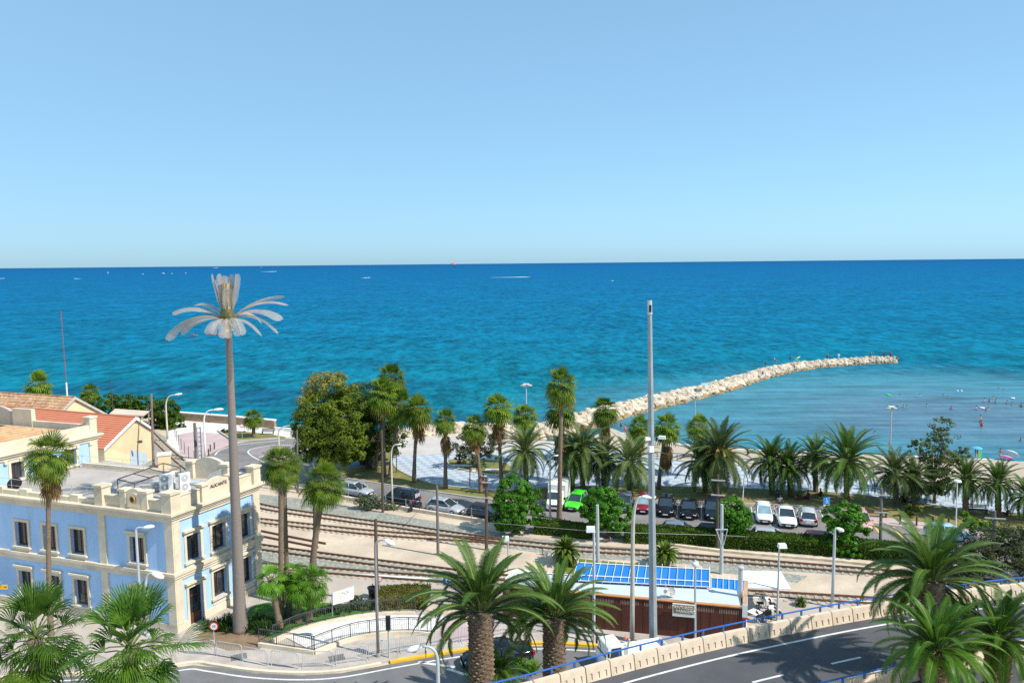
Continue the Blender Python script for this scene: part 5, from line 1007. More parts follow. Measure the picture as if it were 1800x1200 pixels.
ltp = thing('lattice_post', 'steel lattice post next to the dark solid post', 'pole', G(352, 812)); t = V(349, 750, ltp.location.y).z; m_ = MB()
for x_ in (-.22, .22): m_.box((x_, 0, t / 2), (.09, .14, t))
z = .3
while z < t: m_.box((0, 0, z), (.36, .1, .09)); z += .62
m_.build('lattice', GREYP, ltp)
cab = thing('overhead_cable', 'thin overhead cable strung in front of the clipped hedge', 'cable', G(1262, 960)); b0 = cab.location; m_ = MB(); A_ = [V(860, 918, G(855, 966).y), V(1050, 934, G(1051, 1004).y), V(1262, 940, G(1261, 966).y), V(1547, 955, G(1547, 970).y), V(1850, 978, G(1748, 990).y)]; m_.tube([p - b0 for p in A_], .018, 4); m_.build('wire', GREYC, cab)
ms = thing('radio_mast', 'very thin red and white mast rising behind the old tiled house', 'mast', G(122, 752)); t = V(120, 546, ms.location.y).z; t1 = V(122, 672, ms.location.y).z; m_ = MB(); m_.tube([(0, 0, 0), (0, 0, t1)], .12, 7); m_.build('base_tube', WHITE, ms); m_ = MB(); m_.tube([(0, 0, t1), (-.1, 0, t)], .06, 5); m_.build('rod', mk('mast_red', (.28, .07, .08), .6), ms)
ms = thing('radio_mast', 'short thin aerial pole above the dark hedge trees', 'mast', G(201, 760)); t = V(199, 662, ms.location.y).z; m_ = MB(); m_.tube([(0, 0, 0), (0, 0, t)], .06, 5); m_.build('rod', DARKST, ms)
# ------------------------------------------------------------------ lamps
def head_oval(o, p, d, L=.75, w_=.2, mat=WHITE):
    d = Vector(d).normalized(); s = Vector((-d.y, d.x, 0)); s = s.normalized() if s.length > 1e-3 else Vector((1, 0, 0)); u = d.cross(s) * -1; u = u if u.z > 0 else -u; rings = []
    for k, (f, r_) in enumerate(((-.05, .35), (.1, .7), (.35, 1), (.65, 1.05), (.88, .75), (1, .2))):
        c = p + d * L * f; rings.append([c + (s * math.cos(a) + u * (math.sin(a) * (.75 if math.sin(a) > 0 else .55))) * w_ * r_ for a in [2 * PI * i / 12 for i in range(12)]])
    m_ = MB(); m_.loft(rings); h = m_.build('lamp_head', mat, o, smooth='all'); m_ = MB(); c = p + d * L * .55 - u * w_ * .5; m_.ball(c, w_ * .75, w_ * .75, w_ * .4, 10, 5); m_.build('lens', mk('lamp_lens', (.55, .56, .55), .25, .05, 2), h, smooth='all')
def curved_lamp(label, bp, hp, bend, r, mat=GREYP, L=.75, w_=.2, group='curved street lamps', base=None, zb=0, droop=-.15, hm=WHITE):
    base = base or G(bp[0], bp[1], zb); Y = base.y; o = thing('street_lamp', label, 'street lamp', base, 0, group); h = V(hp[0], hp[1], Y) - base; zb_ = V(hp[0], bend, Y).z - base.z; xb = 0.0
    sx = 1 if h.x > 0 else -1; e = Vector((h.x - sx * L * .6, 0, h.z)); c = Vector((xb, 0, h.z + .12)); a = Vector((xb, 0, zb_)); pts = [Vector((0, 0, 0)), Vector((0, 0, zb_ * .5))] + [(1 - t) ** 2 * a + 2 * t * (1 - t) * c + t * t * e for t in [k / 8 for k in range(9)]]
    m_ = MB(); m_.tube(pts, [r * 1.25, r * 1.1] + [r * (.95 - .45 * k / 8) for k in range(9)], 9); m_.build('post', mat, o, smooth='all'); m_ = MB(); m_.lathe([(r * 2, 0), (r * 1.9, .25), (r * 1.3, .4)], 10); m_.build('base', mat, o)
    head_oval(o, e, Vector((sx, 0, droop)), L, w_, hm); return o
curved_lamp('grey lamp with drooping white head before the right door side of the blue front', (262, 1120), (281, 1007), 1030, .11, GREYP, .85, .25, droop=-.45)
curved_lamp('taller straight grey lamp with white head turned right, before the upper blue wall', (250, 1115), (264, 927), 933, .09, GREYP, .8, .2, droop=.12)
lq = curved_lamp('grey lamp with curved arm at the kerb, its head over the rail yard', (665, 1156), (688, 949), 962, .09, mk('weathered_lamp_pole', (.27, .265, .25), .6, .2, 1.5), .7, .22, droop=-.5)
curved_lamp('near grey lamp with white head bending left over the lower road', (770, 1330), (724, 1136), 1165, .10, GREYP, .80, .2, base=Vector((V(770, 1200, 36).x, 36, 0)), droop=-.3)
curved_lamp('cream lamp bending left to right before the two round trees, beside the tall grey pole', (1111, 1136), (1143, 873), 940, .14, mk('cream_pole', (.50, .47, .40), .5, .1, 2), .95, .24, droop=-.02)
curved_lamp('grey lamp with hooked white head above the rail yard, below the wheelchair sign tree', (1463, 1066), (1479, 928), 938, .10, GREYP, .6, .2, droop=-.4)
CRM = mk('cream_lamp_pole', (.62, .58, .48), .5, .1, 2)
curved_lamp('cream curved lamp by the wild bush, next to the dark van', (690, 893), (703, 781), 806, .085, CRM, .5, .13, droop=.1)
curved_lamp('cream curved lamp beside the white box truck', (967, 909), (979, 801), 826, .085, CRM, .5, .13, droop=.1)
curved_lamp('grey curved lamp by the dark trees at the end of the tracks', (295, 776), (315, 694), 718, .12, CRM, 1.2, .22, droop=.15)
curved_lamp('white curved lamp on the pink plaza near the walking man', (362, 813), (386, 720), 745, .12, WHITE, 1.3, .25, droop=.05)
curved_lamp('white curved lamp beside the road loop, half hidden by a fan palm', (491, 800), (524, 748), 762, .11, CRM, 1.0, .2, droop=.05)
def post_lamp(label, bp, ty, kind, r=.06, mat=STEEL, group='post lamps', tx=None, sc=1.0):
    base = G(*bp); t = V(tx or bp[0], ty, base.y) - base; o = thing('street_lamp', label, 'street lamp', base, 0, group); m_ = MB(); m_.tube([(0, 0, 0), (t.x, 0, t.z)], [r * 1.2, r * .9], 8); m_.build('post', mat, o, smooth=True); m_ = MB(); h = t
    if kind == 'globe': m_.ball(h + Vector((0, 0, .12 * sc)), .25 * sc, .25 * sc, .22 * sc, 14, 8); m_.build('globe', WHITE, o, smooth='all'); m_ = MB(); m_.lathe([(.2 * sc, .2 * sc), (.06 * sc, .42 * sc)], 10, h); m_.build('cap', GREYC, o)
    elif kind == 'box': m_.box(h + Vector((.2, 0, .06)), (.6, .45, .28), 0, (.85, .85)); m_.build('lamp_head', WHITE, o)
    elif kind == 'boxl': m_.box(h + Vector((-.22, 0, .02)), (.62, .45, .32), 0, (.85, .85)); m_.build('lamp_head', WHITE, o)
    elif kind == 'double':
        for s in (-1, 1): m_ = MB(); m_.ball(h + Vector((s * .6 * sc, 0, -.1)), .6 * sc, .4 * sc, .2 * sc, 12, 6); m_.build('lamp_head', GREYC, o, smooth='all')
        m_ = MB(); m_.box(h + Vector((0, 0, .1)), (1.2 * sc, .3, .12)); m_.build('cap', WHITE, o)
    elif kind == 'disc': m_.lathe([(.08, -.12), (.36 * sc, 0), (.3 * sc, .14 * sc), (.05, .22 * sc)], 14, h); m_.build('lamp_head', WHITE, o, smooth=True)
    return o
post_lamp('short post lamp with square white head in the sand between the tracks', (893, 1004), 946, 'boxl')
lk = post_lamp('tall thin white lamp with angled head before the left of the kiosk', (1044, 1131), 930, 'boxl', .09, mk('pale_pole', (.52, .52, .50), .5, .1, 2))
post_lamp('globe lamp in front of the brown kiosk wall, right of the tan sign', (1222, 1126), 994, 'globe', .07, GREYP)
post_lamp('post lamp with square white head right of the white parasol', (1366, 1090), 960, 'box', .075, GREYP, tx=1370)
post_lamp('slender pale park lamp between the date palms at the right', (1680, 930), 846, 'disc', .05, WHITE, tx=1683)
post_lamp('slender white park lamp behind the small round tree', (1305, 884), 826, 'disc', .05, WHITE, tx=1309)
post_lamp('tall double headed lamp on the beach standing out against the bay', (1562, 846), 716, 'double', .10, STEEL, tx=1567, sc=.55)
post_lamp('tall double headed lamp on the promenade left of the tallest fan palm', (925, 786), 676, 'double', .09, STEEL, sc=.7)
post_lamp('thin grey lamp seen against the rocks and bay, right of the tall pole', (1222, 812), 696, 'double', .05, STEEL, sc=.55)
post_lamp('dark park lamp with globe on the checkered promenade below the olive tree', (826, 855), 802, 'globe', .05, DARKST, sc=.8)
post_lamp('dark park lamp at the left corner of the checkered promenade', (697, 830), 783, 'globe', .05, DARKST, sc=.6)
post_lamp('dark thin park lamp among the date palms above the green car', (1048, 857), 802, 'globe', .04, DARKST, sc=.6)
post_lamp('dark thin park lamp beside the dark promenade bench', (1709, 896), 862, 'globe', .04, DARKST, sc=.6)
# the tall grey pole
tpz = thing('camera_pole', 'very tall tapering grey pole rising above the horizon side of the kiosk', 'pole', G(1148.5, 1136)); b0 = tpz.location.copy(); t = V(1142, 524, b0.y) - b0; m_ = MB(); m_.tube([t * k for k in (0, .25, .5, .75, .955)], [.28, .25, .215, .175, .135], 8); m_.build('post', mk('mast_grey_paint', (.29, .33, .35), .5, .14, 1.2), tpz)
m_ = MB(); m_.tube([t * .955, t * .96], .17, 10); m_.tube([t * .96, t * .994], .15, 10); m_.build('cap', STEEL, tpz); m_ = MB(); m_.box(t * .972 + Vector((0, -.15, 0)), (.16, .04, .45)); m_.build('hatch', BLACK, tpz); m_ = MB(); m_.tube([t * .994, t], .04, 5); m_.build('tip', DARKST, tpz)
for z_, x_, s_ in ((V(1131, 770, b0.y).z, -.48, (.5, .22, .2)), (V(1152, 768, b0.y).z, .42, (.5, .22, .2)), (V(1137, 788, b0.y).z, -.32, (.35, .35, .4))):
    m_ = MB(); m_.box((x_, -.1, z_), s_, .3 if x_ < 0 else -.3, (.85, .85)); m_.tube([(x_ * .3, 0, z_), (x_, -.05, z_)], .04, 5); m_.build('surveillance_camera', WHITE, tpz)
# ------------------------------------------------------------------ flyover
FZ = 7.0
farp = arc([G(x, y, FZ) for x, y in ((760, 1262), (900, 1230), (1015.5, 1198), (1101, 1174.5), (1185.5, 1153), (1268, 1133.5), (1380, 1110), (1490, 1089), (1665, 1060), (1800, 1043), (2000, 1021))], 10)
nearp = arc([G(x, y, FZ + .66) for x, y in ((1200, 1262), (1320, 1232), (1435, 1206), (1520, 1186), (1605, 1167), (1700, 1146), (1800, 1126), (2000, 1090))], 10)
dk = MB(); A_, B_ = offset(farp, .55), offset(nearp, -.6); dk.prism([(p.x, p.y) for p in A_] + [(p.x, p.y) for p in [B_[-1] + Vector((3, -2, 0))] + B_[::-1] + [Vector((-4, 22, 0)), Vector((-8, 27, 0))]], FZ - .9, FZ); flo = thing('flyover', 'raised flyover road deck with fresh dark asphalt crossing the lower right', 'bridge', (10, 33, 0)); 
dk.v = [(x - 10, y - 33, z) for x, y, z in dk.v]; dk.build('deck', [ASPF], flo)
for x_, y_ in ((4, 31), (14, 35.5), (25, 39.5)): m_ = MB(); m_.lathe([(.7, 0), (.7, FZ - .85)], 16, (x_ - 10, y_ - 33, 0)); m_.build('pier', CONC, flo, smooth=True)
LNS = [MB(), MB()]; ribbon(LNS[0], farp, -.95, -1.08, FZ + .005)
mid = [p - Vector((p.x - q_.x, p.y - q_.y, 0)) * .0 for p, q_ in zip(farp, farp)]; mid = offset(farp, -3.35)
dash = walk(mid, .25); on = 0
for i in range(0, len(dash) - 9, 18):
    a = [d[0] for d in dash[i + 3:i + 11]]; l2 = MB(); ribbon(l2, a, -.06, .06, FZ + .005); l2.v = [(x - 10, y - 33, z) for x, y, z in l2.v]; l2.build('lane_dash', LINE, flo)
ribbon(LNS[1], nearp, .75, .87, FZ + .005)
for ln in LNS: ln.v = [(x - 10, y - 33, z) for x, y, z in ln.v]; ln.build('lane_line', LINE, flo)
JB = mk('barrier_concrete', (.62, .50, .37), .9, .16, 1.3, .25, 25, detail=8)
def jersey():
    m_ = MB(); L = 1.255; H = .66; fr = lambda z: -.28 + .14 * z / .66; mp = lambda a, z, d: Vector((a, fr(z) + d, z)); ops = [(-.45, -.33, .07, .36), (-.06, .06, .07, .36), (.33, .45, .07, .36)]
    wallface(m_, mp, -L / 2, L / 2, 0, H, ops, .05)
    for o_ in ops: m_.add([mp(o_[0], o_[2], .05), mp(o_[1], o_[2], .05), mp(o_[1], o_[3], .05), mp(o_[0], o_[3], .05)], [[0, 1, 2, 3]])
    pf = [(fr(0), 0), (fr(.27), .27), (fr(H), H), (.06, H), (.16, .3), (.26, 0)]
    for s in (-1, 1): m_.add([(s * L / 2, y, z) for y, z in pf], [[0, 1, 2, 3, 4, 5]])
    for a, b in ((2, 3), (3, 4), (4, 5)): m_.add([(-L / 2, *pf[a]), (L / 2, *pf[a]), (L / 2, *pf[b]), (-L / 2, *pf[b])], [[0, 1, 2, 3]])
    return m_.mesh('concrete_barrier', JB)
JM = jersey(); bars = [w_ for w_ in walk(farp, 1.315)]; JMP = None
def px_of(p):
    d = p - CAM; k = d.dot(cF); return 900 + FPX * d.dot(cR) / k, 600 - FPX * d.dot(cU) / k
vis = [(p, d) for p, d in bars if 850 < px_of(p)[0] < 1850]
ORD = ['first', 'second', 'third', 'fourth', 'fifth', 'sixth', 'seventh', 'eighth', 'ninth', 'tenth', 'eleventh', 'twelfth', 'thirteenth', 'fourteenth', 'fifteenth', 'sixteenth', 'seventeenth', 'eighteenth', 'nineteenth', 'twentieth', 'twenty first', 'twenty second', 'twenty third', 'twenty fourth', 'twenty fifth', 'twenty sixth', 'twenty seventh', 'twenty eighth', 'twenty ninth', 'thirtieth', 'thirty first', 'thirty second', 'thirty third', 'thirty fourth', 'thirty fifth', 'thirty sixth', 'thirty seventh', 'thirty eighth', 'thirty ninth', 'fortieth']
def barset(lst, what, side):
    for i, (p, d) in enumerate(lst):
        o = put('concrete_barrier', JM, None, Vector((p.x, p.y, FZ)), math.atan2(d.y, d.x), f'cream concrete barrier block, {ORD[i]} from the left in the {what} row', 'barrier', f'concrete barrier blocks of the {what} row', scale=(1, side, 1))
barset(vis, 'far', 1)
nv = [(p, d) for p, d in walk(nearp, 1.315) if 1380 < px_of(p)[0] < 1850]; barset(nv, 'near', -1)
def blue_rail(label, pts, off):
    base = pts[len(pts) // 2].copy(); o = thing('guard_rail', label, 'guard rail', base); pp_ = [p - base for p in offset(pts, off)]; zt = FZ + .90 - base.z
    m_ = MB(); m_.tube([Vector((p.x, p.y, zt)) for p in pp_], .042, 8); m_.build('rail', BLUEP, o)
    for p, d in walk(pp_, 1.2): m2 = MB(); m2.box((p.x, p.y, zt - .14), (.09, .07, .26), math.atan2(d.y, d.x)); m2.build('post', BLUEP, o)
fv = [p for p in farp if 780 < px_of(p)[0] < 1900]; blue_rail('long blue pipe rail on top of the far barrier row of the flyover', fv, .16)
fv = [p for p in nearp if 1350 < px_of(p)[0] < 1900]; blue_rail('blue pipe rail on top of the near barrier row, behind the bright date palms', fv, -.16)
# ------------------------------------------------------------------ crowd barriers along the kerb
def barrier_mesh():
    f = MB(); W_, H_ = 1.95, 1.05; r_ = .15; pts = [(-W_ / 2, 0, 0), (-W_ / 2, 0, H_ - r_), (-W_ / 2 + r_ * .3, 0, H_ - r_ * .3), (-W_ / 2 + r_, 0, H_), (W_ / 2 - r_, 0, H_), (W_ / 2 - r_ * .3, 0, H_ - r_ * .3), (W_ / 2, 0, H_ - r_), (W_ / 2, 0, 0)]
    f.tube(pts, .027, 6); f.tube([(-W_ / 2, 0, .2), (W_ / 2, 0, .2)], .02, 5)
    for x in (-W_ / 2, W_ / 2): f.tube([(x, -.25, .02), (x, .25, .02)], .02, 5)
    b = MB()
    for k in range(15): x = -W_ / 2 + W_ * (k + 1) / 16; b.tube([(x, 0, .2), (x, 0, H_)], .012, 4)
    return f.mesh('frame', STEEL), b.mesh('bars', STEEL)
FM_, BM_ = barrier_mesh()
bl = arc([G(x, y, .13) for x, y in ((330, 1148), (380, 1152), (440, 1164), (520, 1172), (600, 1166), (680, 1150), (760, 1136), (840, 1122), (900, 1113), (1012, 1110))], 8)
for i, (p, d) in enumerate(walk(bl, 2.12)):
    p2 = p + d * 1.0; o = thing('crowd_barrier', f'grey steel crowd barrier along the kerb, {ORD[i]} from the left', 'barrier', p2, math.atan2(d.y, d.x), 'steel crowd barriers along the kerb'); put('frame', FM_, o); put('bars', BM_, o)
# ------------------------------------------------------------------ curved ramp with railings
rp = thing('ramp', 'white crazy paved curved ramp with low cream walls beside the lawn', 'ramp', G(560, 1135)); b0 = rp.location.copy()
def crazy():
    m = mk('white_crazy_paving', (.72, .69, .65), .8, .08, 2, detail=6); n, L = nodes_of(m); b = n['Principled BSDF']; src = b.inputs['Base Color'].links[0].from_socket; g = n.new('ShaderNodeTexCoord'); v = n.new('ShaderNodeTexVoronoi'); v.feature = 'DISTANCE_TO_EDGE'; v.inputs['Scale'].default_value = .8; L(g.outputs['Object'], v.inputs['Vector']); r_ = n.new('ShaderNodeMapRange'); L(v.outputs[0], r_.inputs[0]); r_.inputs[1].default_value = .0; r_.inputs[2].default_value = .045; r_.inputs[3].default_value = .6; r_.inputs[4].default_value = 0; mx = n.new('ShaderNodeMix'); mx.data_type = 'RGBA'; L(r_.outputs[0], mx.inputs[0]); L(src, mx.inputs[6]); mx.inputs[7].default_value = (.35, .31, .28, 1); L(mx.outputs[2], b.inputs['Base Color']); return m
inn = [(503, 1124), (530, 1113), (590, 1098), (662, 1087), (730, 1085), (790, 1088)]; outr = [(553, 1149), (586, 1136), (616, 1126), (652, 1119), (712, 1114), (760, 1117)]
ai, ao = [p - b0 for p in GL(inn, 0, 5)], [p - b0 for p in GL(outr, 0, 5)]
m_ = MB(); m_.prism([(p.x, p.y) for p in ai] + [(p.x, p.y) for p in ao[::-1]], 0, .2); m_.build('paving', crazy(), rp)
bk = [p - b0 for p in GL([(480, 1132), (503, 1122), (530, 1111), (590, 1096), (662, 1085), (730, 1083)], 0, 5)]; ft = [p - b0 for p in GL([(456, 1138), (505, 1145), (553, 1152)], 0, 5)]; fo_ = [p - b0 for p in GL([(553, 1152), (586, 1139), (616, 1129), (652, 1122), (712, 1117), (758, 1120)], 0, 5)]
for w_ in (bk, ft, fo_): m_ = MB(); strip(m_, w_, -.16, .16, 0, .42); m_.build('wall', STONE, rp)
def bar_railing(label, pts, h=.95, z0=.42, step=1.35):
    b1 = pts[0] + b0; o = thing('ramp_railing', label, 'railing', b1); q = [p - pts[0] for p in pts]; m_ = MB(); m_.tube([p + Vector((0, 0, z0 + h)) for p in q], .035, 6); m_.build('handrail', DARKST, o)
    ws = walk(q, step); ws.append((q[-1], ws[-1][1]))
    for p, d in ws: m_ = MB(); m_.tube([p + Vector((0, 0, z0)), p + Vector((0, 0, z0 + h))], .035, 5); m_.build('post', DARKST, o)
    for (p, d), (p2, d2) in zip(ws, ws[1:]):
        m_ = MB(); n = max(2, int((p2 - p).length / .14)); e_ = Vector((0, 0, z0 + .08)); t_ = Vector((0, 0, z0 + h - .1)); m_.tube([p + e_, p2 + e_], .016, 4); m_.tube([p + t_, p2 + t_], .016, 4)
        for k in range(1, n): c = p.lerp(p2, k / n); m_.tube([c + e_, c + t_], .011, 4)
        m_.build('panel', DARKST, o)
bar_railing('black bar railing along the back of the curved ramp, below the lawn', bk); bar_railing('short black bar railing on the front left end of the ramp', ft); bar_railing('black bar railing curving along the street side of the ramp', fo_)
tl = thing('traffic_light', 'black traffic light seen from behind on a grey post by the yellow kerb', 'traffic light', G(684, 1158)); m_ = MB(); m_.tube([(0, 0, 0), (0, 0, 2.3)], .06, 8); m_.build('post', GREYP, tl); h_ = V(684, 1083, tl.location.y).z; m_ = MB(); m_.box((0, -.02, h_ - .42), (.3, .22, .92)); m_.build('housing', BLACK, tl)
for k in range(3): m_ = MB(); m_.box((0, .16, h_ - .13 - k * .3), (.24, .14, .04)); m_.build('visor', BLACK, tl)
# ------------------------------------------------------------------ signs
fg = thing('information_sign', 'white information board with yellow and grey logo on two thin posts', 'sign', G(585, 1086)); b0 = fg.location; Y0 = b0.y; Y1 = Y0 + 1.3; c4 = [V(585, 1063, Y0), V(622, 1052, Y1), V(622, 1030, Y1), V(585, 1042, Y0)]; c4 = [p - b0 for p in c4]; dr_ = (c4[1] - c4[0]).normalized(); nr_ = Vector((dr_.y, -dr_.x, 0)).normalized()
m_ = MB(); m_.hexa([c4[0], c4[1], c4[1] - nr_ * .05, c4[0] - nr_ * .05, c4[3], c4[2], c4[2] - nr_ * .05, c4[3] - nr_ * .05]); m_.build('board', mk('white_board', (.88, .88, .88), .5, .02, 2), fg)
for p in (c4[0], c4[1]): m_ = MB(); m_.tube([Vector((p.x, p.y, -.1)) - nr_ * .09, p - nr_ * .09 + Vector((0, 0, .9))], .03, 6); m_.build('post', STEEL, fg)
W_ = (c4[1] - c4[0]).length; up_ = Vector((0, 0, 1)); cc = lambda u, v: c4[0].lerp(c4[1], u).lerp(c4[3].lerp(c4[2], u), v)
hd = Vector((c4[1] - c4[0])).normalized(); ud_ = (c4[3] - c4[0]).normalized()
put_text('FGV', .34, mk('sign_grey', (.18, .18, .18), .6), fg, cc(.60, .70) + nr_ * .012, hd, ud_, depth=.004); m_ = MB()
for k in range(7): a = R(40 + k * 42); c = cc(.36, .70) + nr_ * .012 + hd * .13 * math.cos(a) + ud_ * .13 * math.sin(a); m_.add([c - hd * .06, c - ud_ * .05, c + hd * .06, c + ud_ * .05], [[0, 1, 2, 3]])
m_.build('logo', mk('logo_yellow', (.75, .60, .08), .6), fg); m_ = MB()
for k, (a, b, v) in enumerate(((.28, .74, .46), (.32, .70, .36), (.36, .64, .26), (.40, .60, .15))):
    x = a
    while x < b: w_ = .025 + .02 * ((k * 7 + int(x * 90)) % 3); p, q_ = cc(x, v) + nr_ * .01, cc(min(x + w_, b), v) + nr_ * .01; m_.add([p, q_, q_ + ud_ * .05, p + ud_ * .05], [[0, 1, 2, 3]]); x += w_ + .014
m_.build('small_print', mk('print_grey', (.50, .50, .52), .6), fg)
def round_sign(label, bp, cp, rr, face, rim, name='road_sign', text=None, facing=Vector((0, -1, 0))):
    base = G(*bp); o = thing(name, label, 'sign', base); c = V(cp[0], cp[1], base.y) - base; m_ = MB(); m_.tube([(0, .03, 0), (0, .03, c.z + rr * .5)], .03, 6); m_.build('post', STEEL, o); m_ = MB(); disc(m_, c, facing, rr, .02); m_.build('rim', rim, o); m_ = MB(); disc(m_, c + facing * .021, facing, rr * .76, .004); m_.build('face', face, o)
    if text: put_text(text, rr * .85, BLACK, o, c + facing * .03, Vector((0, 0, 1)).cross(-facing) * -1 if False else Vector((1, 0, 0)), (0, 0, 1), depth=.003)
round_sign('round red rimmed speed sign on a thin post by the strappy plants', (377, 1140), (376, 1100), .30, WHITE, RED, text='30')
round_sign('round white sign with red rim in the planter bed by the small palm', (426, 775), (425, 748), .32, WHITE, RED)
round_sign('round grey sign seen from behind, beside the first silver car', (637, 874), (637, 846), .30, GREYC, STEEL)
round_sign('small round white sign with red edge on the quay, left side of the curved lamp', (668, 1062), (667, 1017), .22, WHITE, RED)
bs = thing('road_sign', 'blue square sign with white arrow behind the left thick date palm', 'sign', G(786, 1082)); c = V(786, 1020, bs.location.y) - bs.location; m_ = MB(); m_.tube([(0, 0, 0), (0, 0, c.z)], .035, 6); m_.build('post', STEEL, bs); m_ = MB(); m_.box((0, -.05, c.z), (.5, .03, .55), .6); m_.build('plate', mk('sign_blue', (.02, .12, .50), .5), bs); m_ = MB(); m_.box((.01, -.075, c.z - .04), (.07, .012, .3), .6); m_.box((.01, -.078, c.z + .13), (.2, .012, .07), .6, (.3, 1)); m_.build('arrow', WHITE, bs)
ws = thing('parking_sign', 'blue wheelchair parking sign above the round tree beside the silver car', 'sign', G(1455, 912)); c = V(1453, 880, ws.location.y) - ws.location; m_ = MB(); m_.tube([(c.x, .03, 0), (c.x, .03, c.z)], .03, 6); m_.build('post', STEEL, ws); m_ = MB(); m_.box(c, (.66, .03, .72)); m_.build('plate', mk('sign_sky_blue', (.03, .30, .75), .5), ws); m_ = MB(); m_.box(c - Vector((0, 0, .46)), (.64, .03, .16)); m_.build('sub_plate', WHITE, ws)
m_ = MB(); Q = lambda x, z: c + Vector((x, -.03, z)); m_.tube([Q(.10 * math.cos(a) + .0, .13 * math.sin(a) - .12) for a in [R(100 + 28 * k) for k in range(9)]], .022, 4); m_.tube([Q(-.02, .12), Q(-.02, -.06), Q(.11, -.06), Q(.17, -.22)], .025, 4); m_.tube([Q(-.02, .04), Q(.1, .04)], .018, 4); m_.ball(Q(-.03, .22), .05, .02, .05, 8, 5); m_.build('symbol', WHITE, ws)
# ------------------------------------------------------------------ small street furniture
lb = thing('litter_bin', 'black open litter bin on the quay beside the mound hedge', 'litter bin', G(654, 1050)); m_ = MB(); m_.lathe([(.24, 0), (.30, .75), (.36, .78), (.36, .88), (.28, .88), (.24, .3), (.01, .3)], 14); m_.build('body', BLACK, lb); m_ = MB(); m_.tube([(0, .4, 0), (0, .4, 1.0), (0, .2, 1.0)], .03, 5); m_.build('bracket', BLACK, lb)
bn = thing('stone_bench', 'long white stone bench at the far edge of the green lawn', 'bench', G(548, 1062)); a, b = G(508, 1052) - bn.location, G(568, 1062) - bn.location; m_ = MB(); strip(m_, [a, b], -.22, .22, .38, .5); m_.build('seat', STONE, bn)
for k in (.1, .5, .9): c = a.lerp(b, k); m_ = MB(); m_.box((c.x, c.y, .19), (.35, .35, .38), -.2); m_.build('leg', STONE, bn)
def bench(label, bp, rz, W_=1.8, mat=None, flip=1):
    mat = mat or mk('bench_wood_dark', (.05, .04, .03), .7, .2, 4); o = thing('park_bench', label, 'bench', G(*bp), rz, 'dark park benches'); m_ = MB()
    for k in range(4): m_.box((0, -.18 + k * .12, .45), (W_, .09, .04))
    m_.build('seat', mat, o); m_ = MB()
    for k in range(3): m_.box((0, .24 + k * .03, .58 + k * .13), (W_, .03, .09))
    m_.build('backrest', mat, o)
    for s in (-1, 1): m_ = MB(); m_.box((s * W_ * .42, 0, .215), (.06, .44, .43)); m_.box((s * W_ * .42, .27, .6), (.05, .05, .5)); m_.build('leg', DARKST, o)
bench('brown park bench left of the crossarm pole, facing the car park', (1540, 908), 2.95, 2.2, mk('bench_wood_brown', (.13, .08, .05), .7, .2, 4)); bench('dark promenade bench beneath the lighter date palm', (1590, 882), -.15); bench('dark promenade bench right of the palm by the airy tree', (1716, 902), -.2, 2.2); bench('low dark bench on the white plaza by the seawall end', (471, 763), 0, 2.0)
for L_, px, py in (('left bollard on the pink plaza, lower of the pair', 367, 801), ('dark bollard on the pink plaza between its two neighbours', 370, 793), ('dark bollard on the pink plaza, farthest of the three', 377, 789), ('brown wooden post between the park bench and the pink pavement', 1582, 921), ('brown wooden post hidden partly by the big palm tips', 1611, 924), ('brown wooden post near the slender pale park lamp', 1667, 927), ('brown wooden post left of the brown one near the lamp', 1639, 925)):
    o = thing('bollard', L_, 'bollard', G(px, py), 0, 'posts and bollards'); m_ = MB(); m_.lathe([(.09, 0), (.09, .92), (.07, 1.0), (.02, 1.02)], 10); m_.build('post', DARKST if px < 500 else WOODP, o)
# promenade rail by the beach, yard fence
br = thing('beach_railing', 'blue railing between the promenade and the beach', 'railing', G(1180, 808)); b0 = br.location; railing(br, [p - b0 for p in GL([(1096, 797), (1150, 807), (1210, 811), (1300, 819), (1450, 832), (1560, 841)], 0, 3)], 1.0, 2.6, BLUEP, .05, (.5,))
yf = thing('yard_fence', 'thin post and wire fence between the street and the rail yard', 'fence', G(700, 896)); b0 = yf.location; fp = [p - b0 for p in GL([(460, 856), (500, 862), (567, 872), (622, 884), (707, 899), (855, 921)], 0, 4)]; m_ = MB()
for z_ in (.5, .95, 1.4): m_.tube([p + Vector((0, 0, z_)) for p in fp], .008, 3)
m_.build('wires', STEEL, yf)
for p, d in walk(fp, 2.6): m_ = MB(); m_.tube([p, p + Vector((0, 0, 1.5))], .03, 5); m_.build('post', STEEL, yf)
yf = thing('yard_fence', 'thin fence between the pink plaza and the tracks', 'fence', G(325, 790)); b0 = yf.location; fp = [p - b0 for p in GL([(308, 768), (316, 785), (330, 803), (345, 815)], 0, 4)]; m_ = MB()
for z_ in (.5, 1.0, 1.5): m_.tube([p + Vector((0, 0, z_)) for p in fp], .01, 3)
m_.build('wires', STEEL, yf)
for p, d in walk(fp, 3): m_ = MB(); m_.tube([p, p + Vector((0, 0, 1.6))], .04, 5); m_.build('post', DARKST, yf)

for L_, px, py in (('dark square cover plate in the footway before the railing corner', 592, 1159), ('dark cover plate in the footway near the speed sign', 420, 1157)):
    o = put('cover_plate', MB().box((0, 0, .136), (1.0, .8, .02), .2).mesh('cover_plate', mk('dark_plate', (.13, .12, .11), .8, .2, 4)), None, G(px, py), .2, L_, 'cover plate')
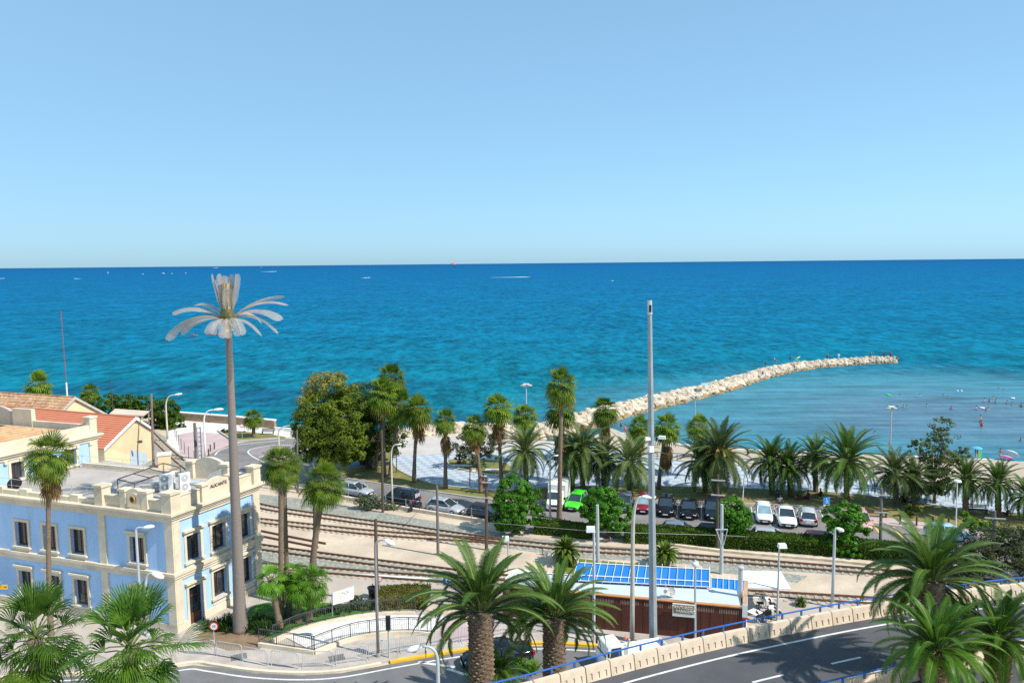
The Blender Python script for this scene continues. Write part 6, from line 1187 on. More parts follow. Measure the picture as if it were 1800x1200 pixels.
# ------------------------------------------------------------------ vehicles
def paint(name, c, rough=.3, metal=0.0): return mk('car_paint_' + name, c, rough, .03, 1, spec=.3 if max(c) < .1 else .5, coat=.12 if max(c) < .1 else .4, metal=metal)
TAILR = mk('tail_lamp', (.35, .01, .01), .25, .1, 3); HEADL = mk('head_lamp', (.62, .65, .68), .15, .05, 3, spec=.8); PLATE = mk('number_plate', (.75, .75, .75), .5, .03, 3); RIMM = mk('wheel_rim', (.45, .46, .48), .35, .08, 4, metal=.6)
CGL = mk('car_glass', (.025, .04, .05), .05, .2, 1, spec=.9)
CGLR = mk('painted_reflection_glass', (.22, .34, .38), .08, .3, 1.2, spec=.9)  # bright reflection painted into the glass as a paler base colour
def car(label, bp, head, col, kind='hatch', glass=None, base=None, group=None, cat='car', z=0):
    """a car: x forward, y left"""
    P = {'hatch': (4.05, 1.74, 1.47, 1.0, 2.35, .0), 'suv': (4.35, 1.84, 1.62, 1.05, 2.6, .05), 'sedan': (4.75, 1.84, 1.44, 1.25, 1.85, .75), 'compact': (3.75, 1.66, 1.5, .85, 2.3, 0), 'van': (4.4, 1.80, 1.82, .85, 3.1, 0)}[kind]
    L, W_, H, hood, cabin, boot = P; p = base or G(*bp); o = thing('parked_car' if cat == 'car' else 'van', label, cat, Vector((p.x, p.y, z)), math.atan2(head[1], head[0]), group); pm = paint(*col); hl = L / 2; bz = .20
    belt = H * .60; hz = H * .56
    st_ = [(-hl, .55, .40, belt * .80), (-hl + .10, .86, .26, belt * .95), (-hl + .45, .97, .20, belt * 1.0), (-hl + boot + .6, 1, .20, belt * 1.02), (0, 1, .19, belt * 1.01), (hl - hood - .35, 1, .19, belt), (hl - hood + .15, .985, .19, hz * 1.02), (hl - .45, .95, .20, hz * .90), (hl - .12, .85, .24, hz * .74), (hl, .55, .38, hz * .60)]
    rings = []
    for x, w_, z0, z1 in st_:
        a = W_ / 2 * w_; rings.append([(x, -a * .55, z0), (x, -a * .92, z0 + .03), (x, -a * .99, z0 + .18), (x, -a, z0 + (z1 - z0) * .55), (x, -a * .95, z1 - .07), (x, -a * .84, z1), (x, 0, z1 + .025), (x, a * .84, z1), (x, a * .95, z1 - .07), (x, a, z0 + (z1 - z0) * .55), (x, a * .99, z0 + .18), (x, a * .92, z0 + .03), (x, a * .55, z0)])
    m_ = MB(); m_.loft(rings); m_.build('body', pm, o, smooth='all')
    # glasshouse and roof
    xf, xr = hl - hood, -hl + boot + (.12 if boot == 0 else .25); rf_, rr_ = xf - (.95 if kind != 'van' else .75), xr + (.42 if boot == 0 else .75); rr_ = xr + .18 if kind == 'van' else rr_; a0, a1 = W_ / 2 * .90, W_ / 2 * .70; zb, zt = belt - .04, H - .05
    cs = [(xf, a0 * .86, zb), (rf_, a1, zt), (rr_, a1 * .97, zt), (xr, a0 * .86, zb + .02)]
    g = MB(); g.add([(cs[0][0], -cs[0][1], zb), (cs[0][0], cs[0][1], zb), (cs[1][0], cs[1][1], zt), (cs[1][0], -cs[1][1], zt)], [[0, 1, 2, 3]]); g.build('windscreen', glass or CGL, o)
    g = MB(); g.add([(cs[3][0], -cs[3][1], zb), (cs[3][0], cs[3][1], zb), (cs[2][0], cs[2][1], zt), (cs[2][0], -cs[2][1], zt)], [[0, 1, 2, 3]]); g.build('rear_window', CGL, o)
    for s in (-1, 1):
        g = MB(); g.add([(cs[0][0] - .05, s * a0, zb - .02), (cs[1][0], s * cs[1][1], zt), (cs[2][0], s * cs[2][1], zt), (cs[3][0], s * a0, zb - .02)], [[0, 1, 2, 3]]); g.build('side_window', CGL, o)
    m_ = MB(); m_.loft([[(x, y * q_, zz) for y, zz in ((-a1 * 1.02, zt - .03), (-a1 * .9, zt + .03), (0, zt + .06), (a1 * .9, zt + .03), (a1 * 1.02, zt - .03))] for x, q_ in ((rf_ + .06, .97), (rf_ - .2, 1), ((rf_ + rr_) / 2, 1), (rr_ + .1, .98), (rr_ - .08, .95))], cap=True)
    for s in (-1, 1):
        m_.tube([(cs[0][0], s * a0 * .93, zb), (cs[1][0], s * a1 * 1.0, zt)], .045, 5); m_.tube([(cs[3][0], s * a0 * .93, zb), (cs[2][0], s * a1, zt)], .06, 5); xm = (rf_ + rr_) / 2 + .1; m_.tube([(xm + .05, s * a0 * .99, zb - .02), (xm, s * a1 * 1.01, zt)], .04, 5)
        if kind == 'van': m_.hexa([(xr + .1, s * a0 * .985, zb), (xm - .2, s * a0 * .985, zb), (xm - .2, s * (a0 + .02), zb), (xr + .1, s * (a0 + .02), zb), (xr + .15, s * a1, zt), (xm - .2, s * a1, zt), (xm - .2, s * (a1 + .02), zt), (xr + .15, s * (a1 + .02), zt)])
    m_.build('roof', pm, o, smooth='all')
    wr_ = .31 if kind not in ('suv',) else .35
    for x in (hl - .80, -hl + .72):
        for s in (-1, 1):
            t_ = MB(); y0 = s * (W_ / 2 - .2); rings = []
            for r_, dy in ((wr_ * .62, .0), (wr_, .02), (wr_, .2), (wr_ * .62, .222)): rings.append([(x + r_ * math.cos(2 * PI * a / 16), y0 + s * dy, wr_ + r_ * math.sin(2 * PI * a / 16)) for a in range(16)])
            t_.loft(rings, cap=True); wh_ = t_.build('wheel', RUBBER, o); r2 = MB(); rings = [[(x + r_ * math.cos(2 * PI * a / 10), y0 + s * dy, wr_ + r_ * math.sin(2 * PI * a / 10)) for a in range(10)] for r_, dy in ((wr_ * .66, .205), (wr_ * .60, .232), (.05, .226))]; r2.loft(rings, cap=True); r2.build('rim', RIMM, wh_)
    for s in (-1, 1):
        h_ = MB(); h_.loft([[(hl - .50, s * W_ * .43, hz * .72), (hl - .46, s * W_ * .45, hz * .84), (hl - .46, s * W_ * .36, hz * .88)], [(hl - .06, s * W_ * .30, hz * .62), (hl - .07, s * W_ * .34, hz * .72), (hl - .12, s * W_ * .24, hz * .76)]]); h_.build('headlight', HEADL, o)
        t_ = MB(); t_.box((-hl + .10, s * W_ * .385, belt * .80), (.16, .30, .24)); t_.build('taillight', TAILR, o)
        q_ = MB(); q_.box((xf - .22, s * (W_ / 2 + .07), belt + .04), (.14, .2, .13), 0, (.8, .8)); q_.build('wing_mirror', pm, o)
    q_ = MB(); q_.box((hl - .03, 0, hz * .56), (.12, W_ * .42, .13)); q_.box((hl - .02, 0, hz * .36), (.12, W_ * .6, .12)); q_.build('grille', BLACK, o)
    q_ = MB(); q_.box((hl + .045, 0, hz * .46), (.02, .5, .11)); q_.build('number_plate', PLATE, o); q_ = MB(); q_.box((-hl - .01, 0, belt * .58), (.04, .5, .12)); q_.build('number_plate', PLATE, o)
    return o
W_C = ('white', (.78, .78, .77)); SIL = ('silver', (.46, .48, .50), .32, .3); BLK = ('black', (.008, .009, .012), .2); NAVY = ('navy', (.012, .02, .035), .22); GRN = ('green', (.06, .62, .02), .3); REDC = ('dark_red', (.20, .015, .025), .28); GRYC = ('grey', (.035, .038, .045), .3, .2)
sd = (G(882, 882) - G(607, 842)).normalized(); pk_ = (G(1450, 920) - G(1150, 900)).normalized(); fd = Vector((pk_.y, -pk_.x, 0)); fd = fd if fd.y < 0 else -fd
gp_ = 'cars parked by the seafront park'
car('silver hatchback with black roof parked at the kerb left of the dark van', (627, 869), sd, SIL, 'hatch', group=gp_)
vn = car('dark blue van parked at the kerb, seen from its rear right', (704, 887), -sd, NAVY, 'van', group=gp_, cat='van')
m_ = MB(); m_.box((-2.18, .15, 1.35), (.03, .5, .42)); m_.box((-2.18, -.35, 1.35), (.03, .35, .36)); m_.build('rear_sticker', mk('sticker', (.45, .38, .5), .5, .5, 6), vn)
car('silver hatchback parked at the kerb right of the scooter', (784, 900), sd, SIL, 'hatch', group=gp_)
car('dark hatchback parked at the kerb, partly behind the largest round tree', (856, 911), sd, GRYC, 'hatch', group=gp_)
car('bright green hatchback facing the viewer between two round trees', (1013, 890), fd + Vector((-.15, 0, 0)), GRN, 'hatch', group=gp_)
car('blue grey car mostly hidden behind the second round tree', (1098, 892), fd, ('blue_grey', (.14, .17, .22), .3, .2), 'hatch', group=gp_)
car('dark red hatchback with bright windscreen left of the tall grey pole', (1132, 895), fd, REDC, 'compact', CGLR, group=gp_)
car('black crossover right of the tall grey pole, first of the dark cars', (1171, 899), fd, BLK, 'suv', group=gp_)
car('black saloon between the black crossover and the brown pole', (1211, 902), fd, BLK, 'sedan', group=gp_)
car('dark crossover half hidden by the small round tree', (1253, 905), fd, NAVY, 'suv', group=gp_)
car('white hatchback with bright windscreen, left one of the two white cars', (1342, 912), fd, W_C, 'compact', CGLR, group=gp_)
car('white saloon with dark windscreen, right one of the two white cars', (1381, 916), fd, W_C, 'sedan', group=gp_)
car('silver hatchback showing its rear lamps right of the white cars', (1419, 916), -fd + Vector((.08, 0, 0)), ('pale_silver', (.58, .60, .60), .32, .2), 'hatch', group=gp_)
car('grey car roof showing above the hedge below the black crossover', (1199, 944), pk_, ('slate', (.20, .24, .27), .3, .3), 'hatch', group=gp_)
car('dark car just above the hedge beside the small round tree', (1262, 949), pk_, GRYC, 'hatch', group=gp_)
car('silver car roof showing above the hedge below the white cars', (1358, 956), pk_, SIL, 'hatch', group=gp_)
car('dull red car roof above the hedge beside the clipped round tree', (1452, 963), pk_, ('dull_red', (.24, .05, .08), .4), 'hatch', group=gp_)
car('red and white car hidden behind the clipped round tree on the pink edge', (1512, 924), fd, ('pinkish', (.55, .30, .30), .4), 'hatch', group=gp_)
car('pale blue car behind the big dark palm beside the pink pavement', (1668, 948), pk_, ('pale_blue', (.35, .55, .75), .35), 'hatch', group=gp_)
rdd = (G(817, 1170) - G(930, 1152)).normalized()
car('black saloon driving on the lower road behind the thick date palm', (874, 1163), rdd, ('gloss_black', (.01, .012, .02), .12), 'sedan', group=None)
# box truck
bt = thing('box_truck', 'white box truck parked beside the green car, half behind the palm trunk', 'truck', G(981, 886), math.atan2(fd.y, fd.x), None, .92); WT = paint(*W_C)
m_ = MB(); m_.loft([[(x, y * s, z0) for y, z0 in ((-.95, .35), (-.98, 1.0), (-.86, zt), (.86, zt), (.98, 1.0), (.95, .35))] for x, s, zt in ((1.0, 1, 2.0), (1.6, 1, 1.95), (2.15, .98, 1.25), (2.75, .95, 1.05), (2.95, .8, .9))]); m_.build('cab', WT, bt, smooth=True)
m_ = MB(); m_.box((-1.0, 0, 1.55), (3.9, 2.05, 2.1)); m_.build('cargo_box', mk('cargo_white', (.70, .70, .68), .5, .06, 1), bt)
m_ = MB(); m_.add([(2.16, -.84, 1.27), (2.16, .84, 1.27), (1.63, .78, 1.92), (1.63, -.78, 1.92)], [[0, 1, 2, 3]]); m_.v = [(x + .03, y, z + .03) for x, y, z in m_.v]; m_.build('windscreen', CGL, bt); m_ = MB(); m_.box((2.93, 0, .72), (.1, .9, .18)); m_.build('grille', BLACK, bt); m_ = MB(); m_.box((2.99, 0, .5), (.03, .5, .11)); m_.build('number_plate', PLATE, bt)
for s in (-1, 1):
    m_ = MB(); m_.box((2.82, s * .74, .85), (.2, .25, .2)); m_.build('headlight', HEADL, bt); m_ = MB(); m_.box((1.9, s * 1.12, 1.35), (.12, .22, .3)); m_.build('wing_mirror', BLACK, bt)
    for x in (2.1, -1.9): m_ = MB(); m_.loft([[(x + .36 * math.cos(2 * PI * a / 14), s * y, .36 + .36 * math.sin(2 * PI * a / 14)) for a in range(14)] for y in (.75, .99)]); m_.build('wheel', RUBBER, bt)
# flatbed truck on the lower road
tr = thing('flatbed_truck', 'white cab flatbed truck on the lower road behind the blue rail', 'truck', G(1108, 1168), math.atan2(rdd.y, rdd.x), None, .85); 
m_ = MB(); m_.loft([[(x, y * s, z0) for y, z0 in ((-.95, .4), (-1.0, 1.2), (-.88, zt), (.88, zt), (1.0, 1.2), (.95, .4))] for x, s, zt in ((.95, .98, 2.1), (1.05, 1, 2.2), (2.0, 1, 2.2), (2.2, .98, 2.08), (2.38, .96, 1.35), (2.5, .9, 1.1))]); m_.build('cab', WT, tr, smooth=True)
m_ = MB(); m_.add([(2.37, -.86, 1.33), (2.37, .86, 1.33), (2.08, .82, 2.10), (2.08, -.82, 2.10)], [[0, 1, 2, 3]]); m_.v = [(x + .03, y, z + .02) for x, y, z in m_.v]; m_.build('windscreen', CGL, tr)
for s in (-1, 1):
    m_ = MB(); m_.add([(1.15, s * 1.005, 1.3), (2.1, s * 1.005, 1.3), (1.95, s * .925, 2.05), (1.18, s * .925, 2.05)], [[0, 1, 2, 3]]); m_.build('side_window', CGL, tr); m_ = MB(); m_.box((2.3, s * 1.15, 1.75), (.1, .2, .4)); m_.build('wing_mirror', BLACK, tr); m_ = MB(); m_.box((2.45, s * .7, .8), (.15, .3, .2)); m_.build('headlight', HEADL, tr)
    for x in (1.6, -1.7): m_ = MB(); m_.loft([[(x + .38 * math.cos(2 * PI * a / 14), s * y, .38 + .38 * math.sin(2 * PI * a / 14)) for a in range(14)] for y in (.72, .98)]); m_.build('wheel', RUBBER, tr)
m_ = MB(); m_.box((-1.3, 0, .85), (3.4, 2.0, .12)); m_.box((-1.3, 1.0, 1.1), (3.4, .04, .4)); m_.box((-1.3, -1.0, 1.1), (3.4, .04, .4)); m_.box((-3.0, 0, 1.1), (.04, 2.04, .4)); m_.build('bed', WHITE, tr); m_ = MB(); m_.box((.55, .2, 1.3), (.3, .5, .8)); m_.tube([(.3, .2, 1.6), (.2, .2, 2.2)], .1, 6); m_.build('crane', GREYC, tr); m_ = MB(); m_.ball((.25, -.35, 2.0), .13); m_.build('beacon', mk('orange_beacon', (.7, .12, .02), .4), tr)
# scooter
sc_ = thing('scooter', 'dark scooter parked behind the dark van', 'scooter', G(731, 897), math.atan2(-sd.y, -sd.x) + 1.2); m_ = MB(); m_.loft([[(x, -w_, z0), (x, w_, z0), (x, w_ * .7, z1), (x, -w_ * .7, z1)] for x, w_, z0, z1 in ((-.75, .1, .55, .75), (-.4, .17, .35, .8), (0, .17, .28, .72), (.15, .14, .2, .32), (.45, .14, .2, .3), (.55, .16, .25, .95), (.68, .1, .5, .9))]); m_.build('body', BLACK, sc_); m_ = MB(); m_.box((-.3, 0, .84), (.7, .26, .1), 0, (.8, .8)); m_.build('seat', RUBBER, sc_)
for x in (-.6, .72): m_ = MB(); m_.loft([[(x + .25 * math.cos(2 * PI * a / 12), y, .25 + .25 * math.sin(2 * PI * a / 12)) for a in range(12)] for y in (-.06, .06)]); m_.build('wheel', RUBBER, sc_)
m_ = MB(); m_.tube([(.5, -.34, 1.05), (.56, 0, 1.0), (.5, .34, 1.05)], .02, 5); m_.tube([(.56, 0, 1.0), (.72, 0, .3)], .03, 5); m_.build('handlebar', DARKST, sc_); m_ = MB(); m_.box((.66, 0, 1.15), (.03, .34, .35), 0, (.7, .7)); m_.build('windshield', CGLR, sc_)
# ------------------------------------------------------------------ people
SKINS = [mk('skin_light', (.48, .28, .19), .6, .06, 4), mk('skin_tan', (.34, .18, .11), .6, .06, 4), mk('skin_dark', (.14, .075, .05), .6, .06, 4)]
HAIR = mk('dark_hair', (.025, .017, .012), .6, .2, 6)
POSE = {
 'stand': dict(pel=(0, 0, .93), chest=(0, .0, 1.30), neck=(0, .0, 1.47), head=(0, -.02, 1.60), hL=((.09, 0, .90), (.10, -.02, .50), (.11, .02, .07), (.11, -.15, .03)), hR=((-.09, 0, .90), (-.10, -.03, .50), (-.12, .0, .07), (-.13, -.17, .03)), aL=((.19, .0, 1.38), (.26, .03, 1.10), (.25, -.08, .86), (.25, -.12, .77)), aR=((-.19, .0, 1.38), (-.27, .04, 1.10), (-.24, -.10, .88), (-.23, -.14, .79))),
 'walk': dict(pel=(0, 0, .91), chest=(0, -.03, 1.28), neck=(0, -.05, 1.45), head=(0, -.08, 1.58), hL=((.09, 0, .88), (.10, -.18, .50), (.10, -.30, .10), (.10, -.46, .06)), hR=((-.09, 0, .88), (-.10, .08, .49), (-.10, .34, .14), (-.10, .26, .04)), aL=((.19, -.02, 1.36), (.25, .16, 1.12), (.24, .14, .90), (.24, .12, .81)), aR=((-.19, -.02, 1.36), (-.25, -.18, 1.12), (-.22, -.34, .98), (-.21, -.42, .95))),
 'sit': dict(pel=(0, 0, .13), chest=(0, .06, .50), neck=(0, .03, .66), head=(0, -.02, .79), hL=((.10, -.02, .12), (.15, -.38, .42), (.13, -.52, .07), (.14, -.66, .05)), hR=((-.10, -.02, .12), (-.17, -.44, .20), (-.06, -.74, .08), (-.05, -.88, .12)), aL=((.19, .05, .58), (.28, -.05, .36), (.18, -.26, .40), (.14, -.33, .40)), aR=((-.19, .05, .58), (-.27, .22, .36), (-.26, .34, .10), (-.27, .36, .03))),
 'bend': dict(pel=(0, .08, .86), chest=(0, -.20, 1.12), neck=(0, -.34, 1.2), head=(0, -.46, 1.24), hL=((.10, .08, .83), (.11, -.06, .48), (.11, .04, .08), (.11, -.12, .03)), hR=((-.10, .08, .83), (-.11, -.02, .48), (-.12, .10, .08), (-.12, -.06, .03)), aL=((.18, -.26, 1.16), (.22, -.36, .92), (.12, -.50, .76), (.08, -.56, .70)), aR=((-.18, -.26, 1.16), (-.23, -.34, .92), (-.12, -.48, .74), (-.08, -.54, .68)))}
def body_mesh(pose):
    q = POSE[pose]; V_, E_, R_ = [], [], []
    def node(p, r, par=None):
        V_.append(p); R_.append(r)
        if par is not None: E_.append((par, len(V_) - 1))
        return len(V_) - 1
    L3 = lambda a, b, t: tuple(a[i] + (b[i] - a[i]) * t for i in range(3))
    pl = node(q['pel'], (.145, .105)); wa = node(L3(q['pel'], q['chest'], .45), (.125, .09), pl); cs = node(q['chest'], (.155, .11), wa); nb = node(L3(q['chest'], q['neck'], .8), (.075, .065), cs); nk = node(q['neck'], (.055, .055), nb)
    h0 = node(L3(q['neck'], q['head'], .55), (.07, .075), nk); h1 = node(q['head'], (.088, .10), h0); node(tuple(q['head'][i] + (q['head'][i] - q['neck'][i]) * .6 for i in range(3)), (.06, .07), h1)
    for k in ('hL', 'hR'): a = node(q[k][0], (.095, .10), pl); b = node(q[k][1], (.062, .065), a); node(L3(q[k][1], q[k][2], .3), (.058, .06), b); c = node(q[k][2], (.04, .042), len(V_) - 1); node(q[k][3], (.038, .03), c)
    for k in ('aL', 'aR'): a = node(q[k][0], (.062, .062), cs); b = node(q[k][1], (.042, .042), a); c = node(q[k][2], (.030, .030), b); node(q[k][3], (.036, .022), c)
    me = bpy.data.meshes.new('body'); me.from_pydata(V_, E_, []); o = bpy.data.objects.new('body', me); COL.objects.link(o); sk = o.modifiers.new('skin', 'SKIN'); sk.use_smooth_shade = True
    for i, r in enumerate(R_): me.skin_vertices[0].data[i].radius = r
    me.skin_vertices[0].data[0].use_root = True; sb_ = o.modifiers.new('sub', 'SUBSURF'); sb_.levels = sb_.render_levels = 1; dg = bpy.context.evaluated_depsgraph_get(); out = bpy.data.meshes.new_from_object(o.evaluated_get(dg)); bpy.data.objects.remove(o); out.materials.clear(); out.materials.append(SKINS[0]); return out
BODY = {k: body_mesh(k) for k in POSE}; GARM = {}
def garment(pose, kind):
    if (pose, kind) in GARM: return GARM[pose, kind]
    q = POSE[pose]; m_ = MB(); v = lambda p: Vector(p); pel, ch, nk = v(q['pel']), v(q['chest']), v(q['neck'])
    def limb(a, b, r0, r1, k=1.0): a, b = v(a), v(b); m_.tube([a, a.lerp(b, k * .5), a.lerp(b, k)], [r0, (r0 + r1) / 2, r1], 10)
    def torso(lo, hi, r0, r1):
        a, b = pel.lerp(ch, lo), ch.lerp(nk, hi); x = Vector((1, 0, 0)); t = (b - a).normalized(); y = t.cross(x).normalized(); m_.loft([[a.lerp(b, k) + (x * math.cos(2 * PI * i / 14) + y * math.sin(2 * PI * i / 14) * .72) * r_ for i in range(14)] for k, r_ in ((0, r0), (.35, (r0 + r1) / 2 * .93), (.8, r1), (1, r1 * .55))])
    if kind in ('shorts', 'trunks', 'trousers'):
        torso(-.18, -.75, .175, .165)
        for k in ('hL', 'hR'):
            limb(q[k][0], q[k][1], .115, .10 if kind != 'trousers' else .085, .62 if kind != 'trousers' else 1)
            if kind == 'trousers': limb(q[k][1], q[k][2], .085, .07)
    elif kind in ('shirt', 'swimsuit'):
        torso(-.12 if kind == 'shirt' else -.2, .62, .18, .19)
        if kind == 'shirt':
            for k in ('aL', 'aR'): limb(q[k][0], q[k][1], .085, .075, .7)
    elif kind == 'jacket':
        torso(-.2, .7, .19, .2)
        for k in ('aL', 'aR'): limb(q[k][0], q[k][1], .088, .07); limb(q[k][1], q[k][2], .066, .052)
    elif kind == 'dress':
        fz = .22; x = Vector((1, 0, 0)); y = Vector((0, 1, 0)); m_.loft([[c + (x * math.cos(2 * PI * i / 16) * 1 + y * math.sin(2 * PI * i / 16) * .75) * r_ * (1 + (.05 if i % 2 else 0)) for i in range(16)] for c, r_ in ((Vector((0, 0, fz)), .30), (Vector((0, 0, .6)), .25), (pel + Vector((0, 0, .05)), .2), (pel.lerp(ch, .6), .165), (ch.lerp(nk, .2), .19), (ch.lerp(nk, .75), .1))])
        for k in ('aL', 'aR'): limb(q[k][0], q[k][1], .085, .08, .6)
    me = m_.mesh(kind, WHITE, 'all'); GARM[pose, kind] = me; return me
def hair_mesh():
    m_ = MB(); rings = []
    for j in range(6): a = PI * j / 10; rings.append([(.108 * math.sin(a) * math.cos(2 * PI * i / 12), .118 * math.sin(a) * math.sin(2 * PI * i / 12) + .02, .125 * math.cos(a)) for i in range(12)])
    m_.loft(rings); return m_.mesh('hair', HAIR, 'all')
HAIRM = hair_mesh(); HAT = MB().lathe([(.2, .02), (.13, .03), (.115, .10), (.05, .13)], 14).mesh('hat', WHITE)
CLO = {}
def cloth(c):
    k = 'cloth_%02d_%02d_%02d' % tuple(int(x * 99) for x in c)
    return mk(k, c, .85, .1, 6)
def person(label, pos, pose='stand', face=-90, wear=(), skin=0, sink=0, hair=True, hat=None, group=None, sc=1.0):
    o = thing('person', label, 'person', Vector((pos.x, pos.y, pos.z - sink)), R(face + 90), group, sc)
    b = put('body', BODY[pose], o); b.material_slots[0].link = 'OBJECT'; b.material_slots[0].material = SKINS[skin]
    for kind, c in wear: g_ = put(kind, garment(pose, kind), o); g_.material_slots[0].link = 'OBJECT'; g_.material_slots[0].material = cloth(c)
    h = Vector(POSE[pose]['head']) + Vector((0, 0, .045))
    if hat: g_ = put('hat', HAT, o, h + Vector((0, 0, .04))); g_.material_slots[0].link = 'OBJECT'; g_.material_slots[0].material = cloth(hat)
    elif hair: put('hair', HAIRM, o, h)
    return o
def gp(x, y, z=0): return G(x, y, z)
person('person in a long orange patterned dress walking by the olive tree lawn', gp(849, 858), 'walk', 60, [('dress', (.75, .13, .06))], 1)
person('person in dark clothes striding along the seawall on the white plaza', gp(371, 742), 'walk', 200, [('jacket', (.03, .03, .04)), ('trousers', (.02, .025, .05))], 1)
# under the trees
bl_ = put('picnic_blanket', MB().box((0, 0, .03), (3.2, 1.8, .03), .2).mesh('picnic_blanket', cloth((.03, .16, .30))), None, gp(636, 815), 0, 'dark blue picnic blanket under the big tree', 'blanket')
person('person in red sitting on the blue blanket under the big tree', gp(643, 816, .045), 'sit', 220, [('shirt', (.6, .03, .03))], 1)
person('person in pale clothes sitting on the blanket beside the palm trunk', gp(651, 813, .045), 'sit', 180, [('shirt', (.55, .60, .70)), ('shorts', (.15, .25, .5))], 0)
person('person in grey lying back on the left end of the blue blanket', gp(635, 813, .045), 'sit', 0, [('shirt', (.3, .28, .25))], 2)
person('person resting on the small lawn below the olive tree', gp(808, 815), 'sit', 200, [('shorts', (.05, .05, .06))], 1)
put('beach_towel', MB().box((0, 0, .02), (2.6, .9, .02), -.2).mesh('beach_towel', cloth((.7, .7, .66))), None, gp(812, 818), 0, 'white towel on the small lawn below the olive tree', 'towel'); put('beach_towel', MB().box((0, 0, .02), (2.2, 1.2, .02), -.2).mesh('beach_towel', cloth((.55, .56, .58))), None, gp(868, 826), 0, 'grey towel on the lawn right of the walker in orange', 'towel')
cb_ = thing('cool_box', 'white cool box on the small lawn behind the dark globe lamp', 'cool box', gp(833, 829)); m_ = MB(); m_.box((0, 0, .2), (.5, .35, .4)); m_.build('body', WHITE, cb_); m_ = MB(); m_.box((0, 0, .43), (.53, .38, .06)); m_.build('lid', cloth((.5, .2, .15)), cb_)
person('person in navy sitting against the palm behind the white saloon', gp(1368, 876), 'sit', 250, [('shirt', (.02, .04, .14)), ('trousers', (.02, .02, .03))], 2)
person('person with bare arms and grey shirt sitting on the grass behind the white cars', gp(1371, 884), 'sit', 280, [('shirt', (.40, .42, .46))], 1)
person('person in maroon sitting between the date palms behind the silver car', gp(1420, 876), 'sit', 200, [('shirt', (.22, .01, .05)), ('trousers', (.2, .015, .06))], 2)
person('person in dark red reclining left of the one in maroon', gp(1404, 878), 'sit', 230, [('shirt', (.12, .01, .02))], 2)
person('person in black seated near the trunk right of the one in maroon', gp(1442, 872), 'sit', 170, [('jacket', (.02, .02, .025))], 2)
person('person in dark clothes sitting on the bench under the lighter date palm', gp(1588, 882, .32), 'sit', 270, [('jacket', (.02, .02, .03)), ('trousers', (.02, .02, .02))], 1)
person('person in purple sitting under the palm at the right edge', gp(1770, 906), 'sit', 150, [('shirt', (.14, .03, .12))], 2)
# jetty
JZ = .35
def jz(px, py): return G(px, py, .6)
for i, (L_, px, py, ps, fc, wr_, sk) in enumerate((('person crouching alone at the bend of the breakwater', 1346, 641, 'sit', 200, [('shorts', (.06, .05, .1))], 2), ('person bending with a white cap on the breakwater', 1364, 640, 'bend', 190, [('shirt', (.30, .06, .05))], 1), ('person fishing in dark clothes left of the yellow parasol', 1389, 636, 'stand', 120, [('shirt', (.06, .06, .07)), ('shorts', (.05, .06, .12))], 2), ('person in the middle of the outer breakwater left of the one in white', 1454, 632, 'stand', 90, [('shorts', (.08, .03, .04))], 1), ('person in white on the outer breakwater', 1474, 632, 'stand', 90, [('shirt', (.75, .75, .75)), ('trousers', (.6, .6, .6))], 0), ('person leaning near the end of the breakwater', 1530, 629, 'walk', 180, [('shorts', (.2, .04, .05))], 1), ('person standing tall near the breakwater tip', 1554, 628, 'stand', 120, [('trousers', (.05, .05, .08))], 2), ('person second from the tip of the breakwater', 1565, 629, 'stand', 60, [('shorts', (.25, .05, .05))], 1), ('person sitting at the very tip of the breakwater', 1576, 632, 'sit', 20, [('shirt', (.4, .08, .06))], 1), ('person sitting near the blue parasol on the breakwater slope', 1138, 697, 'sit', 250, [('shorts', (.02, .25, .2))], 1), ('person with blue bag on the inner slope of the breakwater', 1341, 653, 'sit', 240, [('shirt', (.05, .2, .4))], 1), ('person crouching below the yellow parasol', 1396, 641, 'sit', 260, [('shorts', (.3, .05, .05))], 1))):
    person(L_, Vector((jz(px, py).x, jz(px, py).y, -.1 if 'slope' in L_ or 'crouching below' in L_ else .62)), ps, fc, wr_, sk, hat=(.8, .8, .8) if 'cap' in L_ else None, group='people on the breakwater')
# bathers: the water hides them to the depth they stand in
BA = [(1565, 694, 1.38), (1582, 695, 1.38), (1617, 695, 1.35), (1658, 695, 1.38), (1667, 698, 1.38), (1577, 717, 1.3), (1588, 716, 1.25), (1594, 716, 1.25), (1629, 713, 1.35), (1672, 719, 1.15), (1730, 706, 1.0), (1739, 706, 1.15), (1746, 701, 1.2), (1751, 703, 1.3), (1750, 709, 1.05), (1770, 710, 1.0), (1779, 712, 1.15), (1795, 715, 1.0), (1716, 720, .95), (1733, 722, 1.25), (1737, 719, 1.35), (1755, 684, 1.36), (1764, 686, 1.36), (1521, 759, 1.2), (1538, 761, 1.38), (1794, 775, 1.25), (1287, 692, 1.2)]
DIRS = ['a lone one', 'its neighbour']
near_ = {0: 'beside the green float', 1: 'right of the green float', 2: 'alone far off left of the white buoys', 3: 'left of the two white floats', 4: 'below the two white floats', 5: 'just right of the beach lamp head', 6: 'left one of a close pair right of the lamp', 7: 'right one of a close pair right of the lamp', 8: 'alone midway between lamp and tree top', 9: 'chest deep above the airy tree', 10: 'waist deep, leftmost of the central group', 11: 'in the central group behind the leftmost', 12: 'pale, at the top of the central group', 13: 'low in the water at the top of the central group', 14: 'fair haired, chest deep in the central group', 15: 'waist deep under the white float ring', 16: 'chest deep right of the white ring', 17: 'waist deep at the right edge', 18: 'waist deep left of the pink airbed', 19: 'low in the water right of the pink airbed', 20: 'touching the pink airbed', 21: 'far out, middle of a row of three', 22: 'far out, right end of a row of three', 23: 'near the shore under the beach lamp', 24: 'only head showing right of the lamp foot', 25: 'near the right edge close to shore', 26: 'alone close to the breakwater'}
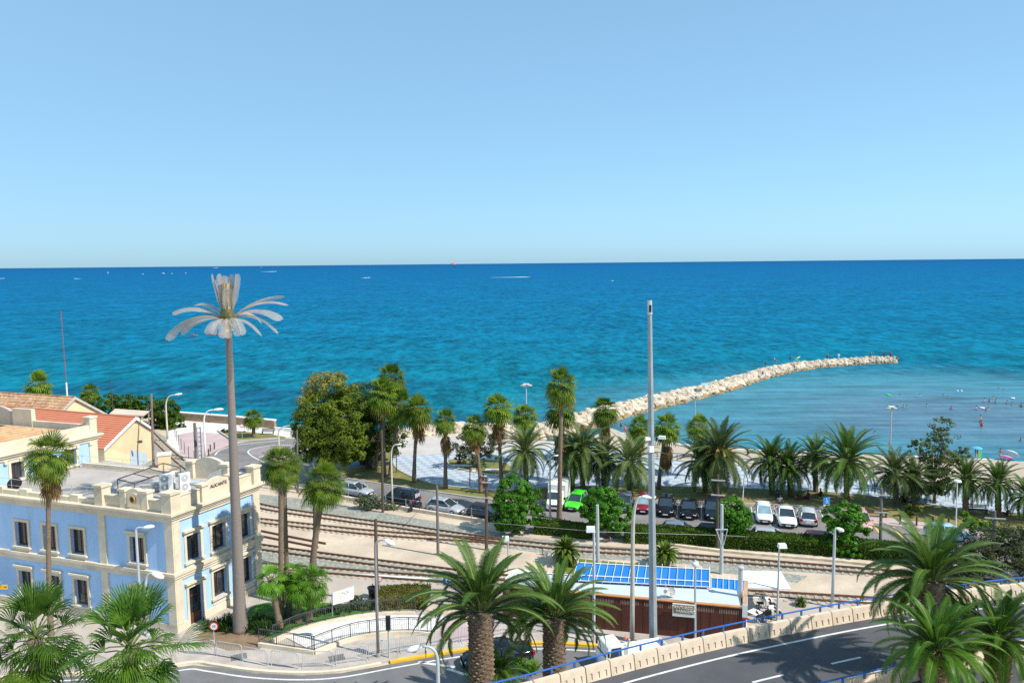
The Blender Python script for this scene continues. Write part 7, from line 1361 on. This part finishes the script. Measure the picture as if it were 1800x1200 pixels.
for i, (px, py, sk_) in enumerate(BA):
    p = G(px, py, SEAZ); person('bather ' + near_[i], p, 'stand', (i * 67) % 360, [('trunks', ((.05, .1, .3), (.3, .03, .05), (.02, .02, .03))[i % 3])] if sk_ < 1.05 else [], i % 2, sk_, group='bathers in the bay')
person('bather in red trunks wading knee deep in front of another', G(1725, 751, SEAZ), 'stand', 250, [('trunks', (.6, .02, .03))], 1, .42, group='bathers in the bay'); person('bather wading behind the one in red trunks', G(1723.5, 742, SEAZ), 'walk', 100, [('trunks', (.35, .4, .45))], 1, .45, group='bathers in the bay')
def beach(px, py):                         # a place on the sloping sand
    z = 0
    for _ in range(12):
        p = G(px, py, z); best = min(rows, key=lambda r_: abs(r_[1][0] - p.x)); a, b = Vector(best[0]), Vector(best[4]); t = max(0, min(1, (p.y - a.y) / (b.y - a.y))); z = a.z + (b.z - a.z) * t
    return G(px, py, z)
person('bather walking on the wet sand beside the white beach parasol', beach(1758, 809), 'walk', 200, [('trunks', (.35, .36, .38))], 1)
person('person in red lying under the pink parasol', beach(1757, 826), 'sit', 200, [('swimsuit', (.5, .02, .05))], 1); person('person sitting beside the one in red under the pink parasol', beach(1762, 825), 'sit', 240, [('swimsuit', (.1, .12, .2))], 1)
person('person in pink standing on the sand by the moored paddle boards', beach(1099, 764), 'stand', 100, [('swimsuit', (.55, .2, .25))], 1); person('person wading in the shallows by the breakwater root', G(1092, 752, SEAZ), 'walk', 80, [('trunks', (.1, .1, .2))], 1, .35)
person('person sitting on the sand behind the orange fruited date palm', beach(1314, 801), 'sit', 200, [('swimsuit', (.05, .05, .06))], 1); person('person beside the green striped beach parasol', beach(1716, 806), 'stand', 200, [('swimsuit', (.08, .08, .1))], 1)
# parasols
def parasol(label, p, r_, c, tilt=(0, 0), h=1.7, two=None):
    o = thing('beach_parasol', label, 'parasol', p, 0, 'beach parasols'); m_ = MB(); T_ = Matrix.Rotation(tilt[0], 3, 'X') @ Matrix.Rotation(tilt[1], 3, 'Y'); n = 16; vs = []
    for j in range(5): a = j / 4 * 1.15; vs.append([T_ @ Vector((r_ * math.sin(a) / math.sin(1.15) * math.cos(2 * PI * i / n), r_ * math.sin(a) / math.sin(1.15) * math.sin(2 * PI * i / n), r_ * .55 * math.cos(a) - r_ * .2)) + Vector((0, 0, h)) for i in range(n)])
    m_.loft(vs, cap=False); m_.build('canopy', cloth(c), o, smooth='all'); m_ = MB(); m_.tube([(0, 0, -.1), T_ @ Vector((0, 0, r_ * .3)) + Vector((0, 0, h))], .025, 5); m_.build('pole', WHITE, o)
parasol('pink beach parasol tilted towards the shade on the sand', beach(1768, 827), .75, (.60, .25, .55), (-.3, .35)); parasol('white beach parasol lying tilted at the water edge', beach(1778, 809), .95, (.70, .78, .84), (-.35, .55), .9)
parasol('bright blue beach parasol beside the airy tree', beach(1716, 809), .72, (.06, .40, .70), (0, 0), 1.7); parasol('blue beach parasol at the waterline left of the date palms', beach(1340, 799), .9, (.03, .33, .55), (0, -.1), 1.3); parasol('light blue parasol on the breakwater slope', Vector((G(1238, 686, 0).x, G(1238, 686, 0).y, 0)), .9, (.18, .42, .65), (0, .2), 1.2); parasol('yellow parasol on top of the outer breakwater', Vector((G(1402, 637, .6).x, G(1402, 637, .6).y, .6)), .85, (.72, .68, .08), (-.3, -.7), 1.0)
tw = thing('beach_towel', 'green and blue striped towel hanging under the bright blue parasol', 'towel', beach(1722, 808)); m_ = MB(); m_.box((0, 0, .75), (.5, .05, 1.0)); m_.build('cloth', cloth((.10, .5, .18)), tw)
put('beach_towel', MB().box((0, 0, .03), (2.6, 1.2, .02)).mesh('beach_towel', cloth((.30, .45, .62))), None, beach(1764, 828), 0, 'blue and pink towel under the pink parasol', 'towel')
put('beach_ball', MB().ball((0, 0, .55), .55).mesh('beach_ball', cloth((.75, .22, .03)), 'all'), None, beach(1659, 815), 0, 'orange inflatable ball behind the airy tree', 'ball')
def board(label, p, rz, c, L=2.9, name='paddle_board'):
    m_ = MB(); m_.loft([[(x, y * w_, z + 0.06) for y, z in ((-.4, 0), (-.3, .07), (.3, .07), (.4, 0), (.3, -.05), (-.3, -.05))] for x, w_ in ((-L / 2, .3), (-L * .35, .85), (0, 1), (L * .35, .8), (L / 2, .12))]); return m_.build(name, cloth(c), None, smooth=True, loc=p, rz=rz, label=label, cat='paddle board')
board('pale blue paddle board on the sand by the breakwater, upper one', beach(1088, 762), .1, (.35, .55, .70)); board('blue paddle board on the sand by the breakwater, lower one', beach(1080, 772), -.1, (.12, .40, .65), 2.4)
# floats
FL = [('green float beside two bathers in the bay', (1562, 694.5), (.05, .65, .08), 1.1), ('left one of two small white floats in the bay', (1683, 687.5), (.8, .8, .8), .45), ('right one of two small white floats in the bay', (1690, 687.5), (.8, .8, .8), .45), ('white float ring near the right edge', (1780, 700.5), (.8, .72, .75), .9), ('pale pink airbed among the bathers', (1726, 717.5), (.75, .55, .65), 1.1)]
for L_, (px, py), c, r_ in FL: m_ = MB(); r_ *= .45; m_.lathe([(r_ * .6, 0), (r_, .06), (r_ * .95, .18), (r_ * .6, .22)], 16); m_.build('float', cloth(c), None, smooth='all', loc=G(px, py, SEAZ), label=L_, cat='float')
# kayaks, boats
for L_, px, py, L, c in (('small red kayak far out left of the imitation palm crown', 340, 591, 3.2, (.6, .05, .04)), ('pale and red canoe close left of the imitation palm crown', 377, 588.5, 6.5, (.55, .2, .2))):
    o = thing('kayak', L_, 'kayak', G(px, py, SEAZ), .1, 'kayaks'); m_ = MB(); m_.loft([[(x, y * w_, z * q_ + .1) for y, z in ((-.4, .35), (-.3, 0), (.3, 0), (.4, .35))] for x, w_, q_ in ((-L / 2, .08, 1.4), (-L * .3, .8, 1), (0, 1, 1), (L * .3, .8, 1), (L / 2, .08, 1.4))]); m_.build('hull', cloth(c), o); person('person paddling the ' + ('small red kayak' if L < 4 else 'pale and red canoe'), G(px, py, SEAZ) + Vector((0, 0, .2)), 'sit', 0, [('shirt', (.5, .1, .1))], 1, 0)
FOAM = mk('foam_white', (.80, .84, .86), .9, .1, .1, world=True)
def boat(label, px, py, s, wake=0, sail=False, red=False, flip=1):
    p = G(px, py, SEAZ); o = thing('sailing_boat' if sail else 'motor_boat', label, 'boat', p, 0 if flip > 0 else PI, 'boats on the horizon', s * .58); m_ = MB(); m_.loft([[(x, y * w_, z0) for y, z0 in ((-1.2, 1.0 + sh_), (-.8, -.2), (.8, -.2), (1.2, 1.0 + sh_))] for x, w_, sh_ in ((-3.5, .9, 0), (-1, 1, 0), (1.5, .85, .15), (3, .45, .35), (3.9, .05, .5))]); m_.build('hull', mk('boat_red', (.55, .06, .05), .5) if red else WHITE, o)
    if sail:
        m_ = MB(); m_.tube([(0, 0, .5), (0, 0, 12)], .1, 5); m_.build('mast', STEEL, o); m_ = MB(); m_.add([(-.2, -.02, 1.4), (-3.4, -.3, 1.6), (-1.6, -.2, 7), (-.2, -.02, 11.8), (-.2, .04, 1.4), (-3.4, -.24, 1.6), (-1.6, -.14, 7), (-.2, .04, 11.8)], [[0, 1, 2, 3], [7, 6, 5, 4], [0, 1, 5, 4], [1, 2, 6, 5], [2, 3, 7, 6]]); m_.build('sail', WHITE, o)
    else: m_ = MB(); m_.box((-.2, 0, 1.5), (2.4, 1.7, 1.2), 0, (.75, .85)); m_.build('cabin', WHITE, o)
    if wake: m_ = MB(); k = wake / s / .58; m_.loft([[(-3.2 - t * k, y, .06 + hh) for y, hh in ((-w_, 0), (-w_ * .6, h_), (0, h_ * .6), (w_ * .6, h_), (w_, 0))] for t, w_, h_ in ((0, 1.3, .5), (.15, 2.2, .8), (.45, 2.6, .45), (1, 1.5, .06))], cap=False, closed=False); m_.build('wake', FOAM, o)
boat('small white sailing boat near the horizon at the left', 190, 480.5, 1.5, sail=True); boat('red motor boat with a long white wake in the middle of the sea', 931, 487, 1.1, 75, red=True); boat('small white motor boat right of the sailing boat', 251, 482, 1.6); boat('white motor boat, left one of the close pair above the imitation palm', 287, 481, 2.6); boat('small white motor boat, right one of the close pair', 302, 481, 1.7); boat('small white motor boat just left of the imitation palm crown', 326, 480.5, 1.7); boat('fast white boat with wake left of the sailing boat', 131, 490, 1.0, 14, flip=-1); boat('white boat with short wake right of the imitation palm crown', 484, 477.5, 2.2, 60); boat('grey dinghy alone in open water left of the long wake', 648, 488.5, 1.3, 12); boat('tiny far white boat near the horizon above the imitation palm', 382, 471, 5, 60); boat('tiny far boat near the horizon right of the imitation palm', 459, 470, 4); boat('white boat with wake at the left edge of the sea', 6, 489.5, 1.0, 22); boat('white buoy like boat alone in the open sea right of the tall pole', 1076, 494, .8); boat('tiny far yacht on the horizon left of the parasail', 650, 466.5, 6, sail=False)
pa = thing('parasail', 'orange and grey parasail canopy hovering at the horizon', 'parasail', G(798, 484, SEAZ)); t = V(797, 464, pa.location.y) - pa.location; m_ = MB(); r_ = 7.2; m_.loft([[t + Vector((r_ * math.sin(a) * math.cos(2 * PI * i / 14), r_ * math.sin(a) * math.sin(2 * PI * i / 14), r_ * .7 * math.cos(a) - 2)) for i in range(14)] for a in (.05, .5, .95, 1.35)], cap=False); m_.build('canopy', mk('parasail_cloth', (.50, .18, .06), .8, .7, .3), pa); m_ = MB()
for k in (-1, 0, 1): m_.tube([t + Vector((k * 6, 0, 0)), t + Vector((2, 0, -9))], .25, 4)
m_.tube([t + Vector((2, 0, -9)), Vector((60, 0, 3))], .12, 4); m_.build('lines', DARKST, pa)
